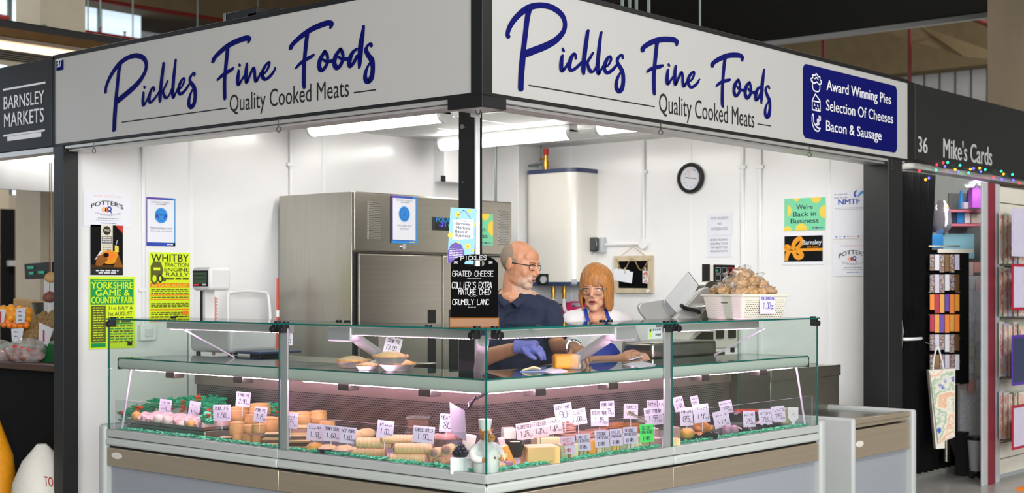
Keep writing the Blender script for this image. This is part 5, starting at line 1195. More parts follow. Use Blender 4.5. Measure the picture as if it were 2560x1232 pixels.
slab(676, 1112, 44, .06, 16, 'dark filled pastry slice at the bottom left of the seam post'); slab(680, 1097, 38, .06, 15, 'dark filled pastry slice upper of the pair left of the seam post', t_=.1)
slab(742, 1120, 56, .06, 17, 'filled pastry slice at the bottom of the stack right of the seam'); slab(745, 1104, 62, .07, 17, 'filled pastry slice in the middle of the stack right of the seam', t_=.13); slab(752, 1087, 72, .08, 22, 'large filled pastry slice on top of the stack right of the seam', t_=.16, mid='porkmeat')
slab(572, 1102, 46, .05, 10, 'flat pastry slice lying in front of the small pork pies'); slab(530, 1092, 26, .04, 8, 'flat pastry piece left of the cut gala pie')
# cut gala pie
p = dk(547, 1094); s = px2m(p)
t = thing('gala_pie', 'cut gala pie showing its pink meat, under the pound fifty price card', 'gala pie', p, (0, 0, YAWZ - .12))
w, h = 54 * s, 44 * s
MB('crust').box((-w / 2, 0, 0), (w / 2, .13, h)).build('crust', t, .012, w=False, seg=3)
b = MB('porkmeat'); b.prism([(.4 * w * math.cos(a) * (1 if abs(math.cos(a)) < .8 else .98), -.003, h * .46 + .33 * h * math.sin(a)) for a in [2 * PI * k / 20 for k in range(20)]], (0, .006, 0)); b.build('meat_face', t, w=False)
# bacon trays on the step
s0 = uv(onu(512, 1090, .09))[1]; s1 = uv(onu(318, 1068, .09))[1]
b = MB('steel'); b.X = MXL; b.box((s0, .09, ZK), (s1, .36, ZK + .05)); tag(b.build('display_step', bevel=.004), 'low steel step holding the two bacon trays in the left counter', 'step')
zt = ZK + .051; sm = (s0 + s1) / 2 + .02
for k, (a, c, lab) in enumerate(((sm + .005, s1 - .01, 'steel tray of pale bacon with a round pickled egg, leftmost in the counter'), (s0 + .0, sm - .005, 'steel tray of pale bacon, right one on the low step'))):
    t = thing('bacon_tray', lab, 'tray', W(.22, (a + c) / 2, zt))
    def lm(m): b = MB(m); b.X = MXL; return b
    b = lm('traysteel'); g = .006
    b.box((a + .02, .09, zt), (c - .02, .34, zt + .003))
    for q in (((a, .075), (c, .08)), ((a, .35), (c, .355)), ((a, .075), (a + .005, .355)), ((c - .005, .075), (c, .355))): b.box((*q[0], zt + .004), (*q[1], zt + .02))
    b.add([(a, .075, zt + .02), (c, .075, zt + .02), (c, .355, zt + .02), (a, .355, zt + .02), (a + .02, .095, zt), (c - .02, .095, zt), (c - .02, .335, zt), (a + .02, .335, zt)], [(0, 1, 5, 4), (1, 2, 6, 5), (2, 3, 7, 6), (3, 0, 4, 7)])
    b.build('tray', t)
    for r in range(7):
        x0 = a + .02 + (c - a - .04) * (r + .5) / 7; ph = rnd.random() * 6
        b = lm('bacon'); pts = []
        for i in range(13):
            v_ = .1 + .225 * i / 12; pts.append((x0 + .006 * math.sin(i + ph), v_, zt + .018 + .007 * math.sin(i * 1.3 + ph) + .012 * math.sin(PI * i / 12)))
        b.tube(pts, [.013] * 13, 8, flat=2.0); b.build('bacon_rasher', t)
for (px, py), r, m_, lab, nm in (((341, 1054), 13, 'eggy', 'golden round egg at the front left corner of the bacon tray', 'pickled_egg'), ((396, 1061), 13, 'onion', 'white onion at the front of the left bacon tray, left of two', 'onion'), ((419, 1065), 13, 'onion', 'white onion between the two bacon trays', 'onion'), ((455, 1074), 11, 'onion', 'pale onion at the front of the right bacon tray', 'onion'), ((478, 1075), 13, 'eggy', 'pale round egg at the front right of the right bacon tray', 'pickled_egg')):
    p = at_t(px, py, 'L', .105 if px < 430 else .11); s = px2m(p)
    tag(MB(m_).ell(p + UP * r * s, (r * s * 1.05, r * s * 1.05, r * s), disp=lambda q: 1 + .05 * max(0, q.z) ** 8).build(nm), lab, nm.replace('_', ' '), )
# --- garnish
def tuft(b, c, r, m):
    k = rnd.randint(6, 8); ph = rnd.random() * 6; T = V((rnd.uniform(-.4, .4), rnd.uniform(-.4, .4), 1)).normalized(); x = T.orthogonal().normalized(); y = T.cross(x)
    ring1 = [c + (x * math.cos(a + ph) + y * math.sin(a + ph)) * r * rnd.uniform(.8, 1.3) + T * r * rnd.uniform(.1, .9) for a in [2 * PI * i / k for i in range(k)]]
    b.add([c - T * r * .2, c + T * r * .7] + ring1, [(0, 2 + i, 2 + (i + 1) % k) for i in range(k)] + [(1, 2 + i, 2 + (i + 1) % k) for i in range(k)], m)
def strip(side, a, c, label):
    b = MB('parsley'); n = int((c - a) / .0085)
    for i in range(n):
        for r in range(3):
            s_ = a + (c - a) * (i + rnd.random()) / n; p = W(.036 + r * .011, s_, ZK + .012 + rnd.random() * .013) if side == 'L' else W(s_, .036 + r * .011, ZK + .012 + rnd.random() * .013)
            tuft(b, p, rnd.uniform(.007, .0105), None)
    o = b.build('parsley_garnish', smooth=False); tag(o, label, 'garnish'); o['kind'] = 'stuff'; o['group'] = 'green plastic parsley strips'
strip('L', 1.45, 2.86, 'green plastic parsley strip along the front of the left end counter'); strip('L', .1, 1.37, 'green plastic parsley strip in front of the sausage rolls'); strip('R', .1, 1.34, 'green plastic parsley strip in front of the cheeses'); strip('R', 1.45, 2.83, 'green plastic parsley strip in front of the black meat trays')
b = MB('parsley')
for (x0, y0, t0), (x1, y1, t1) in (((302, 1050, .1), (378, 1030, .42)), ((380, 1022, .44), (560, 1012, .5)), ((505, 1062, .13), (530, 1056, .15)), ((500, 1035, .42), (535, 1030, .44)), ((672, 1032, .45), (690, 1035, .45))):
    n = max(12, int(abs(x1 - x0) * .9))
    for i in range(n):
        f = rnd.random(); p = onu(x0 + (x1 - x0) * f + rnd.uniform(-3, 3), y0 + (y1 - y0) * f - rnd.uniform(0, 20), t0 + (t1 - t0) * f)
        for j in range(2): tuft(b, p + V((rnd.uniform(-.02, .02), rnd.uniform(-.02, .02), rnd.uniform(-.01, .01))), rnd.uniform(.012, .02), 'parsley')
for px, py, t_ in ((308, 1036, .12), (346, 1024, .2), (350, 1018, .2), (380, 1022, .42), (432, 1018, .44), (455, 1010, .45), (458, 1024, .44), (497, 1000, .46), (502, 1030, .42), (512, 1046, .14), (520, 1044, .14), (528, 1030, .42), (688, 1026, .45)):
    for j in range(4): tuft(b, onu(px + rnd.uniform(-4, 4), py + rnd.uniform(-6, 6), t_), rnd.uniform(.012, .018), 'petal')
o = b.build('leaf_garnish', smooth=False); tag(o, 'green and orange leaf garnish around the bacon trays in the left counter', 'garnish'); o['kind'] = 'stuff'
# --- sausage rolls
def sroll(p, L, r, ang, label, tilt=0):
    t = thing('sausage_roll', label, 'sausage roll', p, (tilt, 0, ang), 'sausage rolls heaped in the second counter')
    n = 26; pts = [(L * (i / n - .5), 0, r * .92) for i in range(n + 1)]; rr = [r * (1 + .05 * math.sin(i * 2.1) + (.0 if 0 < i < n else -.12)) for i in range(n + 1)]
    MB('pastry').tube(pts, rr, 16, flat=.92).build('pastry', t, w=False, ang=60)
    b = MB('porkmeat')
    for sg in (-1, 1): b.ell((sg * L * .497, 0, r * .9), (.009, r * .82, r * .76), nu=12, nv=8)
    b.build('meat_ends', t, w=False); return t
for px, py, L_, r_, ang, t_, lab in ((920, 1143, 88, 14, -.1, 0, 'sausage roll at the bottom left of the heap'), (1020, 1161, 92, 15, -.12, 0, 'sausage roll at the bottom right of the heap'), (935, 1121, 90, 15, -.1, .14, 'sausage roll in the upper row above the bottom left one'), (1035, 1135, 96, 15, -.1, .13, 'sausage roll in the upper row above the bottom right one'), (995, 1110, 80, 13, -.1, .19, 'sausage roll at the back of the heap behind the cheese card'),
    (1075, 1158, 30, 13, 1.0, 0, 'short sausage roll with its end showing at the right of the heap'), (1100, 1166, 30, 12, 1.3, 0, 'short sausage roll lowest at the right end of the heap'), (1118, 1160, 30, 12, .9, 0, 'short sausage roll next to the white box'), (1092, 1142, 34, 13, 1.15, .12, 'short sausage roll in the upper row at the right'), (1122, 1136, 34, 14, 1.2, .14, 'short sausage roll at the top right beside the grapes')):
    p = dk(px, py) if not t_ else at_t(px, py, 'L', t_); s = px2m(p); sroll(p, L_ * s, r_ * s, YAWZ + ang, lab)
# pastries and tray pies
p = dk(787, 1135); s = px2m(p); tag(MB('goldpastry').ell(p + UP * 14 * s, (25 * s, 20 * s, 16 * s), disp=lambda q: 1 + .1 * noise.noise(q * 3)).build('glazed_pasty'), 'shiny golden glazed pasty in front of the stacked pastry slices', 'pasty')
for px, py, w_, h_, m_, lab in ((820, 1140, 54, 20, 'blacktray', 'small pie in a black tray left of the foil tray pie'), (860, 1142, 60, 20, 'foil', 'small pie in a silver foil tray in front of the sausage rolls')):
    p = dk(px, py); s = px2m(p); R_ = w_ * s / 2; t = thing('tray_pie', lab, 'pie', p, (0, 0, YAWZ))
    MB(m_).lathe([(R_ * .72, 0), (R_ * .95, h_ * s * .9), (R_ * 1.02, h_ * s * .95), (R_ * .98, h_ * s), (R_ * .9, h_ * s * .85)], n=24, wob=lambda a, i: 1 + .04 * math.sin(8 * a)).build('tray', t, w=False)
    MB('pastry').lathe([(R_ * .92, h_ * s * .8), (R_ * .9, h_ * s), (R_ * .6, h_ * s * 1.35), (R_ * .2, h_ * s * 1.5), (.001, h_ * s * 1.5)], n=24, wob=lambda a, i: 1 + .02 * math.sin(11 * a)).build('pastry_lid', t, w=False)
for px, py, t_, sp_ in ((895, 1100, .26, .3), (915, 1095, .3, -.4)):
    p = at_t(px, py, 'L', t_); s = px2m(p); t = thing('pasty', 'golden pasty behind the hot pork card, ' + ('front one of the pair' if t_ < .28 else 'rear one of the pair'), 'pasty', p, (0, 0, sp_))
    MB('pastry').ell((0, 0, 12 * s), (26 * s, 15 * s, 13 * s), disp=lambda q: 1 + .12 * noise.noise(q * 4)).build('crust', t, w=False); MB('crust').tube([(26 * s * math.cos(a), 15 * s * math.sin(a), 10 * s) for a in [PI * k / 10 for k in range(11)]], [3 * s + .8 * s * (k % 2) for k in range(11)], 7).build('crimped_edge', t, w=False)
# meat packs and bacon dish at the back of the second counter
for px, py, w_, h_, t_, lab in ((1045, 1080, 56, 34, .36, 'brown roast meat pack under the clear lid behind the cheese card'), (1032, 1104, 36, 22, .3, 'brown roast meat pack lower left behind the cheese card')):
    p = at_t(px, py, 'L', t_); s = px2m(p); t = thing('meat_pack', lab, 'meat pack', p, (0, 0, YAWZ))
    MB('darkmeat').box((-w_ * s / 2, 0, 0), (w_ * s / 2, .09, h_ * s)).build('meat', t, .012, w=False, seg=3); MB('film').box((-w_ * s / 2 - .003, -.003, h_ * s), (w_ * s / 2 + .003, .095, h_ * s + .006)).build('lid', t, w=False)
p = at_t(1117, 1110, 'L', .24); s = px2m(p); t = thing('bacon_dish', 'black dish of raw bacon behind the grapes', 'dish', p, (0, 0, YAWZ - .2))
MB('traysteel').lathe([(30 * s, 0), (38 * s, 14 * s), (40 * s, 15 * s), (36 * s, 13 * s), (28 * s, 2 * s)], n=28).build('dish', t, w=False)
for k in range(5): MB('ham').tube([(-26 * s + 52 * s * i / 8, (k - 2) * 9 * s, 17 * s + 3 * s * math.sin(i + k)) for i in range(9)], 5 * s, 8, flat=1.6).build('bacon_rasher', t, w=False)
# white box with grapes
p = dk(1150, 1186); s = px2m(p); t = thing('display_box', 'plain white box carrying the black grapes left of the pig figure', 'box', p, (0, 0, YAWZ - .1)); o = MB('white').box((-25 * s, 0, 0), (25 * s, .1, 42 * s)).build('box', t, .003, w=False)
q = p + UP * (42 * s + .001) + FW * .05; MB('blacktray').lathe([(16 * s, 0), (22 * s, 5 * s), (23 * s, 6 * s), (15 * s, 2 * s)], (0, 0, 0), 20).build('dish_tmp').location = q
gd = bpy.data.objects['dish_tmp']; gd.name = 'saucer'; tag(gd, 'small black saucer under the grapes on the white box', 'saucer')
t = thing('grapes', 'bunch of black grapes on the saucer beside the pig figure', 'grapes', q + UP * .004)
gi = 0
for r, z, n in ((15, 8, 9), (11, 16, 7), (6, 24, 4), (0, 29, 1)):
    for k in range(n):
        a = 2 * PI * k / n + z; MB('grape').ell((r * s * math.cos(a), r * s * math.sin(a), z * s), 5.6 * s, nu=10, nv=8).build('grape', t, w=False)
MB('leaf').poly([(-20 * s, 0, 18 * s), (-12 * s, -4 * s, 26 * s), (-4 * s, 0, 30 * s), (-12 * s, 6 * s, 24 * s)]).build('leaf', t, w=False)
# --- pig chef figure at the corner
p = dk(1212, 1190); p = W(.075, .075, ZK); s = depth(p) / FPX
t = thing('pig_chef_figure', 'painted pig chef figurine with tall white hat inside the glass corner', 'figurine', p, (0, 0, YAWZ + .55))
H = 140 * s   # local: x right, -y front
def hh(k): return k * H
b = MB('chefwhite'); b.lathe([(.0001, 0), (.2 * H, 0), (.235 * H, .1 * H), (.245 * H, .25 * H), (.235 * H, .42 * H), (.17 * H, .56 * H), (.1 * H, .63 * H), (.0001, .64 * H)], n=28, wob=lambda a, i: 1 + .06 * math.cos(a + 1.57)); b.build('coat', t, w=False)
b = MB('pigskin'); b.ell((0, -.03 * H, .71 * H), (.12 * H, .135 * H, .115 * H)); b.tube([(0, -.12 * H, .70 * H), (0, -.2 * H, .685 * H), (0, -.235 * H, .682 * H)], [.085 * H, .07 * H, .066 * H], 14); b.ell((0, -.13 * H, .635 * H), (.07 * H, .08 * H, .035 * H))
for sg in (-1, 1): b.prism([(sg * .07 * H, -.03 * H, .79 * H), (sg * .14 * H, -.06 * H, .84 * H), (sg * .13 * H, -.0 * H, .75 * H)], (0, .02 * H, 0))
b.build('head', t, w=False)
b = MB('ink')
for sg in (-1, 1): b.ell((sg * .05 * H, -.135 * H, .745 * H), .011 * H, nu=8, nv=6); b.ell((sg * .024 * H, -.236 * H, .69 * H), .01 * H, nu=8, nv=6)
b.build('eyes', t, w=False)
b = MB('chefwhite'); b.lathe([(.1 * H, .79 * H), (.105 * H, .8 * H), (.105 * H, .87 * H), (.118 * H, .92 * H), (.122 * H, .985 * H), (.11 * H, 1.0 * H), (.0001, 1.0 * H)], (0, .01 * H, 0), 24, wob=lambda a, i: 1 + (.03 * math.sin(9 * a) if i > 2 else 0)); b.build('chef_hat', t, w=False)
for sg, hx in ((-1, -.17), (1, .2)):
    b = MB('chefwhite'); b.tube(smooth_path([(sg * .17 * H, 0, .52 * H), (sg * .27 * H, -.02 * H, .42 * H), (sg * .27 * H, -.1 * H, .33 * H), (hx * H, -.2 * H, .31 * H)], 4), [.075 * H] * 13, 12); b.build('sleeve', t, w=False)
    b = MB('pigskin'); b.ell((hx * H, -.235 * H, .30 * H), (.045 * H, .05 * H, .042 * H)); b.build('hand', t, w=False)
b = MB('cheesecream'); b.lathe([(.03 * H, 0), (.07 * H, .1 * H), (.075 * H, .105 * H), (.06 * H, .09 * H), (.0001, .05 * H)], (.24 * H, -.24 * H, .28 * H), 18); b.build('bowl', t, w=False)
b = MB('darkmeat'); b.ell((.05 * H, -.25 * H, .33 * H), (.03 * H, .012 * H, .022 * H)); b.build('spoon', t, w=False)
b = MB('chefwhite')
for k in range(4): b.ell((.0, -.238 * H - .004 * k, (.22 + .08 * k) * H), .008 * H, nu=8, nv=6)
b.build('buttons', t, w=False)
# --- cheeses and meats, third counter
def block(px, py, w_, h_, d_, m_, lab, name='cheese_block', ang=0, tilt=0, t_=None, side='R', cat='cheese', grp=None, bev=.004, top=None):
    p = dk(px, py) if t_ is None else at_t(px, py, side, t_); s = px2m(p)
    t = MB(m_); w, h = w_ * s, h_ * s; t.box((-w / 2, 0, 0), (w / 2, d_, h))
    if top: t.box((-w / 2 + .002, .002, h - .001), (w / 2 - .002, d_ - .002, h + .0025), top)
    o = t.build(name, bevel=bev); o.location = p; o.rotation_euler = (0, tilt, YAWZ + ang); return tag(o, lab, cat, grp)
block(1360, 1168, 84, 50, .12, 'cheesered', 'large orange red block of cheese at the front left of the cheese counter', ang=.3, top='cheesecream')
block(1372, 1118, 62, 24, .1, 'cheesecream', 'pale wrapped cheese block behind the large orange one', t_=.22, ang=.3)
block(1275, 1098, 32, 28, .07, 'cheesewhite', 'pale cheese piece at the back beside the pig figure', t_=.3, ang=.2)
cols = ['cheesesage', 'cheesecream', 'cheesesage', 'cheeseorange', 'cheesecream', 'cheesesage', 'cheeseyellow', 'cheesesage', 'cheesewhite', 'cheesecream', 'cheesesage']
what = ['sage coloured', 'cream', 'grey green', 'bright orange', 'pale cream', 'dull green', 'yellow', 'greenish', 'white veined', 'plain cream', 'mottled green']
for k, (px, py) in enumerate(((1412, 1163), (1437, 1158), (1459, 1154), (1481, 1150), (1502, 1147), (1521, 1143), (1540, 1140), (1559, 1137), (1578, 1134), (1597, 1131), (1615, 1128))):
    block(px, py - 4, 20, 46 - k * .8, .09, cols[k], what[k] + ' slab of cheese in the upright row, ' + ('nearest the large orange block' if k == 0 else 'number %d from the large orange block' % (k + 1) if k < 10 else 'under the green card'), ang=.32)
block(1287, 1172, 17, 62, .05, 'cheeseorange', 'tall striped cheese wedge leaning beside the pig figure', ang=.2, tilt=-.42, top='cheesecream')
block(1262, 1140, 16, 46, .05, 'bacon', 'pale pink marbled cheese wedge right of the pig figure', ang=.1, tilt=-.2, t_=.16)
block(1256, 1176, 26, 16, .04, 'pastry', 'small orange and cream cheese piece by the pig figure', ang=.3, tilt=-.15)
block(1274, 1172, 20, 18, .05, 'lilacmeat', 'dark wine coloured cheese piece behind the small cream piece', ang=.3, t_=.1)
p = at_t(1288, 1142, 'R', .16); s = px2m(p); t = thing('fluted_bowl', 'black fluted bowl behind the leaning cheese wedge', 'bowl', p); MB('blacktray').lathe([(14 * s, 0), (24 * s, 36 * s), (26 * s, 40 * s), (23 * s, 38 * s), (13 * s, 3 * s)], n=40, wob=lambda a, i: 1 + .05 * math.sin(14 * a)).build('bowl', t, w=False)
MB('cheesecream').ell((0, 0, 30 * s), (21 * s, 21 * s, 10 * s)).build('filling', t, w=False)
p = at_t(1168, 1122, 'L', .2); s = px2m(p); block(1168, 1125, 32, 38, .05, 'cheesewhite', 'pale soft cheese wedge behind the grapes left of the corner', t_=.2, side='L', tilt=.2)
def ham_stack(px, py, w_, h_, d_, n, m_, lab, t_, edge=None, ang=.3):
    p = at_t(px, py, 'R', t_); s = px2m(p); t = thing('sliced_meat', lab, 'sliced meat', p, (0, 0, YAWZ + ang), 'stacks of sliced meat'); w, h = w_ * s / 2, h_ * s
    for i in range(n):
        ph = rnd.random() * 6; z0 = h * i / n; th = h / n * .8; b = MB(m_); K = 22; ox, oy = rnd.uniform(-.06, .06) * w, rnd.uniform(-.04, .04) * d_
        rim = [(w * math.cos(2 * PI * j / K) * (1 + .04 * math.sin(3 * j + ph)) + ox, d_ / 2 * (1 + math.sin(2 * PI * j / K)) + oy) for j in range(K)]
        dz = lambda j: .25 * th * math.sin(2 * PI * j / K * 2 + ph)
        lo = [(x, y, z0 + dz(j)) for j, (x, y) in enumerate(rim)]; hi = [(x, y, z0 + th + dz(j)) for j, (x, y) in enumerate(rim)]
        b.add(lo + hi, [list(range(K))[::-1], list(range(K, 2 * K))]); b.add(lo + hi, [(j, (j + 1) % K, K + (j + 1) % K, K + j) for j in range(K)], edge or m_); b.build('slice', t, w=False)
    return t
ham_stack(1420, 1092, 60, 36, .1, 7, 'ham', 'tall stack of pink ham slices under the chop pork card', .26)
ham_stack(1467, 1098, 52, 18, .1, 4, 'ham', 'low stack of pink ham slices under the beef card', .24)
ham_stack(1500, 1088, 58, 14, .1, 3, 'ham', 'stack of sliced pork with a golden edge under the belly pork card', .3, 'goldpastry')
ham_stack(1538, 1080, 60, 24, .1, 5, 'ham', 'stack of brown edged ham slices in the middle of the counter', .34, 'hamedge')
ham_stack(1582, 1082, 50, 24, .1, 5, 'hamedge', 'stack of dark roast slices under the turkey card', .3, 'roast')
ham_stack(1618, 1068, 46, 22, .1, 4, 'bacon', 'stack of pale turkey slices left of the right seam post', .34, 'fat')
for px, py, w_, h_, m_, lab, t_ in ((1634, 1094, 30, 22, 'porkmeat', 'pressed meat block, upper of two by the right seam post', .22), (1640, 1118, 32, 22, 'porkmeat', 'pressed meat block, lower of two by the right seam post', .1)):
    block(px, py, w_, h_, .08, m_, lab, 'meat_block', t_=t_, ang=.3, cat='meat', top='fat')
b = MB('oldwood'); a, c = onv(1568, 1030, .17), onv(1622, 1056, .19); b.tube([a, c], [.006, .004], 8); b.tube([a + UP * .004 + RT * .01, c], .003, 6, 'steel'); tag(b.build('serving_tongs'), 'wooden tongs lying on the sliced meat beside the turkey card', 'tongs')
# --- fourth counter: black trays
def sctray(px, py, w_, h_, d_, lab, t_, fill=None, ang=.3):
    p = at_t(px, py, 'R', t_); s = px2m(p); t = thing('meat_tray', lab, 'tray', p, (0, 0, YAWZ + ang), 'black scalloped meat trays'); w, h = w_ * s / 2, h_ * s; K = 64; b = MB('blacktray'); vs = []
    for rr, zz in ((.86, 0), (1, h), (1.03, h), (.97, h * .92), (.84, .004)):
        for j in range(K):
            a = 2 * PI * j / K; q = max(abs(math.cos(a)), abs(math.sin(a))); k = rr / q ** .82; wv_ = h * .12 * math.sin(j * PI / 2 + .5) if zz > h * .5 else 0
            vs.append((w * math.cos(a) * k, d_ / 2 + d_ / 2 * math.sin(a) * k, zz + wv_))
    b.add(vs, [(i * K + j, i * K + (j + 1) % K, (i + 1) * K + (j + 1) % K, (i + 1) * K + j) for i in range(4) for j in range(K)] + [list(range(K))[::-1], list(range(4 * K, 5 * K))]); b.build('tray', t, w=False)
    for k, (m_, x, y, z, rx, ry, rz) in enumerate(fill or []):
        MB(m_).ell((x * w, y * d_, h * .4 + z * h), (rx * w, ry * d_, rz * h), nu=14, nv=10, disp=lambda q: 1 + .12 * noise.noise(q * 3 + V((k, 0, 0)))).build('meat', t, w=False)
    return t
sctray(1755, 1108, 100, 22, .11, 'black scalloped tray under the roast chicken in the right counter', .06, [('roast', .1, .6, .2, .3, .3, .6)])
sctray(1845, 1092, 76, 20, .1, 'black tray of pale meat in the middle of the right counter', .1, [('cheesewhite', -.1, .4, .5, .25, .25, .3), ('fat', .35, .5, .4, .2, .2, .3), ('bacon', -.5, .5, .4, .25, .3, .4)])
sctray(1925, 1080, 76, 20, .1, 'black tray at the right end of the right counter', .1, [('bacon', -.5, .5, .5, .25, .25, .4), ('fat', -.1, .5, .4, .25, .2, .3)])
sctray(1790, 1062, 90, 22, .12, 'black tray behind the roast chicken', .3, [('lilacmeat', -.3, .5, .4, .3, .3, .4), ('ham', .3, .4, .4, .3, .25, .4)])
sctray(1862, 1056, 84, 22, .12, 'black tray at the back of the right counter before the red pack', .32, [('lilacmeat', -.3, .5, .4, .35, .3, .4), ('darkmeat', .3, .5, .4, .3, .3, .4)])
block(1691, 1122, 24, 26, .07, 'pastry', 'lower pale pastry block just right of the right seam post', 'pastry_block', ang=.3, cat='pastry'); block(1691, 1096, 24, 28, .07, 'porkmeat', 'upper pressed meat block just right of the right seam post', 'meat_block', ang=.3, cat='meat', t_=.08)
p = at_t(1718, 1096, 'R', .075); s = px2m(p); tag(MB('goldpastry').ell(p + UP * 13 * s, (20 * s, 18 * s, 14 * s)).build('breaded_ham'), 'golden breadcrumbed ham ball in the right counter', 'ham')
p = at_t(1754, 1082, 'R', .13); s = px2m(p); t = thing('roast_chicken', 'small roast chicken in the right counter under a price card', 'roast chicken', p, (0, 0, YAWZ + .3))
MB('roast').ell((0, 0, 14 * s), (23 * s, 18 * s, 15 * s), disp=lambda q: 1 + .14 * noise.noise(q * 3)).build('body', t, w=False)
for sg in (-1, 1): MB('roast').tube([(sg * 12 * s, -10 * s, 10 * s), (sg * 20 * s, -16 * s, 14 * s), (sg * 12 * s, -24 * s, 10 * s)], [8 * s, 7 * s, 3 * s], 10).build('drumstick', t, w=False)
for px, py, r in ((1817, 1088, 13), (1836, 1086, 12)): p = at_t(px, py, 'R', .06); s = px2m(p); tag(MB('lilacmeat').ell(p + UP * r * s, (r * s * .9, r * s, r * s * 1.05)).build('cooked_sausage'), 'mauve cooked sausage end in the right counter, ' + ('left of two' if px < 1830 else 'right of two'), 'sausage')
block(1868, 1042, 62, 18, .08, 'salami', 'bright orange red wrapped pack at the back of the right counter', 'wrapped_pack', t_=.36, ang=.3, cat='pack', bev=.008)
block(1925, 1056, 44, 30, .1, 'darkmeat', 'brown loaf of meat with pale top, left of two at the right end', 'meat_loaf', t_=.26, ang=.3, cat='meat', top='fat'); block(1972, 1058, 48, 36, .1, 'cheesesage', 'olive brown loaf of meat at the far right end', 'meat_loaf', t_=.2, ang=.3, cat='meat', top='fat')
# --- steak pies on the shelf glass
def shelf_pie(px, py, w_, lab, z=1.0685, spin=0, h_=.24):
    p = onz(px, py, z); s = px2m(p); R_ = w_ * s / 2; t = thing('steak_pie', lab, 'pie', p, (0, 0, spin), 'steak pies on the glass shelf')
    MB('foil').lathe([(R_ * .68, 0), (R_ * .95, R_ * .32), (R_ * 1.02, R_ * .34), (R_ * .97, R_ * .36), (R_ * .9, R_ * .3)], n=36, wob=lambda a, i: 1 + .012 * math.sin(18 * a)).build('foil_dish', t, w=False)
    MB('pastry').lathe([(R_ * .88, R_ * .3), (R_ * .94, R_ * .38), (R_ * .75, R_ * .46), (R_ * .4, R_ * .6), (.001, R_ * .64)], n=36, wob=lambda a, i: 1 + (.03 * math.sin(15 * a) if i == 1 else 0)).build('pastry_lid', t, w=False)
    b = MB('crust'); K = 45; b.tube([(R_ * .93 * math.cos(a), R_ * .93 * math.sin(a), R_ * (.38 + .035 * math.sin(15 * a))) for a in [2 * PI * k / K for k in range(K)]], R_ * .06, 7, closed=True); b.build('crimped_rim', t, w=False)
    return t
shelf_pie(882, 918, 92, 'steak pie in foil at the left of the shelf group'); shelf_pie(918, 924, 62, 'small steak pie in the middle of the shelf group', spin=.4)
p3 = shelf_pie(994, 926, 96, 'steak pie in foil at the right of the shelf group', spin=1)
q = p3.location; s = px2m(q); shelf_pie(976, 907, 92, 'steak pie stacked on top of the shelf group under its price card', z=1.0685 + 26 * s, spin=.2)
p = onz(1417, 922, 1.0685); s = px2m(p); t = thing('wheel_cheese', 'bright orange cheese block half wrapped in film under the man’s hand', 'cheese', p, (0, 0, YAWZ + .1)); MB('cheeseorange').box((-30 * s, 0, 0), (30 * s, .1, 36 * s)).build('cheese', t, .012, w=False, seg=3)
b = MB('film'); b.prism([(8 * s, -.002, 0), (34 * s, -.02, 0), (34 * s, -.004, 36 * s), (10 * s, -.002, 37 * s)], (0, .003, 0)); b.build('film', t, w=False)
p = onz(1328, 928, 1.0685); s = px2m(p); t = thing('wrapped_cheese', 'pale cheese wedge on blue paper left of the orange cheese', 'cheese', p, (0, 0, YAWZ)); MB('cheesecream').prism([(-22 * s, 0, 5 * s), (6 * s, -.01, 14 * s), (24 * s, .03, 8 * s), (-16 * s, .06, 4 * s)], (0, 0, -4 * s)).build('wedge', t, w=False); MB('bluepaper').prism([(-28 * s, -.02, 0), (34 * s, -.025, 0), (42 * s, .04, 0), (-20 * s, .06, 0)], (0, 0, 1.5 * s)).build('paper', t, w=False)
b = MB('paperwhite'); pts = [onz(*c, 1.0685) for c in ((1350, 929), (1385, 916), (1420, 928), (1395, 932))]; b.prism(pts, (0, 0, .002)); tag(b.build('wrapping_sheet', smooth=False), 'white wrapping sheet on the glass shelf in front of the orange cheese', 'paper')
b = MB('paperwhite'); pts = [onz(*c, 1.0685) for c in ((1556, 912), (1600, 903), (1640, 912), (1598, 920))]; b.prism(pts, (0, 0, .003)); tag(b.build('wrapping_sheet', smooth=False), 'white papers on the glass shelf under the woman’s hands', 'paper')
# --- price cards
def price(px, py, w_, h_, side, t_, roll, lines, lab, card='lilaccard', ink='inkpen', yaw=0, stick=1, clip=0, skew=0):
    p = at_t(px, py, side, t_); s = px2m(p); w, h = w_ * s, h_ * s
    e0 = (RT * math.cos(yaw) + FW * math.sin(yaw)); ex = (e0 * math.cos(roll) + UP * math.sin(roll)); ey = (UP * math.cos(roll) - e0 * math.sin(roll)); n = ex.cross(ey) * 1.0
    if n.dot(FW) > 0: n = -n
    O = p - ex * w / 2 - ey * h / 2
    t = thing('price_card', lab, 'price card', p, (0, 0, 0), 'price cards in the display')
    b = MB(card); b.prism([O, O + ex * w, O + ex * w + ey * h, O + ey * h], -n * .0008); b.build('card', t, smooth=False)
    b = MB(ink); b.m = ink; nl = len(lines)
    for k, (tx, a, c, wd, hg) in enumerate(lines): hand(b, tx, O + n * .0012 + ex * a * w + ey * c * h, ex, ey, wd * w, hg * h, .0005 + .0008 * hg * h / .03, ink, .05)
    if b.f: b.build('handwriting', t, smooth=False)
    if stick: b = MB('white' if not clip else 'ink'); q = O + ex * w * .5; b.tube([q + ey * (.004 if not clip else h * .3) + n * -.002, q - UP * .05 * (1 if not clip else 1.3)], .0018 if not clip else .0012, 6); b.build('prong', t)
    if clip:
        b = MB('ink'); q = O + ex * w * .5 + ey * h * .25 + n * .002
        b.tube([q + ex * (.006 * math.sin(a) * (1 - a / 18)) + ey * (.008 * math.cos(a) * (1 - a / 18)) for a in [k * .45 for k in range(24)]], .0008, 5); b.build('spiral_clip', t)
    return t
L2 = lambda a, c: [(a, .1, .68, .8, .2), (c, .22, .22, .5, .3), ('EA', .76, .16, .18, .1)]
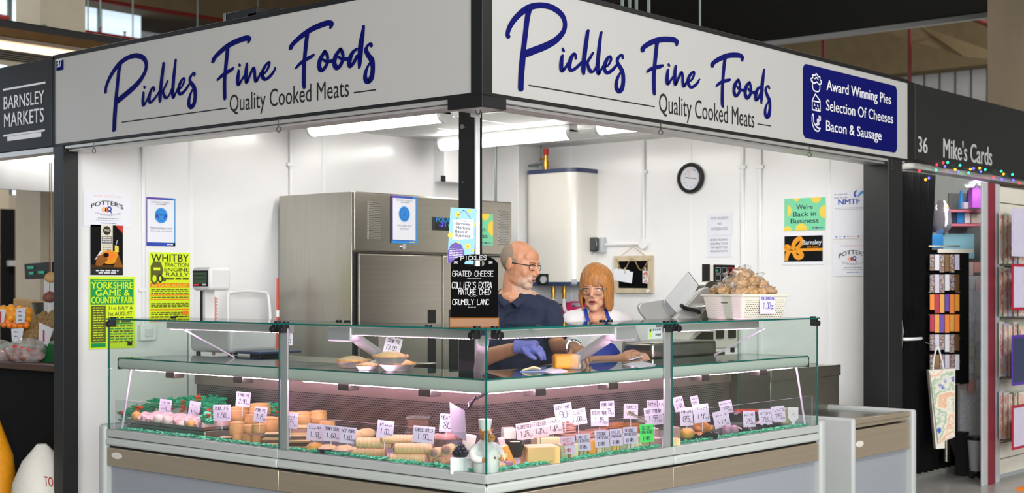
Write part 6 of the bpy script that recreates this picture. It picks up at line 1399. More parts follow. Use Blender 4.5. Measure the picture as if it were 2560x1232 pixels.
TG = [(413, 1016, 30, 36, 'L', .3, -.14, L2('~~~~~~~', '~~~'), 'lilac price card behind the left bacon tray'), (486, 1022, 28, 38, 'L', .3, -.18, L2('~~~~~~~', '~~~'), 'lilac price card behind the right bacon tray'),
 (555, 1032, 44, 41, 'L', .16, 0, L2('PORK PIE', '1.50'), 'one pound fifty pork pie card above the cut gala pie'), (608, 998, 36, 37, 'L', .24, -.1, L2('8 PORK PIE', '2.90'), 'two pound ninety pork pie card standing highest in the left counter'), (651, 1036, 32, 38, 'L', .12, -.12, L2('PORK PIE', '1.15'), 'one pound fifteen pork pie card left of the seam post'),
 (727, 1051, 36, 40, 'L', .1, -.1, L2('~~~~~~~', '~~~') + [('~~~~~', .2, .5, .5, .12)], 'faint lilac card just right of the left seam post'), (787, 1080, 40, 42, 'L', .1, -.1, L2('~~~~~', '1.10'), 'one pound ten card above the glazed pasty'), (829, 1083, 44, 40, 'L', .08, -.08, L2('CHUNKY STEAK', '1.60'), 'chunky steak card above the black tray pie'), (870, 1088, 40, 40, 'L', .075, -.1, L2('HOT PORK', '1.60'), 'hot pork card above the foil tray pie'),
 (963, 1073, 42, 44, 'L', .14, -.12, L2('~~~~~~~', '1.00'), 'one pound card above the left sausage rolls'), (1059, 1086, 54, 42, 'L', .1, -.1, L2('CHEESE ROLLS', '1.00'), 'cheese rolls card above the right sausage rolls'), (1117, 1057, 36, 46, 'L', .22, -.08, [('MEATY', .1, .68, .75, .2), ('80', .3, .2, .5, .36)], 'eighty pence card half hidden by the blank lilac board'),
 (1409, 1031, 44, 46, 'R', .2, .16, [('CHOP PORK', .06, .7, .86, .18), ('90', .25, .22, .42, .36), ('P', .72, .3, .1, .14)], 'ninety pence chop pork card'), (1443, 1042, 46, 40, 'R', .24, .17, L2('BEEF', '1.00'), 'beef card right of the chop pork card'), (1499, 1044, 44, 42, 'R', .2, .02, L2('BELLY PORK', '1.15'), 'belly pork card with a one fifteen price'), (1518, 1022, 36, 40, 'R', .32, .05, L2('YORK HAM', '1.35'), 'york ham card behind the belly pork card'), (1577, 1028, 36, 38, 'R', .3, -.02, L2('TURKEY', '1.50'), 'turkey card standing behind the wooden tongs'),
 (1634, 1040, 46, 44, 'R', .16, .1, L2('BEEF SPREAD', '1.55'), 'beef spread card left of the right seam post'), (1630, 1010, 26, 20, 'R', .42, .05, [('~~~~~', .1, .4, .8, .4)], 'small card high behind the beef spread card'), (1660, 1022, 26, 48, 'R', .3, .15, L2('~~~~~', '~~~'), 'narrow card right behind the right seam post'),
 (1697, 1010, 26, 38, 'R', .3, .25, L2('~~~~~', '1.50'), 'slanted card at the back right of the right seam post'), (1737, 1002, 20, 26, 'R', .42, .22, [('~~~', .1, .6, .8, .25), ('55', .2, .2, .5, .25)], 'smallest card at the back of the right counter'), (1716, 1041, 32, 46, 'R', .1, .06, L2('~~~~~~~', '85'), 'grey lilac card above the golden ham ball'), (1753, 1033, 40, 46, 'R', .1, .13, L2('~~~~~', '~~~'), 'lilac card above the roast chicken'),
 (1804, 1048, 40, 42, 'R', .12, .2, L2('~~~~~', '~~~'), 'slanted lilac card above the mauve sausages'), (1815, 1017, 32, 32, 'R', .4, .2, L2('~~~~~~', '75'), 'card at the back between the roast chicken and red pack'), (1873, 1047, 30, 40, 'R', .1, .04, L2('~~~~~~', '75'), 'lilac card in front of the red pack'), (1913, 1043, 32, 38, 'R', .12, .1, L2('~~~~~~', '78'), 'lilac card in front of the brown loaf'), (1946, 1035, 34, 40, 'R', .14, .13, L2('~~~~~', '75'), 'lilac card between the two brown loaves')]
for a in TG: price(*a)
for k, (px, py) in enumerate(((1312, 1078), (1349, 1071), (1385, 1064))): price(px, py, 42, 42, 'R', .2 + .01 * k, .12, L2(('GLOUCESTER', 'LEICESTER', '~~~~~')[k], '1.15'), ('pink cheese card, left of the three on spiral clips behind the orange block', 'pink cheese card, middle of the three on spiral clips behind the orange block', 'pink cheese card, right of the three on spiral clips behind the orange block')[k], 'pinkcard', clip=1)
for px, py, w_, h_, card, ink, l1, l2, lab in ((1420, 1113, 36, 44, 'violetcard', 'redink', 'RED', 'CHESHIRE', 'red lettered cheshire card in the front row of the cheeses'), (1459, 1105, 35, 42, 'violetcard', 'inkpen', 'WHITE', 'CHESHIRE', 'white cheshire card second in the front row'), (1505, 1097, 36, 43, 'violetcard', 'inkpen', 'STRONG', 'CHEDDAR', 'strong cheddar card third in the front row'), (1541, 1093, 32, 42, 'violetcard', 'inkpen', 'MILD', 'CHEDDAR', 'mild cheddar card fourth in the front row'), (1576, 1088, 36, 42, 'violetcard', 'inkpen', 'DOUBLE', 'GLOUCESTER', 'double gloucester card fifth in the front row'), (1617, 1083, 34, 44, 'neoncard', 'inkpen', 'COLLIERS', 'EXTRA MATURE', 'bright green price card at the right end of the front row of cheeses')):
    price(px, py, w_, h_, 'R', .05, .05, [(l1, .15, .72, .6, .17), (l2, .06, .5, .86, .15), ('$1.65', .2, .12, .5, .2)], lab, card, ink, clip=1)
price(982, 864, 42, 42, 'L', .25, -.24, [('STEAK PIE', .14, .68, .72, .2), ('$3.00', .14, .22, .6, .28), ('EACH', .6, .06, .28, .1)], 'three pound steak pie card above the pies on the glass shelf', 'paperwhite', 'ink')
price(720, 848, 24, 30, 'L', .12, -.02, [('ONE', .1, .66, .6, .2), ('.80', .06, .22, .7, .3)], 'white card hanging beside the left seam post above the shelf', 'paperwhite', 'ink')
b = MB('lilaccard'); q = [onu(1124, 1005, .17), onu(1162, 1026, .09), onu(1166, 1103, .09), onu(1128, 1082, .17)]; b.prism(q, V((.001, .0015, 0))); tag(b.build('blank_card', smooth=False), 'tall blank lilac board standing behind the grapes', 'card')
p = onv(1983, 1030, .1); s = px2m(p); t = thing('price_paddle', 'white plastic price paddle on a stem at the right end', 'price card', p); b = MB('chefwhite'); b.obox(p - RT * 13 * s - UP * 16 * s, RT * 26 * s, UP * 28 * s, FW * .002); b.build('paddle', t, .0006); b = MB('chefwhite'); b.prism([p + RT * x * s + UP * y * s for x, y in ((-12, -16), (12, -16), (4, -24), (4, -42), (-4, -42), (-4, -24))], FW * .002); b.build('stem', t); b = MB('inkpen'); hand(b, '~~~', p - RT * 9 * s - FW * .001 + UP * 0 * s, RT, UP, 18 * s, 6 * s, .0007, 'midink'); hand(b, '75', p - RT * 5 * s - FW * .001 - UP * 10 * s, RT, UP, 10 * s, 7 * s, .0007, 'midink'); b.build('handwriting', t, smooth=False)
# ------------------------------------------------------------------ people
mat('skinman', (206, 146, 112), .5, var=.09, scale=20, bump=.12, bscale=140, sub=.12)
mat('skinwoman', (214, 158, 128), .5, var=.08, scale=20, bump=.12, bscale=140, sub=.12)
mat('lips', (178, 96, 88), .45, var=.06)
mat('mouthdark', (70, 24, 24), .6, var=.1)
mat('eyewhite', (222, 216, 210), .25, var=.02)
mat('iris', (64, 84, 92), .2, var=.1)
mat('greyhair', (150, 134, 118), .85, var=.25, scale=120, bump=.5, bscale=200)
mat('stubble', (196, 152, 126), .85, var=.22, scale=160, bump=.4, bscale=220)
mat('auburn', (176, 116, 58), .5, var=.5, scale=42, stretch=(3, 3, .16), bump=.9, bscale=60)
mat('brow', (120, 92, 72), .8, var=.2)
mat('polo', (34, 42, 66), .85, var=.1, scale=30, bump=.25, bscale=12)
mat('tee', (232, 228, 230), .85, var=.03, scale=20, bump=.3, bscale=9)
mat('apronblue', (34, 58, 168), .6, var=.1, scale=12, bump=.3, bscale=9)
mat('trouser', (26, 28, 34), .85, var=.1)
mat('glove', (132, 136, 222), .35, var=.06, scale=30, bump=.4, bscale=50)
mat('spectacle', (20, 22, 26), .3, var=.05)
mat('turquoise', (70, 170, 180), .35, var=.05)
glassmat('lens', (250, 250, 250), .7)
mat('shoe', (18, 18, 20), .5, var=.1)
def fused(mb, name, parent, vox, it=3, **k):
    o = mb.build(name, parent, **k)
    r = o.modifiers.new('fuse', 'REMESH'); r.mode = 'VOXEL'; r.voxel_size = vox; r.use_smooth_shade = True
    s = o.modifiers.new('smooth', 'SMOOTH'); s.factor = .5; s.iterations = it
    return o
def frame(face, up, origin):   # local -Y looks along face
    f = V(face).normalized(); y = -f; x = y.cross(V(up)).normalized(); z = x.cross(y)
    return Matrix(((x.x, y.x, z.x, origin.x), (x.y, y.y, z.y, origin.y), (x.z, y.z, z.z, origin.z), (0, 0, 0, 1)))
def head_shape(b, nose=1.0, jaw=1.0, fat=1.0):
    b.ell((0, .014, .034), (.077, .098, .088)); b.ell((0, -.02, .0), (.07 * fat, .083, .09)); b.ell((0, -.02, -.04), (.066 * fat, .076, .075)); b.ell((0, -.018, -.07), (.057 * jaw * fat, .07, .046))
    b.ell((0, -.066, -.094), (.034 * jaw, .026, .022)); b.ell((0, -.086, .029), (.05, .014, .01)); b.ell((0, -.056, .048), (.06, .037, .046))
    for s in (-1, 1):
        b.ell((s * .036, -.058, -.026), (.03, .028, .034)); b.ell((s * .024, -.06, -.072), (.028, .022, .03))
        b.ell((s * .079, .018, -.002), (.011, .021, .035), rot=Matrix.Rotation(s * .35, 3, 'Z')); b.ell((s * .011, -.103, -.034), (.009, .011, .008))
        b.ell((s * .031, -.0815, .013), (.017, .009, .0055)); b.ell((s * .031, -.081, -.011), (.016, .008, .005))
    b.tube([(0, -.09, .026), (0, -.1, .004), (0, -.1 - .013 * nose, -.02), (0, -.1 - .014 * nose, -.029)], [.0075, .009, .0115, .0105], 10)
    b.ell((0, -.087, -.058), (.032, .012, .02))
def hand_shape(b, w, d, n, side, curl, thumb, grow=0, sp=.0215, spread=.16):
    # w wrist, d towards the fingers, n back of the hand, side towards the thumb
    d = d.normalized(); n = (n - d * n.dot(d)).normalized(); s = d.cross(n); s = s if s.dot(side) > 0 else -s
    k = w + d * .092
    b.tube([w - d * .01, w + d * .03, w + d * .07, k], [.026 + grow, .033 + grow, .039 + grow, .036 + grow], 14, flat=1)
    b.ell(w + d * .055, .03 + grow)
    for i, (L, r) in enumerate(((.066, .0088), (.074, .009), (.069, .0087), (.054, .0078))):
        off = (1.5 - i) * sp; p = k + s * off - d * (.004 + .004 * abs(i - 1)); a = 0; fd = (d + s * (1.5 - i) * spread).normalized(); pts = [p - fd * .02, p]; c = curl[i] if isinstance(curl, (list, tuple)) else curl
        for j, f in enumerate((.45, .32, .23)):
            a += c * (1, 1.05, .7)[j]; p = p + (fd * math.cos(a) - n * math.sin(a)) * L * f; pts.append(p)
        b.tube(pts, [r + grow, r * 1.04 + grow, r + grow, r * .92 + grow, r * .74 + grow], 10); b.ell(pts[-1], r * .74 + grow, nu=10, nv=8)
    t0 = w + d * .026 + s * .026; t1 = t0 + (d * .55 + s * .75 - n * .2).normalized() * .04; t2 = t1 + (d * .9 + s * .25 - n * thumb).normalized() * .032; t3 = t2 + (d * .95 - s * .05 - n * thumb).normalized() * .024
    b.tube([w + d * .018 + s * .006, t0, t1, t2, t3], [.016 + grow, .0145 + grow, .011 + grow, .0098 + grow, .0075 + grow], 10); b.ell(t3, .0075 + grow, nu=10, nv=8)
def limb(b, pts, rs, n=14): b.tube(smooth_path([(*p, r) for p, r in zip(pts, rs)], 4) and [q[:3] for q in smooth_path([(*p, r) for p, r in zip(pts, rs)], 4)], [q[3] for q in smooth_path([(*p, r) for p, r in zip(pts, rs)], 4)], n)
def torso(b, pel, chest, shL, shR, neck, g=0, wide=1, belly=0, fwd=None):
    ax = (shR - shL).normalized(); R = Matrix.Rotation(math.atan2(ax.y, ax.x), 3, 'Z')
    b.ell(pel, (.165 * wide + g, .115 * wide + g, .13 + g), rot=R); mid = pel.lerp(chest, .5); b.ell(mid + (fwd * belly if fwd else V((0, 0, 0))), (.155 * wide + g, .115 * wide + belly + g, .17 + g), rot=R)
    b.ell(chest, (.17 * wide + g, .115 * wide + g, .17 + g), rot=R)
    for s_ in (shL, shR): b.tube([neck.lerp(s_, .1), neck.lerp(s_, .55), s_], [.062 + g, .062 + g, .056 + g], 14); b.ell(s_, .06 + g)
    b.tube([chest.lerp(shL, .4), shL], [.09 + g, .058 + g], 14); b.tube([chest.lerp(shR, .4), shR], [.09 + g, .058 + g], 14)
def legs(b, pel, ax, g=0, foot=True):
    for s_ in (-1, 1):
        h = pel + ax * .09 * s_ - UP * .04; k = V((h.x, h.y, .5)) - FW * .01; a = V((h.x, h.y, .085))
        b.tube([h, h.lerp(k, .5), k, k.lerp(a, .4), a], [.095 + g, .085 + g, .06 + g, .058 + g, .042 + g], 14)
        if foot: b.tube([a + FW * .03 - UP * .04, a - FW * .06 - UP * .05, a - FW * .16 - UP * .06], [.04, .04, .028], 12)
def specs(t, X, front, m, w_=.028, h_=.017, name='glasses', tip=None):
    b = MB(m); b.X = X; y = -.1
    def rim(cx): return [(cx + w_ * math.copysign(abs(math.cos(a)) ** .7, math.cos(a)), y + .008 * ((cx + w_ * math.cos(a)) / .06) ** 2, front + h_ * math.copysign(abs(math.sin(a)) ** .8, math.sin(a))) for a in [2 * PI * k / 20 for k in range(20)]]
    for s_ in (-1, 1):
        b.tube(rim(s_ * .034), .0014, 6, closed=True); b.tube([(s_ * .062, y + .008, front + h_ * .6), (s_ * .072, y + .02, front + h_ * .6), (s_ * .0815, .0, front + .005), (s_ * .083, .03, front - .004)], .002, 6)
        b.tube([(s_ * .01, y + .003, front + h_ * .75), (s_ * .036, y + .001, front + h_ * 1.0), (s_ * .061, y + .009, front + h_ * .75)], .0022, 6)
    b.tube([(-.007, y + .002, front + .006), (0, y - .001, front + .009), (.007, y + .002, front + .006)], .0018, 6); g = b.build(name, t)
    b = MB('lens'); b.X = X
    for s_ in (-1, 1): b.poly([(p[0], p[1] + .0005, p[2]) for p in rim(s_ * .034)])
    b.build('lenses', g, smooth=False)
    if tip:
        b = MB(tip); b.X = X
        for s_ in (-1, 1): b.tube([(s_ * .06, y + .007, front + h_ * .6), (s_ * .073, y + .018, front + h_ * .62)], .0034, 8)
        b.build('hinges', g)
def eyes(t, X, look):
    b = MB('eyewhite'); b.X = X
    for s_ in (-1, 1): b.ell((s_ * .031, -.0805, .0015), .0115, nu=16, nv=12)
    e = b.build('eyes', t)
    b = MB('iris'); b.X = X
    for s_ in (-1, 1): b.ell(V((s_ * .031, -.0805, .0015)) + V(look).normalized() * .0072, .0064, nu=12, nv=8)
    b.build('irises', e)
    b = MB('brow'); b.X = X
    for s_ in (-1, 1): b.tube([(s_ * .014, -.099, .023), (s_ * .032, -.096, .03), (s_ * .05, -.083, .026)], [.002, .0024, .0014], 8)
    b.build('eyebrows', t)
# ---- the man
Zm = depth(W(1.42, 1.12, 0))
def mp_(px, py, dz=0): return atd(px, py, Zm + dz)
base = mp_(1300, 900); t = thing('person', 'person, bald man in a navy polo and glasses, gloved hand over the counter', 'person', (base.x, base.y, 0))
fdir = (RT * .86 - FW * .5 - UP * .2).normalized(); up = (UP + RT * .05).normalized()
hc = mp_(1299, 662); XH = frame(fdir, up, hc) @ Matrix.Scale(1.09, 4)
neck0 = mp_(1287, 731, .03); shR = mp_(1374, 781, -.02) ; shL = mp_(1224, 783, .06); chest = mp_(1303, 850, .02); pel = V((chest.x, chest.y, .95))
axm = (shR - shL).normalized(); fw_ = V((axm.y, -axm.x, 0)); fw_ = fw_ if fw_.dot(FW) < 0 else -fw_
elL = mp_(1196, 897, -.14); wrL = mp_(1302, 867, -.36); elR = mp_(1394, 868, -.12) ; wrR = mp_(1436, 868, -.5)
b = MB('skinman'); b.X = XH; head_shape(b, 1.1, 1.1, 1.05); b.X = None
limb(b, [hc + UP * .02, mp_(1288, 690, .02), mp_(1286, 716, .02), neck0 - UP * .03], [.05, .064, .066, .08])
torso(b, pel, chest, shL, shR, neck0, 0, 1.08, .03, fw_); b.ell(neck0 - UP * .03 + fw_ * .01, (.085, .07, .05))
limb(b, [shL, shL.lerp(elL, .5), elL, elL.lerp(wrL, .35), wrL], [.055, .05, .044, .045, .03]); limb(b, [shR, shR.lerp(elR, .5), elR, elR.lerp(wrR, .35), wrR], [.055, .05, .044, .044, .03])
gd_ = (mp_(1362, 872, -.4) - wrL).normalized()
hand_shape(b, wrL, gd_, UP - FW * .3, -FW, [.42, .46, .5, .55], .5)
hd2 = (mp_(1462, 886, -.6) - wrR).normalized(); hand_shape(b, wrR, hd2 - UP * .1, UP * .8 - FW * .5, -RT, [.45, .5, .5, .55], .5)
legs(b, pel, axm); fused(b, 'body', t, .0035, 8)
b = MB('glove'); hand_shape(b, wrL, gd_, UP - FW * .3, -FW, [.42, .46, .5, .55], .5, .004); b.tube([wrL - gd_ * .035, wrL - gd_ * .005, wrL + gd_ * .03], [.038, .036, .037], 16); fused(b, 'glove', t, .0034, 2)
b = MB('polo'); torso(b, pel - UP * .02, chest, shL, shR, neck0 - UP * .035, .014, 1.1, .035, fw_)
for a, c in ((shL, elL), (shR, elR)): limb(b, [a, a.lerp(c, .4), a.lerp(c, .78)], [.072, .069, .068])
fused(b, 'polo_shirt', t, .007, 6)
b = MB('polo'); nb = neck0 - UP * .02
for s_ in (-1, 1):
    b.tube(smooth_path([nb + axm * s_ * .0 - fw_ * .085 + UP * .04, nb + axm * s_ * .075 - fw_ * .02 + UP * .035, nb + axm * s_ * .07 + fw_ * .05 + UP * .0, nb + axm * s_ * .02 + fw_ * .105 - UP * .05], 4), [.024] * 13, 10, flat=.4)
b.build('collar', t)
b = MB('trouser'); legs(b, pel, axm, .012, False); b.ell(pel - UP * .03, (.19, .15, .13), rot=Matrix.Rotation(math.atan2(axm.y, axm.x), 3, 'Z')); fused(b, 'trousers', t, .01, 4)
b = MB('shoe')
for s_ in (-1, 1): a = pel + axm * .09 * s_; a = V((a.x, a.y, .05)); b.tube([a + FW * .06, a - FW * .05, a - FW * .2], [.047, .05, .036], 12)
b.build('shoes', t)
# close-cropped grey hair and stubble as thin shells over the skull
def shell(m, name, c, r, keep, X, nu=170, nv=110):
    b = MB(m); b.X = X; c = V(c); P = {}
    for i in range(nv + 1):
        for j in range(nu):
            th_, a = PI * i / nv, 2 * PI * j / nu; P[i, j] = c + V((r[0] * math.sin(th_) * math.cos(a), r[1] * math.sin(th_) * math.sin(a), r[2] * math.cos(th_)))
    for i in range(nv):
        for j in range(nu):
            q = [P[i, j], P[i + 1, j], P[i + 1, (j + 1) % nu], P[i, (j + 1) % nu]]
            if keep(sum(q, V((0, 0, 0))) / 4): b.poly(q)
    o = b.build(name, t); return o
shell('greyhair', 'cropped_hair', (0, .014, .034), (.0782, .0992, .0892), lambda p: p.y > -.02 + max(0, p.z - .02) * .9 + .02 * noise.noise(p * 60) and p.z < .1 and p.z > -.05 and not (abs(p.x) > .06 and p.z < .0 and p.y < .04), XH)
def skin_zone(mname, p, r0, r1, c, amt):   # coloured zone of the skin (stubble) around a point of the body
    m = MATS[mname]; nt = m.node_tree; N = nt.nodes; Lk = nt.links; bs = N['Principled BSDF']; old = bs.inputs['Base Color'].links[0].from_socket
    tc = N.new('ShaderNodeTexCoord'); vm = N.new('ShaderNodeVectorMath'); vm.operation = 'DISTANCE'; vm.inputs[1].default_value = p; Lk.new(tc.outputs['Object'], vm.inputs[0])
    mr = N.new('ShaderNodeMapRange'); mr.inputs[1].default_value = r0; mr.inputs[2].default_value = r1; mr.inputs[3].default_value = amt; mr.inputs[4].default_value = 0; Lk.new(vm.outputs['Value'], mr.inputs[0])
    nz = N.new('ShaderNodeTexNoise'); nz.inputs['Scale'].default_value = 180; Lk.new(tc.outputs['Object'], nz.inputs['Vector']); mu = N.new('ShaderNodeMath'); mu.operation = 'MULTIPLY'; Lk.new(mr.outputs[0], mu.inputs[0]); m3 = N.new('ShaderNodeMapRange'); m3.inputs[1].default_value = .3; m3.inputs[2].default_value = .6; m3.inputs[3].default_value = .5; Lk.new(nz.outputs[0], m3.inputs[0]); Lk.new(m3.outputs[0], mu.inputs[1])
    mx = N.new('ShaderNodeMix'); mx.data_type = 'RGBA'; Lk.new(mu.outputs[0], mx.inputs[0]); Lk.new(old, mx.inputs[6]); mx.inputs[7].default_value = (*lin(c), 1); Lk.new(mx.outputs[2], bs.inputs['Base Color'])
skin_zone('skinman', (XH @ V((0, -.062, -.088))) - t.location, .045, .085, (206, 184, 166), .85)
b = MB('lips'); b.X = XH; b.tube([(-.021, -.092, -.0605), (-.008, -.1, -.0585), (0, -.0995, -.0595), (.008, -.1, -.0585), (.021, -.092, -.0605)], [.0015, .003, .0028, .003, .0015], 8); b.tube([(-.019, -.092, -.066), (0, -.099, -.0685), (.019, -.092, -.066)], [.0015, .0036, .0015], 8); b.tube([(-.022, -.0935, -.063), (0, -.1, -.0635), (.022, -.0935, -.063)], .0012, 6, 'mouthdark'); b.build('lips', t)
eyes(t, XH, (.2, -1, -.35)); specs(t, XH, .003, 'spectacle', .026, .015)
b = MB('chrome'); wd_ = (wrR - elR).normalized(); wx = wd_.orthogonal().normalized(); wy = wd_.cross(wx); wc = wrR - wd_ * .015
b.tube([wc + (wx * math.cos(a) + wy * math.sin(a)) * .037 for a in [2 * PI * k / 24 for k in range(24)]], .006, 8, closed=True, flat=1.4); b.cyl(wc + UP * .034, wc + UP * .043, .018, 18); b.build('wristwatch', t)
b = MB('ink'); fd_ = (wrL - elL).normalized(); q = elL.lerp(wrL, .42); b.tube([q - FW * .047 + UP * .014 + fd_ * x for x in (-.02, 0, .02)], [.003, .006, .002], 6); b.tube([q - FW * .048 + UP * .0 + fd_ * x for x in (-.01, .015)], [.004, .002], 6); b.build('tattoo', t)
# ---- the woman
Zw = depth(W(2.03, 1.08, 0))
def wp(px, py, dz=0): return atd(px, py, Zw + dz)
base = wp(1492, 900); t = thing('person', 'person, woman with an auburn bob, glasses and a royal blue apron over white', 'person', (base.x, base.y, 0))
fdir = (-FW - RT * .3 - UP * .2).normalized(); hc = wp(1490, 719, -.04); XH = frame(fdir, UP, hc) @ Matrix.Scale(1.04, 4)
neck0 = wp(1492, 784, .02); shL = wp(1432, 806, .02); shR = wp(1558, 812, .06); chest = wp(1494, 868, .0); pel = V((chest.x, chest.y, .9))
axm = (shR - shL).normalized(); fw_ = V((axm.y, -axm.x, 0)); fw_ = fw_ if fw_.dot(FW) < 0 else -fw_
elL = wp(1446, 908, -.1); wrL = wp(1542, 899, -.32); elR = wp(1583, 905, -.04); wrR = wp(1594, 893, -.27)
elR = wp(1586, 885, .0)
b = MB('skinwoman'); b.X = XH; head_shape(b, 1.0, .92, .98); b.ell((0, -.075, -.104), (.026, .022, .02)); b.X = None
limb(b, [hc + UP * .02, wp(1490, 750, .02), wp(1491, 774, .02), neck0], [.045, .054, .055, .068]); torso(b, pel, chest, shL, shR, neck0, 0, .98); b.ell(neck0 - UP * .025 + fw_ * .02, (.085, .07, .06)); b.ell(neck0 - UP * .1 + fw_ * .01, (.1, .07, .08))
limb(b, [shL, shL.lerp(elL, .5), elL, elL.lerp(wrL, .35), wrL], [.05, .045, .038, .037, .026]); limb(b, [shR, shR.lerp(elR, .5), elR, elR.lerp(wrR, .4), wrR], [.05, .043, .037, .035, .026])
dL = (wp(1582, 893, -.36) - wrL).normalized(); hand_shape(b, wrL, dL, UP * .6 - FW * .6, UP, [.35, .45, .5, .55], .2)
dR = (wp(1622, 903, -.42) - wrR).normalized(); hand_shape(b, wrR, dR, UP * .9 - FW * .2, -RT, [.3, .35, .4, .45], .5)
legs(b, pel, axm); fused(b, 'body', t, .0035, 8)
b = MB('tee'); torso(b, pel, chest, shL, shR, neck0 - UP * .022, .015, 1.02); b.ell(neck0 - UP * .085 + fw_ * .03, (.13, .08, .06), rot=Matrix.Rotation(math.atan2(axm.y, axm.x), 3, 'Z'))
for a, c in ((shL, elL), (shR, elR)): limb(b, [a, a.lerp(c, .4), a.lerp(c, .72)], [.066, .064, .064])
fused(b, 'white_top', t, .007, 6)
b = MB('apronblue'); R = Matrix.Rotation(math.atan2(axm.y, axm.x), 3, 'Z'); b.ell(chest - UP * .06 + fw_ * .045, (.135, .128, .14), rot=R); b.ell(pel + UP * .03 + fw_ * .03, (.175, .125, .2), rot=R); b.ell(pel - UP * .25 + fw_ * .02, (.18, .13, .3), rot=R); fused(b, 'apron', t, .007, 6)
b = MB('apronblue')
for s_, pts in ((-1, [(1463, 772, -.03), (1468, 795, -.085), (1476, 812, -.125), (1479, 838, -.15)]), (1, [(1513, 772, -.01), (1521, 792, -.06), (1531, 812, -.1), (1538, 838, -.125)])):
    b.tube(smooth_path([wp(*q) for q in pts], 4), .011, 8, flat=.4)
b.build('apron_straps', t)
b = MB('trouser'); legs(b, pel, axm, .012, False); fused(b, 'trousers', t, .01, 4)
b = MB('shoe')
for s_ in (-1, 1): a = pel + axm * .09 * s_; a = V((a.x, a.y, .05)); b.tube([a + FW * .06, a - FW * .05, a - FW * .19], [.045, .046, .034], 12)
b.build('shoes', t)
# bob: rows from the crown outwards, short over the forehead and long at the sides and back
b = MB('auburn'); b.X = XH; NA, NR = 128, 26; G = []
for j in range(NA):
    a = 2 * PI * j / NA; dx, dy = math.sin(a), -math.cos(a); f = abs((a + PI) % (2 * PI) - PI)      # 0 at the face
    side_ = 1 if math.sin(a) > 0 else 0
    front = max(0, min(1, (math.degrees(f) - 36) / 14)); front = front * front * (3 - 2 * front)
    zf = .018 + .012 * math.sin(a * 1.2 + .5) + .005 * math.sin(17 * a) + .003 * math.sin(29 * a)
    zb_ = -.1 - (.022 if side_ else .008) * (1 if f < 1.6 else .3) + .008 * math.sin(9 * a) + .006 * math.sin(23 * a)
    zend = zf * (1 - front) + zb_ * front; colm = []
    for i in range(NR):
        q = i / (NR - 1)
        zs_ = .03; tmax = math.acos(max(-1, min(1, (max(zend, zs_) - zs_) / .112)))
        L1 = .112 * tmax; L2 = max(0, zs_ - zend); s_ = q * (L1 + L2)
        if s_ <= L1 or L2 == 0: th_ = s_ / .112; k = math.sin(th_); z = zs_ + .112 * math.cos(th_)
        else: z = zs_ - (s_ - L1); k = 1 + .05 * min(1, (zs_ - z) / .06) - .1 * max(0, (-.06 - z) / .06)
        lock = 1 + (.012 * math.sin(a * 19 + i * .25) + .01 * math.sin(a * 37 - i * .2) + .006 * math.sin(a * 61)) * min(1, i / 5)
        rx = .094; ry = .112; colm.append((dx * rx * k * lock + .004 * math.sin(z * 30), .012 + dy * ry * k * lock, z))
    G.append(colm)
vs = [p for c_ in G for p in c_]; b.add(vs, [(j * NR + i, j * NR + i + 1, ((j + 1) % NA) * NR + i + 1, ((j + 1) % NA) * NR + i) for j in range(NA) for i in range(NR - 1)])
hr = b.build('hair', t, ang=80); sm_ = hr.modifiers.new('thickness', 'SOLIDIFY'); sm_.thickness = .012; sm_.offset = -1
b = MB('mouthdark'); b.X = XH; b.ell((-.002, -.0945, -.063), (.02, .0085, .0078)); b.build('open_mouth', t)
b = MB('lips'); b.X = XH; b.tube([(-.024, -.092, -.061), (-.008, -.1035, -.0545), (0, -.1025, -.0555), (.008, -.1035, -.0545), (.024, -.092, -.061)], [.0016, .0032, .003, .0032, .0016], 8); b.tube([(-.022, -.092, -.064), (0, -.102, -.0735), (.022, -.092, -.064)], [.0016, .0042, .0016], 8); b.build('lips', t)
eyes(t, XH, (-.35, -1, -.1)); specs(t, XH, -.004, 'spectacle', .029, .0195, tip='turquoise')
b = MB('gold'); b.tube(smooth_path([wp(1478, 790, -.08), wp(1484, 806, -.12), wp(1491, 822, -.135), wp(1502, 806, -.12), wp(1508, 790, -.07)], 5), .0013, 6); b.build('necklace', t)
p = wp(1588, 899, -.4); b = MB('lilaccard'); e1 = (RT * .9 + UP * .25).normalized(); e2 = (FW * .9 - UP * .2).normalized(); b.obox(p - e1 * .04 - e2 * .03, e1 * .08, e2 * .06, UP * .008)
for i in range(4): b.obox(p - e1 * .035 + e1 * .018 * i - e2 * .032 + UP * .0085, e1 * .01, e2 * .02, UP * .0006, 'ink')
tag(b.build('price_label_strip', bevel=.001), 'small lilac strip with dark squares held between the woman’s hands', 'label strip')
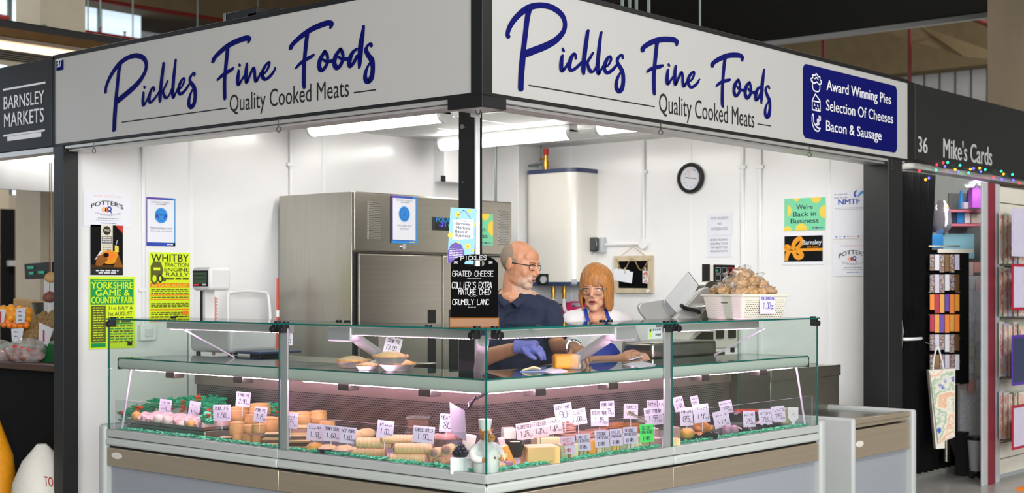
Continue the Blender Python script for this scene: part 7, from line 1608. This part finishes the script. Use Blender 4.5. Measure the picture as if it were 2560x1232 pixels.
# ------------------------------------------------------------------ neighbouring produce stall, left
mat('orangefruit', (248, 160, 30), .45, var=.1, scale=40, bump=.2, bscale=200)
mat('satsuma', (240, 126, 30), .45, var=.1, scale=40, bump=.2, bscale=200)
mat('potato', (150, 118, 72), .75, var=.2, scale=30, bump=.3)
mat('redpotato', (132, 78, 70), .6, var=.2, scale=30, bump=.2)
mat('fakegrass', (16, 104, 44), .8, var=.35, scale=90, bump=.8, bscale=160)
mat('ledgewood', (70, 42, 26), .5, var=.15)
glassmat('film_bag', (250, 250, 250), 1.6, .12, .34, (236, 230, 228))  # white diffuse patches in the film stand in for its highlights
mat('cardboard', (208, 164, 108), .8, var=.06)
mat('sackwhite', (226, 222, 212), .8, var=.05, scale=60, bump=.3)
mat('paneldim', (150, 150, 150), .6, var=.12, scale=5)
def multimat(name, cols, scale=9, rough=.6):   # printed picture: blotches of several colours
    m = bpy.data.materials.new(name); m.use_nodes = True; nt = m.node_tree; N = nt.nodes; Lk = nt.links; b = N['Principled BSDF']; b.inputs['Roughness'].default_value = rough
    tc = N.new('ShaderNodeTexCoord'); nz = N.new('ShaderNodeTexNoise'); nz.inputs['Scale'].default_value = scale; nz.inputs['Detail'].default_value = 3; Lk.new(tc.outputs['Object'], nz.inputs['Vector'])
    cr = N.new('ShaderNodeValToRGB'); e = cr.color_ramp.elements
    for i, c in enumerate(cols):
        x = .3 + .4 * i / (len(cols) - 1); k = e[i] if i < 2 else e.new(x); k.position = x; k.color = (*lin(c), 1)
    Lk.new(nz.outputs[0], cr.inputs[0]); Lk.new(cr.outputs[0], b.inputs['Base Color']); MATS[name] = m
multimat('print_bag', [(40, 90, 170), (226, 220, 206), (150, 180, 150), (232, 224, 208), (222, 168, 130), (236, 228, 214), (200, 150, 120)], 8)
multimat('print_card', [(232, 224, 212), (224, 170, 140), (236, 228, 216), (210, 120, 110), (236, 230, 220)], 14)
multimat('print_toy', [(30, 20, 26), (180, 120, 60), (60, 40, 60), (210, 200, 190), (90, 50, 110), (30, 24, 30)], 60)
multimat('print_pale', [(236, 236, 244), (250, 248, 250), (214, 224, 240), (250, 240, 240), (244, 242, 232)], 30)
# setting of that stall
p = ony(60, 475, 6.6); b = MB('paneldim'); b.box((-.1, 6.6, p.z), (4.2, 6.66, 2.9)); struct(b.build('wall_partition'))
b = MB('white'); b.box((.1, 3.73, 0), (4.0, 3.78, 2.3)); struct(b.build('wall_divider'))
o = ony(108, 386, 6.4); t = thing('batten_light', 'bright batten light in the produce stall just under its black sign', 'light', (o.x, 6.4, o.z)); MB('tube').box((o.x - .35, 6.36, o.z - .02), (o.x + 1.2, 6.46, o.z + .03)).build('diffuser', t); MB('white').box((o.x - .36, 6.35, o.z + .031), (o.x + 1.21, 6.47, 2.9)).build('housing', t)
d0, d1 = ony(5, 480, 14.4), ony(38, 480, 14.4); b = MB('matteblack'); b.box((d0.x, 14.4, 0), (d1.x, 14.46, 2.6)); o = b.build('door_1'); struct(o); h_ = ony(31, 658, 14.35); MB('alu').box((h_.x - .06, 14.33, h_.z - .04), (h_.x + .05, 14.4, h_.z + .04)).build('door_handle', o)
b = MB('plaster'); q = ony(4, 600, 15.0); b.box((q.x - 4, 15.0, 0), (q.x + .12, 15.1, 3.2)); struct(b.build('wall_end'))
XL = .12; zl = onx(60, 912, XL).z
t = thing('produce_counter', 'black fronted produce counter with a dark wood ledge at the left edge', 'counter', (.5, 4.6, 0))
MB('matteblack').box((XL + .02, 3.8, 0), (1.0, 6.2, zl - .03)).build('front', t); MB('ledgewood').box((XL - .03, 3.795, zl - .03), (1.0, 6.2, zl + .012)).build('ledge', t, .004)
zc_ = zl + .013
b = MB('fakegrass'); b.box((.3, 3.8, zc_), (.38, 5.4, zc_ + .12)); b.box((.38, 3.8, zc_), (.96, 5.4, zc_ + .02)); b.box((.16, 3.8, zc_), (.3, 3.86, zc_ + .14)); tag(b.build('grass_lined_crate'), 'green grass lined crate under the potatoes in the produce stall', 'crate')
def heap(pts, m, name, cat, lab, grp, r, sq=(1, 1, 1)):
    for k, (px, py, X) in enumerate(pts):
        p = onx(px, py, X); s = px2m(p); q = r * s * rnd.uniform(.92, 1.08)
        o = MB(m).ell((0, 0, 0), (q * sq[0], q * sq[1], q * sq[2]), nu=14, nv=10, disp=lambda w: 1 + .07 * noise.noise(w * 2 + V((k, 0, 0)))).build(name); o.location = p; o.rotation_euler = (rnd.random(), rnd.random(), rnd.random() * 6); tag(o, lab, cat, grp)
heap([(8, 775, .55), (28, 772, .56), (50, 776, .55), (70, 780, .55), (5, 795, .5), (27, 793, .5), (46, 797, .5), (68, 797, .5), (18, 784, .53), (38, 785, .53), (60, 787, .53), (-6, 785, .53)], 'orangefruit', 'orange', 'orange', 'large orange in the heap at the left edge of the photo', 'oranges in the produce stall', 12)
heap([(10, 810, .45), (24, 812, .45), (38, 813, .45), (52, 814, .45), (66, 813, .45), (17, 804, .47), (46, 806, .47), (60, 806, .47)], 'satsuma', 'satsuma', 'satsuma', 'small satsuma in the row below the oranges', 'satsumas in the produce stall', 9)
pts = [(66 + 13 * k + 6 * (r % 2), 842 - 11 * r, .44 + .05 * r) for r in range(5) for k in range(6) if not (r > 2 and k < r - 1)] + [(100, 795, .66), (118, 797, .66), (130, 785, .7), (108, 788, .7)]
heap(pts, 'potato', 'potato', 'potato', 'brown potato in the heap beside the dark end post', 'potatoes in the produce stall', 10.5, (1.25, .9, .8))
def potbag(px, py, X, w_, h_, n, lab):
    p = onx(px, py, X); s = px2m(p); t = thing('potato_bag', lab, 'bag', p, (0, 0, YAWZ))
    for k in range(n):
        a = 2 * PI * k / n; MB('redpotato').ell((w_ * s * .32 * math.cos(a), .03 * math.sin(a), h_ * s * (.22 + .16 * (k % 2))), (h_ * s * .24, h_ * s * .2, h_ * s * .19), nu=12, nv=8).build('potato', t, w=False)
    MB('film_bag').ell((0, 0, h_ * s * .42), (w_ * s * .52, .075, h_ * s * .5), nu=24, nv=16, disp=lambda q: 1 + .2 * noise.noise(q * 3 + V((px, 0, 0)))).build('film', t, w=False)
    b = MB('red')
    for k in range(3): b.ell((w_ * s * (-.2 + .18 * k), -.07, h_ * s * (.62 - .06 * k)), (w_ * s * .07, .004, h_ * s * .05), nu=10, nv=6)
    b.build('printing', t, w=False)
potbag(66, 905, .2, 96, 66, 8, 'clear bag of red potatoes on the ledge, right one'); potbag(6, 906, .2, 60, 60, 6, 'clear bag of red potatoes at the left edge on the ledge')
for pts_, lab, red in ((((41, 772), (63, 768), (60, 806), (40, 808)), 'white price ticket standing among the oranges', 0), (((-8, 772), (14, 774), (8, 806), (-10, 812)), 'white price ticket at the left edge beside the oranges', 1), (((28, 822), (58, 820), (52, 858), (30, 856)), 'white ticket lying over the left bag of potatoes', 0), (((98, 806), (133, 822), (118, 866), (96, 850)), 'white and red ticket stuck in the potato heap', 1)):
    X = .4 if pts_[0][1] < 800 else .3; P = [onx(*c, X) for c in pts_]; b = MB('paperwhite'); b.prism(P, (.003, 0, 0)); m_ = (P[0] + P[2]) / 2 - EX * .001
    if red: b.obox(m_ - EX * .002 - UP * .05, -EY * .02, UP * .08, EX * .001, 'red')
    else:
        for k in range(3): scribble(b, m_ - EX * .002 + UP * (.025 - .03 * k) + EY * .02, -EY, UP, 0, .045, 0, .008, 'midink')
    tag(b.build('price_ticket', smooth=False), lab, 'price ticket')
# that stall's scale
t = thing('produce_scale', 'black fronted shop scale with green digits in the produce stall', 'scale', onx(112, 790, .8))
P = [onx(*c, .78) for c in ((60, 659), (129, 654), (128, 694), (62, 698))]; b = MB('black'); b.prism(P, (.06, 0, 0)); hd = b.build('display_head', t, .004)
b = MB('glow_green')
for x0, x1, y in ((68, 84, 668), (72, 84, 682), (95, 111, 680)): a, c = onx(x0, y + 4, .775), onx(x1, y - 3, .775); b.poly([(.775, a.y, a.z), (.775, c.y, a.z), (.775, c.y, c.z), (.775, a.y, c.z)])
b.build('digits', hd, smooth=False)
q = onx(121, 742, .82); MB('white').box((.8, q.y - .03, zc_), (.85, q.y + .03, onx(121, 697, .8).z)).build('column', t, .004)
p = onx(104, 786, .85); s = px2m(p); MB('steel').lathe([(20 * s, 0), (26 * s, 24 * s), (28 * s, 30 * s), (25 * s, 26 * s), (18 * s, 3 * s)], p, 24).build('pan', t)
P = [onx(*c, .9) for c in ((30, 905), (34, 746), (78, 754), (80, 905))]; tag(MB('cardboard').prism(P, (.1, 0, 0)).build('cardboard_flap'), 'tan cardboard flap behind the oranges', 'cardboard')
for px, py, r, lab in ((128, 693, 12, 'brown paper bag hanging beside the produce scale'), (124, 742, 13, 'net of brown onions hanging below the paper bag')):
    p = onx(px, py, .6); s = px2m(p); tag(MB('cardboard' if py < 700 else 'redpotato').ell(p, (.05, r * s, r * s * 1.1), disp=lambda q: 1 + .15 * noise.noise(q * 2)).cyl(p, V((p.x, p.y, 2.36)), .003, 6).build('hanging_bag'), lab, 'bag')
p = onx(118, 1240, -.12); p.z = 0; t = thing('produce_sack', 'white woven sack with red letters leaning at the foot of the left post', 'sack', (-.1, 3.78, 0))
zs1 = onx(125, 1118, -.05).z; b = MB('sackwhite'); b.lathe([(.16, 0), (.19, .08), (.18, zs1 * .45), (.13, zs1 * .75), (.05, zs1 * .95), (.03, zs1)], (.02, 3.73 + .12, 0), 24, wob=lambda a, i: 1 + .06 * math.sin(3 * a + i)); b.build('sack', t)
b = MB('red'); q = onx(118, 1215, -.2); text(b, 'TO', q + EY * .03, -EY, (UP + EY * .1).normalized(), .1, .06, 'red', .03); b.build('lettering', t, smooth=False)
tag(MB('gold').lathe([(.0001, 0), (.16, 0), (.12, .35), (.02, .62), (.0001, .64)], V((-.05, onx(-14, 1200, -.05).y, 0)), 20).build('yellow_sack'), 'yellow sack at the bottom left edge of the photo', 'sack')
# ------------------------------------------------------------------ card stall, right
mat('velvet', (10, 10, 11), .9, var=.2, spec=.15)
mat('maroon', (128, 38, 52), .5, var=.06)
mat('darkmaroon', (44, 12, 18), .7, var=.15)
mat('pinkshelf', (214, 120, 138), .5, var=.05)
mat('giftpurple', (190, 90, 210), .4, var=.06)
mat('silverfoil', (206, 200, 212), .2, metal=.8, var=.1, bump=.6, bscale=18)
mat('lavender', (206, 200, 222), .6, var=.06)
mat('greywall', (132, 138, 136), .7, var=.08, scale=2)
mat('ivory', (226, 220, 206), .6, var=.05)
mat('crimson', (176, 16, 52), .5, var=.06)
mat('peach', (218, 160, 120), .6, var=.1)
mat('palegreen', (176, 190, 168), .6, var=.08)
for n_, c_ in (('lred', (255, 40, 50)), ('lgreen', (40, 230, 160)), ('lblue', (90, 80, 255)), ('lamber', (255, 170, 30))): mat(n_, c_, .4, emit=3.5, var=0)
b = MB('velvet'); NC = 60; rows = []
def cur(z):   # left and right edges in pixels by height
    py = HOR - (z - CAMZ) * FPX / 9.15
    for (y0, a0, c0), (y1, a1, c1) in zip(CUR, CUR[1:]):
        if y0 <= py <= y1: f = (py - y0) / (y1 - y0); f = f * f * (3 - 2 * f); return a0 + (a1 - a0) * f, c0 + (c1 - c0) * f
    return CUR[-1][1:]
CUR = [(380, 2256, 2330), (440, 2256, 2328), (600, 2256, 2322), (760, 2258, 2316), (830, 2268, 2310), (846, 2270, 2306), (865, 2268, 2312), (950, 2260, 2328), (1100, 2254, 2352), (1300, 2250, 2386), (1500, 2248, 2410)]
NZ = 60; yc = .3
for i in range(NZ):
    z = ZS0 - .02 - (ZS0 - .05) * i / (NZ - 1); a, c = cur(z); x0, x1 = ony(a, 700, yc).x, ony(c, 700, yc).x; rows.append([(x0 + (x1 - x0) * j / (NC - 1), yc + .035 * math.sin(j * .95 + .4 * math.sin(i * .1)) * (.35 + .65 * min(1, (x1 - x0) / .3)), z) for j in range(NC)])
vs = [p for r in rows for p in r]; b.add(vs, [(i * NC + j, i * NC + j + 1, (i + 1) * NC + j + 1, (i + 1) * NC + j) for i in range(NZ - 1) for j in range(NC - 1)])
t = thing('curtain', 'black curtain tied back at the left side of the card stall', 'curtain', (4.7, yc, 0)); o = b.build('cloth', t, ang=80); m_ = o.modifiers.new('thickness', 'SOLIDIFY'); m_.thickness = .006
a, c = cur(onx(2290, 846, 4.7).z); zt_ = ony(2288, 846, yc).z; x0, x1 = ony(2273, 846, yc - .04).x, ony(2311, 846, yc - .04).x
b = MB('white'); b.tube([((x0 + x1) / 2 + (x1 - x0) / 2 * 1.0 * math.cos(q), yc + .045 * math.sin(q), zt_) for q in [2 * PI * k / 24 for k in range(24)]], .012, 8, closed=True); b.build('tie_back', t)
struct(MB('greywall').box((4.66, 3.4, 0), (14, 3.5, 3.2)).build('wall_cards'))
# slat wall partition with the maroon end post
P = onz(2478, 1210, 0); PX, PY = P.x, P.y
t = thing('slat_wall', 'white slatted display wall with a maroon end post at the right edge', 'display wall', (PX + .8, PY, 0))
x_a, x_b, x_c, x_d = (ony(q, 900, PY).x for q in (2456, 2470, 2487, 2500))
b = MB('ltgrey'); b.box((x_a, PY, 0), (x_b, PY + .014, 2.24)); b.box((x_c, PY, 0), (x_d, PY + .014, 2.24)); b.build('upright', t, .003)
MB('maroon').box((x_b, PY - .006, 0), (x_c, PY + .016, 2.24)).build('end_post', t, .003)
b = MB('ivory')
for k in range(18): b.box((x_d, PY + .04, .04 + k * .122), (x_d + 2.2, PY + .07, .04 + k * .122 + .113))
b.box((x_d, PY + .075, 0), (x_d + 2.2, PY + .09, 2.24), 'ltgrey'); b.build('slats', t)
def card(x, z, w, h, m, pic, lab, dy, lean=.06, name='greeting_card', cat='card'):
    b = MB(m); y = PY - dy; b.box((x, y, z), (x + w, y + .004, z + h)); O = V((x, y - .0015, z)); rect(b, O, EX, UP, w * .08, h * .06, w * .92, h * .94, 'print_card' if name == 'greeting_card' else pic)
    return tag(b.build(name, smooth=False), lab, cat, 'greeting cards on the slat wall')
rws = [(658, 525, 'top'), (792, 664, 'second'), (945, 806, 'third'), (1104, 982, 'bottom')]
cm = ['ivory', 'palegreen', 'ivory', 'lavender', 'ivory']; cp_ = ['peach', 'salmon', 'ltgrey', 'crimson', 'peach']
for r, (yb, yt, nm) in enumerate(rws):
    zb_, zt2 = ony(2505, yb, PY - .1).z, ony(2505, yt, PY - .1).z
    bk = MB('darksteel'); bk.box((x_d + .005, PY - .16, zb_ - .02), (x_d + .9, PY + .04, zb_ - .008)); bk.tube([(x_d + .005, PY - .16, zb_ + .05), (x_d + .9, PY - .16, zb_ + .05)], .004, 6); tag(bk.build('card_rack', ), nm + ' wire card rack on the white slat wall', 'rack')
    for k in range(5):
        x = x_c + .01 + k * .045; w = .1 if k < 4 else .2
        card(x, zb_, w, (zt2 - zb_) * (1 - .03 * (k % 3)), cm[(k + r) % 5], cp_[(k + r) % 5], 'pale greeting card in the %s rack of the slat wall, %s from the maroon post' % (nm, ('first', 'second', 'third', 'fourth', 'fifth')[k]), .03 + .02 * k)
    m2 = ['lavender', 'crimson', 'purple', 'crimson'][r]
    x = ony(2530, 900, PY - .2).x; card(x, zb_ + (.05 if r < 2 else -.05), .35, (zt2 - zb_) * .9, m2, 'lavender' if r != 2 else 'navyenamel', {0: 'grey lilac gift bag at the right edge, top row', 1: 'crimson gift bag at the right edge, second row', 2: 'dark purple gift bag at the right edge, third row', 3: 'pink framed gift bag at the right edge, bottom row'}[r], .2, name='gift_bag', cat='gift bag')
# shelves with gifts left of the post
ZB = 11.6
def bx(x0, y0, x1, y1, Zd, m, name, lab, cat, d_=.12, grp=None, bev=.003):
    p, q = atd(x0, y1, Zd), atd(x1, y0, Zd); e = RT * ((x1 - x0) * Zd / FPX); b = MB(m); b.obox(p, e, FW * d_, UP * (q.z - p.z)); o = b.build(name, bevel=bev); return tag(o, lab, cat, grp)
t = thing('gift_shelving', 'pink edged gift shelves above the spinner in the card stall', 'shelves', atd(2420, 560, ZB))
for y in (526, 561):
    a, c = atd(2372, y + 3, ZB + .2), atd(2456, y - 3, ZB); b = MB('pinkshelf'); b.obox(atd(2372, y + 4, ZB), RT * (84 * ZB / FPX), FW * .35, UP * .02); b.build('shelf', t)
b = MB('greywall'); b.obox(atd(2372, 760, ZB + .36), RT * (84 * ZB / FPX), FW * .03, UP * .95); b.build('back_board', t)
def bottle(px, y0, y1, r, m, lab): 
    p, q = atd(px, y1, ZB + .1), atd(px, y0, ZB + .1); s = (ZB + .1) / FPX; tag(MB(m).lathe([(r * s, 0), (r * s, (q.z - p.z) * .45), (r * s * .85, (q.z - p.z) * .5), (r * s * .45, (q.z - p.z) * .95), (r * s * .4, q.z - p.z)], p, 16).build('gift_bottle'), lab, 'bottle')
bottle(2403, 476, 522, 7, 'bluec', 'tall bright blue gift bottle on the upper pink shelf'); bottle(2421, 476, 522, 7, 'blue', 'tall dark blue gift bottle on the upper pink shelf')
bx(2393, 529, 2410, 558, ZB + .05, 'bluec', 'gift_box', 'bright blue gift box on the lower pink shelf', 'box'); bx(2380, 529, 2392, 558, ZB + .05, 'navyenamel', 'gift_box', 'narrow navy gift box on the lower pink shelf', 'box'); bx(2412, 532, 2426, 558, ZB + .05, 'paper', 'gift_box', 'white gift box on the lower pink shelf', 'box'); bx(2428, 535, 2452, 558, ZB + .08, 'ivory', 'gift_box', 'cream gift box at the right of the lower pink shelf', 'box')
bx(2410, 505, 2428, 522, ZB + .02, 'paper', 'gift_box', 'small white gift box on the upper pink shelf', 'box')
p = atd(2443, 520, ZB - .1); s = (ZB - .1) / FPX; t = thing('purple_bag', 'bright purple gift bag with white bows beside the maroon post', 'gift bag', p); b = MB('giftpurple'); b.obox(p - RT * 12 * s, RT * 24 * s, FW * .1, UP * 52 * s); b.build('bag', t, .004)
b = MB('paper')
for k in range(14): q = p + RT * rnd.uniform(-18, 16) * s + UP * rnd.uniform(50, 68) * s; tuft(b, q, .05, None)
b.build('bows', t, smooth=False)
p = atd(2355, 545, ZB - .3); s = ZB / FPX; tag(MB('silverfoil').ell(p, (12 * s, .08, 42 * s), disp=lambda q: 1 + .2 * noise.noise(q * 4)).build('foil_balloon'), 'crinkled silver foil balloon hanging by the black curtain', 'balloon')
bx(2322, 586, 2358, 620, ZB - .4, 'bluec', 'gift_bag', 'blue gift bag beside the black curtain', 'gift bag'); bx(2358, 584, 2436, 646, ZB + .1, 'skyblue', 'wrapped_parcel', 'pale blue wrapped parcel below the pink shelves', 'parcel', .05); bx(2322, 525, 2348, 580, ZB, 'navyenamel', 'gift_box', 'dark navy box behind the foil balloon', 'box')
# spinner rack of small toys
t = thing('spinner_rack', 'dark wire spinner rack of hanging trinkets in the card stall', 'rack', atd(2365, 1000, 10.9)); zr0, zr1 = atd(2365, 960, 10.9).z, atd(2365, 618, 10.9).z; c = atd(2365, 800, 10.95)
b = MB('velvet'); b.box((c.x - .16, c.y - .12, zr0), (c.x + .16, c.y + .12, zr1 - .02)); b.build('core', t); b = MB('darksteel')
for k in range(7): z = zr0 + (zr1 - zr0) * k / 6; b.obox(atd(2322, 0, 10.8).xy.to_3d() + UP * z, RT * (78 * 10.8 / FPX), FW * .02, UP * .012)
b.cyl((c.x, c.y, 0.1), (c.x, c.y, zr0), .03); b.build('wire_tiers', t)
b = MB('ivory'); b.obox(atd(2345, 632, 10.75), RT * (88 * 10.75 / FPX), FW * .02, UP * .03); b.build('header', t)
tm = ['lavender', 'orange', 'purple', 'ivory', 'ltgrey', 'gold', 'crimson', 'brown' if 'brown' in MATS else 'bronze', 'paper', 'blue']
rn = ['top', 'second', 'third', 'fourth', 'fifth', 'lowest']; cn = ['far left', 'left', 'centre left', 'centre right', 'right', 'far right']
for r in range(6):
    for k in range(6):
        x = 2325 + k * 12.5; y = 636 + r * 50; bx(x, y, x + 11, y + rnd.uniform(38, 47), 10.72, ['print_toy', 'lavender', 'print_toy', 'bronze', 'print_toy', 'paper'][(r * 2 + k * 5) % 6] if r not in (2, 3) else tm[[1, 5, 1, 6, 5, 2][(k + r) % 6]], 'trinket', 'small hanging trinket in the %s tier of the dark spinner rack, %s' % (rn[r], cn[k]), 'trinket', .02, 'trinkets on the spinner rack', 0)
# pale gift board beside the maroon post
bx(2400, 690, 2456, 1168, 11.3, 'print_pale', 'gift_board', 'tall pale display board of small gifts left of the maroon post', 'display board', .06)
gm = ['paper', 'print_pale', 'print_pale', 'pinkcard', 'ivory', 'paperwhite', 'salmon', 'paper']
rn = ['top', 'second', 'third', 'fourth', 'fifth', 'sixth', 'seventh', 'lowest']
for r in range(8):
    for k in range(3):
        x = 2400 + k * 18.5 + (r % 2) * 3; y = 655 + r * 42; bx(x, y, x + 15, y + rnd.uniform(22, 34), 11.22, gm[(r * 5 + k * 3) % 8], 'gift_packet', 'small pale gift packet on the board by the maroon post, %s row, %s' % (rn[r], ('left', 'middle', 'right')[k]), 'packet', .03, 'gift packets on the pale board', 0)
# large patterned gift bag hanging low
P_ = [atd(*c, 10.5) for c in ((2322, 925), (2388, 921), (2387, 1092), (2362, 1102), (2362, 1120), (2340, 1122))]; t = thing('art_gift_bag', 'large white gift bag with a soft colourful print hanging beside the curtain', 'gift bag', P_[0]); b = MB('ivory'); b.prism(P_, FW * .06); b.build('bag', t)
b = MB('ivory'); Q = lambda px, py: atd(px, py, 10.48)
b.poly([Q(2325, 930), Q(2386, 927), Q(2385, 1088), Q(2346, 1108)], 'print_bag')
b.build('print', t, smooth=False); b = MB('white')
b.tube(smooth_path([Q(2332, 925), Q(2336, 890), Q(2344, 866), Q(2352, 890), Q(2360, 924)], 5), .006, 6); q = Q(2344, 866); b.tube([q, q + FW * .36 + UP * .02], .004, 6); b.build('handles', t)
bx(2392, 900, 2456, 1146, 11.9, 'darkmaroon', 'storage_tub', 'dark maroon cloth covered tub at the back of the card stall', 'tub', .3)
p = onz(2440, 1196, 0); s = depth(p) / FPX; t = thing('waste_bin', 'pale waste bin with a dark rim on the floor of the card stall', 'bin', p + UP * .06); MB('ltgrey').lathe([(14 * s, .06), (21 * s, 100 * s), (22 * s, 100 * s), (20 * s, 96 * s)], p, 20).build('bin', t)
MB('rubber').lathe([(22 * s, 97 * s), (24 * s, 99 * s), (24 * s, 105 * s), (20 * s, 107 * s)], p, 20).build('rim', t)
for q in (-1, 1): MB('rubber').cyl(p + RT * q * 10 * s - FW * .012 + UP * .03, p + RT * q * 10 * s + FW * .012 + UP * .03, .03, 14).build('castor', t)
p = onz(2405, 1188, 0); tag(MB('rubber').box((p.x - .04, p.y - .04, 0), (p.x + .04, p.y + .04, .34)).build('rack_foot'), 'black castor post under the spinner rack', 'castor')
p = onz(2548, 1226, 0); tag(MB('orange').box((p.x, p.y - .3, 0), (p.x + .4, p.y + .02, .02)).build('floor_mat'), 'orange mat just showing at the bottom right corner', 'mat')
t = thing('batten_light', 'added unseen batten light behind the black card stall sign', 'light', (5.7, .18, 2.4)); MB('tube').box((4.95, .14, 2.372), (6.5, .22, 2.41)).build('diffuser', t); MB('white').box((4.94, .121, 2.411), (6.51, .23, 2.5)).build('housing', t)  # unseen batten added to brighten the card stall's goods
# fairy lights along the card stall's sign
t = thing('fairy_lights', 'string of coloured fairy lights along the bottom of the card stall sign', 'fairy lights', ony(2420, 430, -.02))
wire = [(2290, 400), (2330, 412), (2370, 420), (2410, 422), (2450, 432), (2490, 436), (2530, 446), (2575, 452)]; W3 = [ony(x, y, -.02) for x, y in wire]
MB('rubber').tube([V(q) for q in smooth_path([tuple(q) for q in W3], 6)], .006, 6).build('wire', t)
BL = [(2342, 412, 'lred'), (2358, 407, 'lred'), (2362, 416, 'lblue'), (2369, 406, 'lgreen'), (2400, 413, 'lgreen'), (2388, 424, 'lamber'), (2396, 429, 'lblue'), (2422, 432, 'lgreen'), (2426, 423, 'lamber'), (2434, 421, 'lblue'), (2449, 420, 'lamber'), (2463, 424, 'lgreen'), (2452, 429, 'lblue'), (2484, 444, 'lred'), (2503, 428, 'lgreen'), (2509, 435, 'lamber'), (2504, 448, 'lblue'), (2531, 436, 'lgreen'), (2533, 450, 'lblue'), (2548, 458, 'lred'), (2340, 425, 'lgreen'), (2298, 427, 'lred'), (2322, 445, 'lblue'), (2314, 449, 'lamber'), (2368, 516, 'lamber')]
for x, y, m_ in BL:
    q = ony(x, y, -.03 if y < 500 else .2); MB(m_).ell(q, .009, nu=10, nv=8).build('bulb', t)
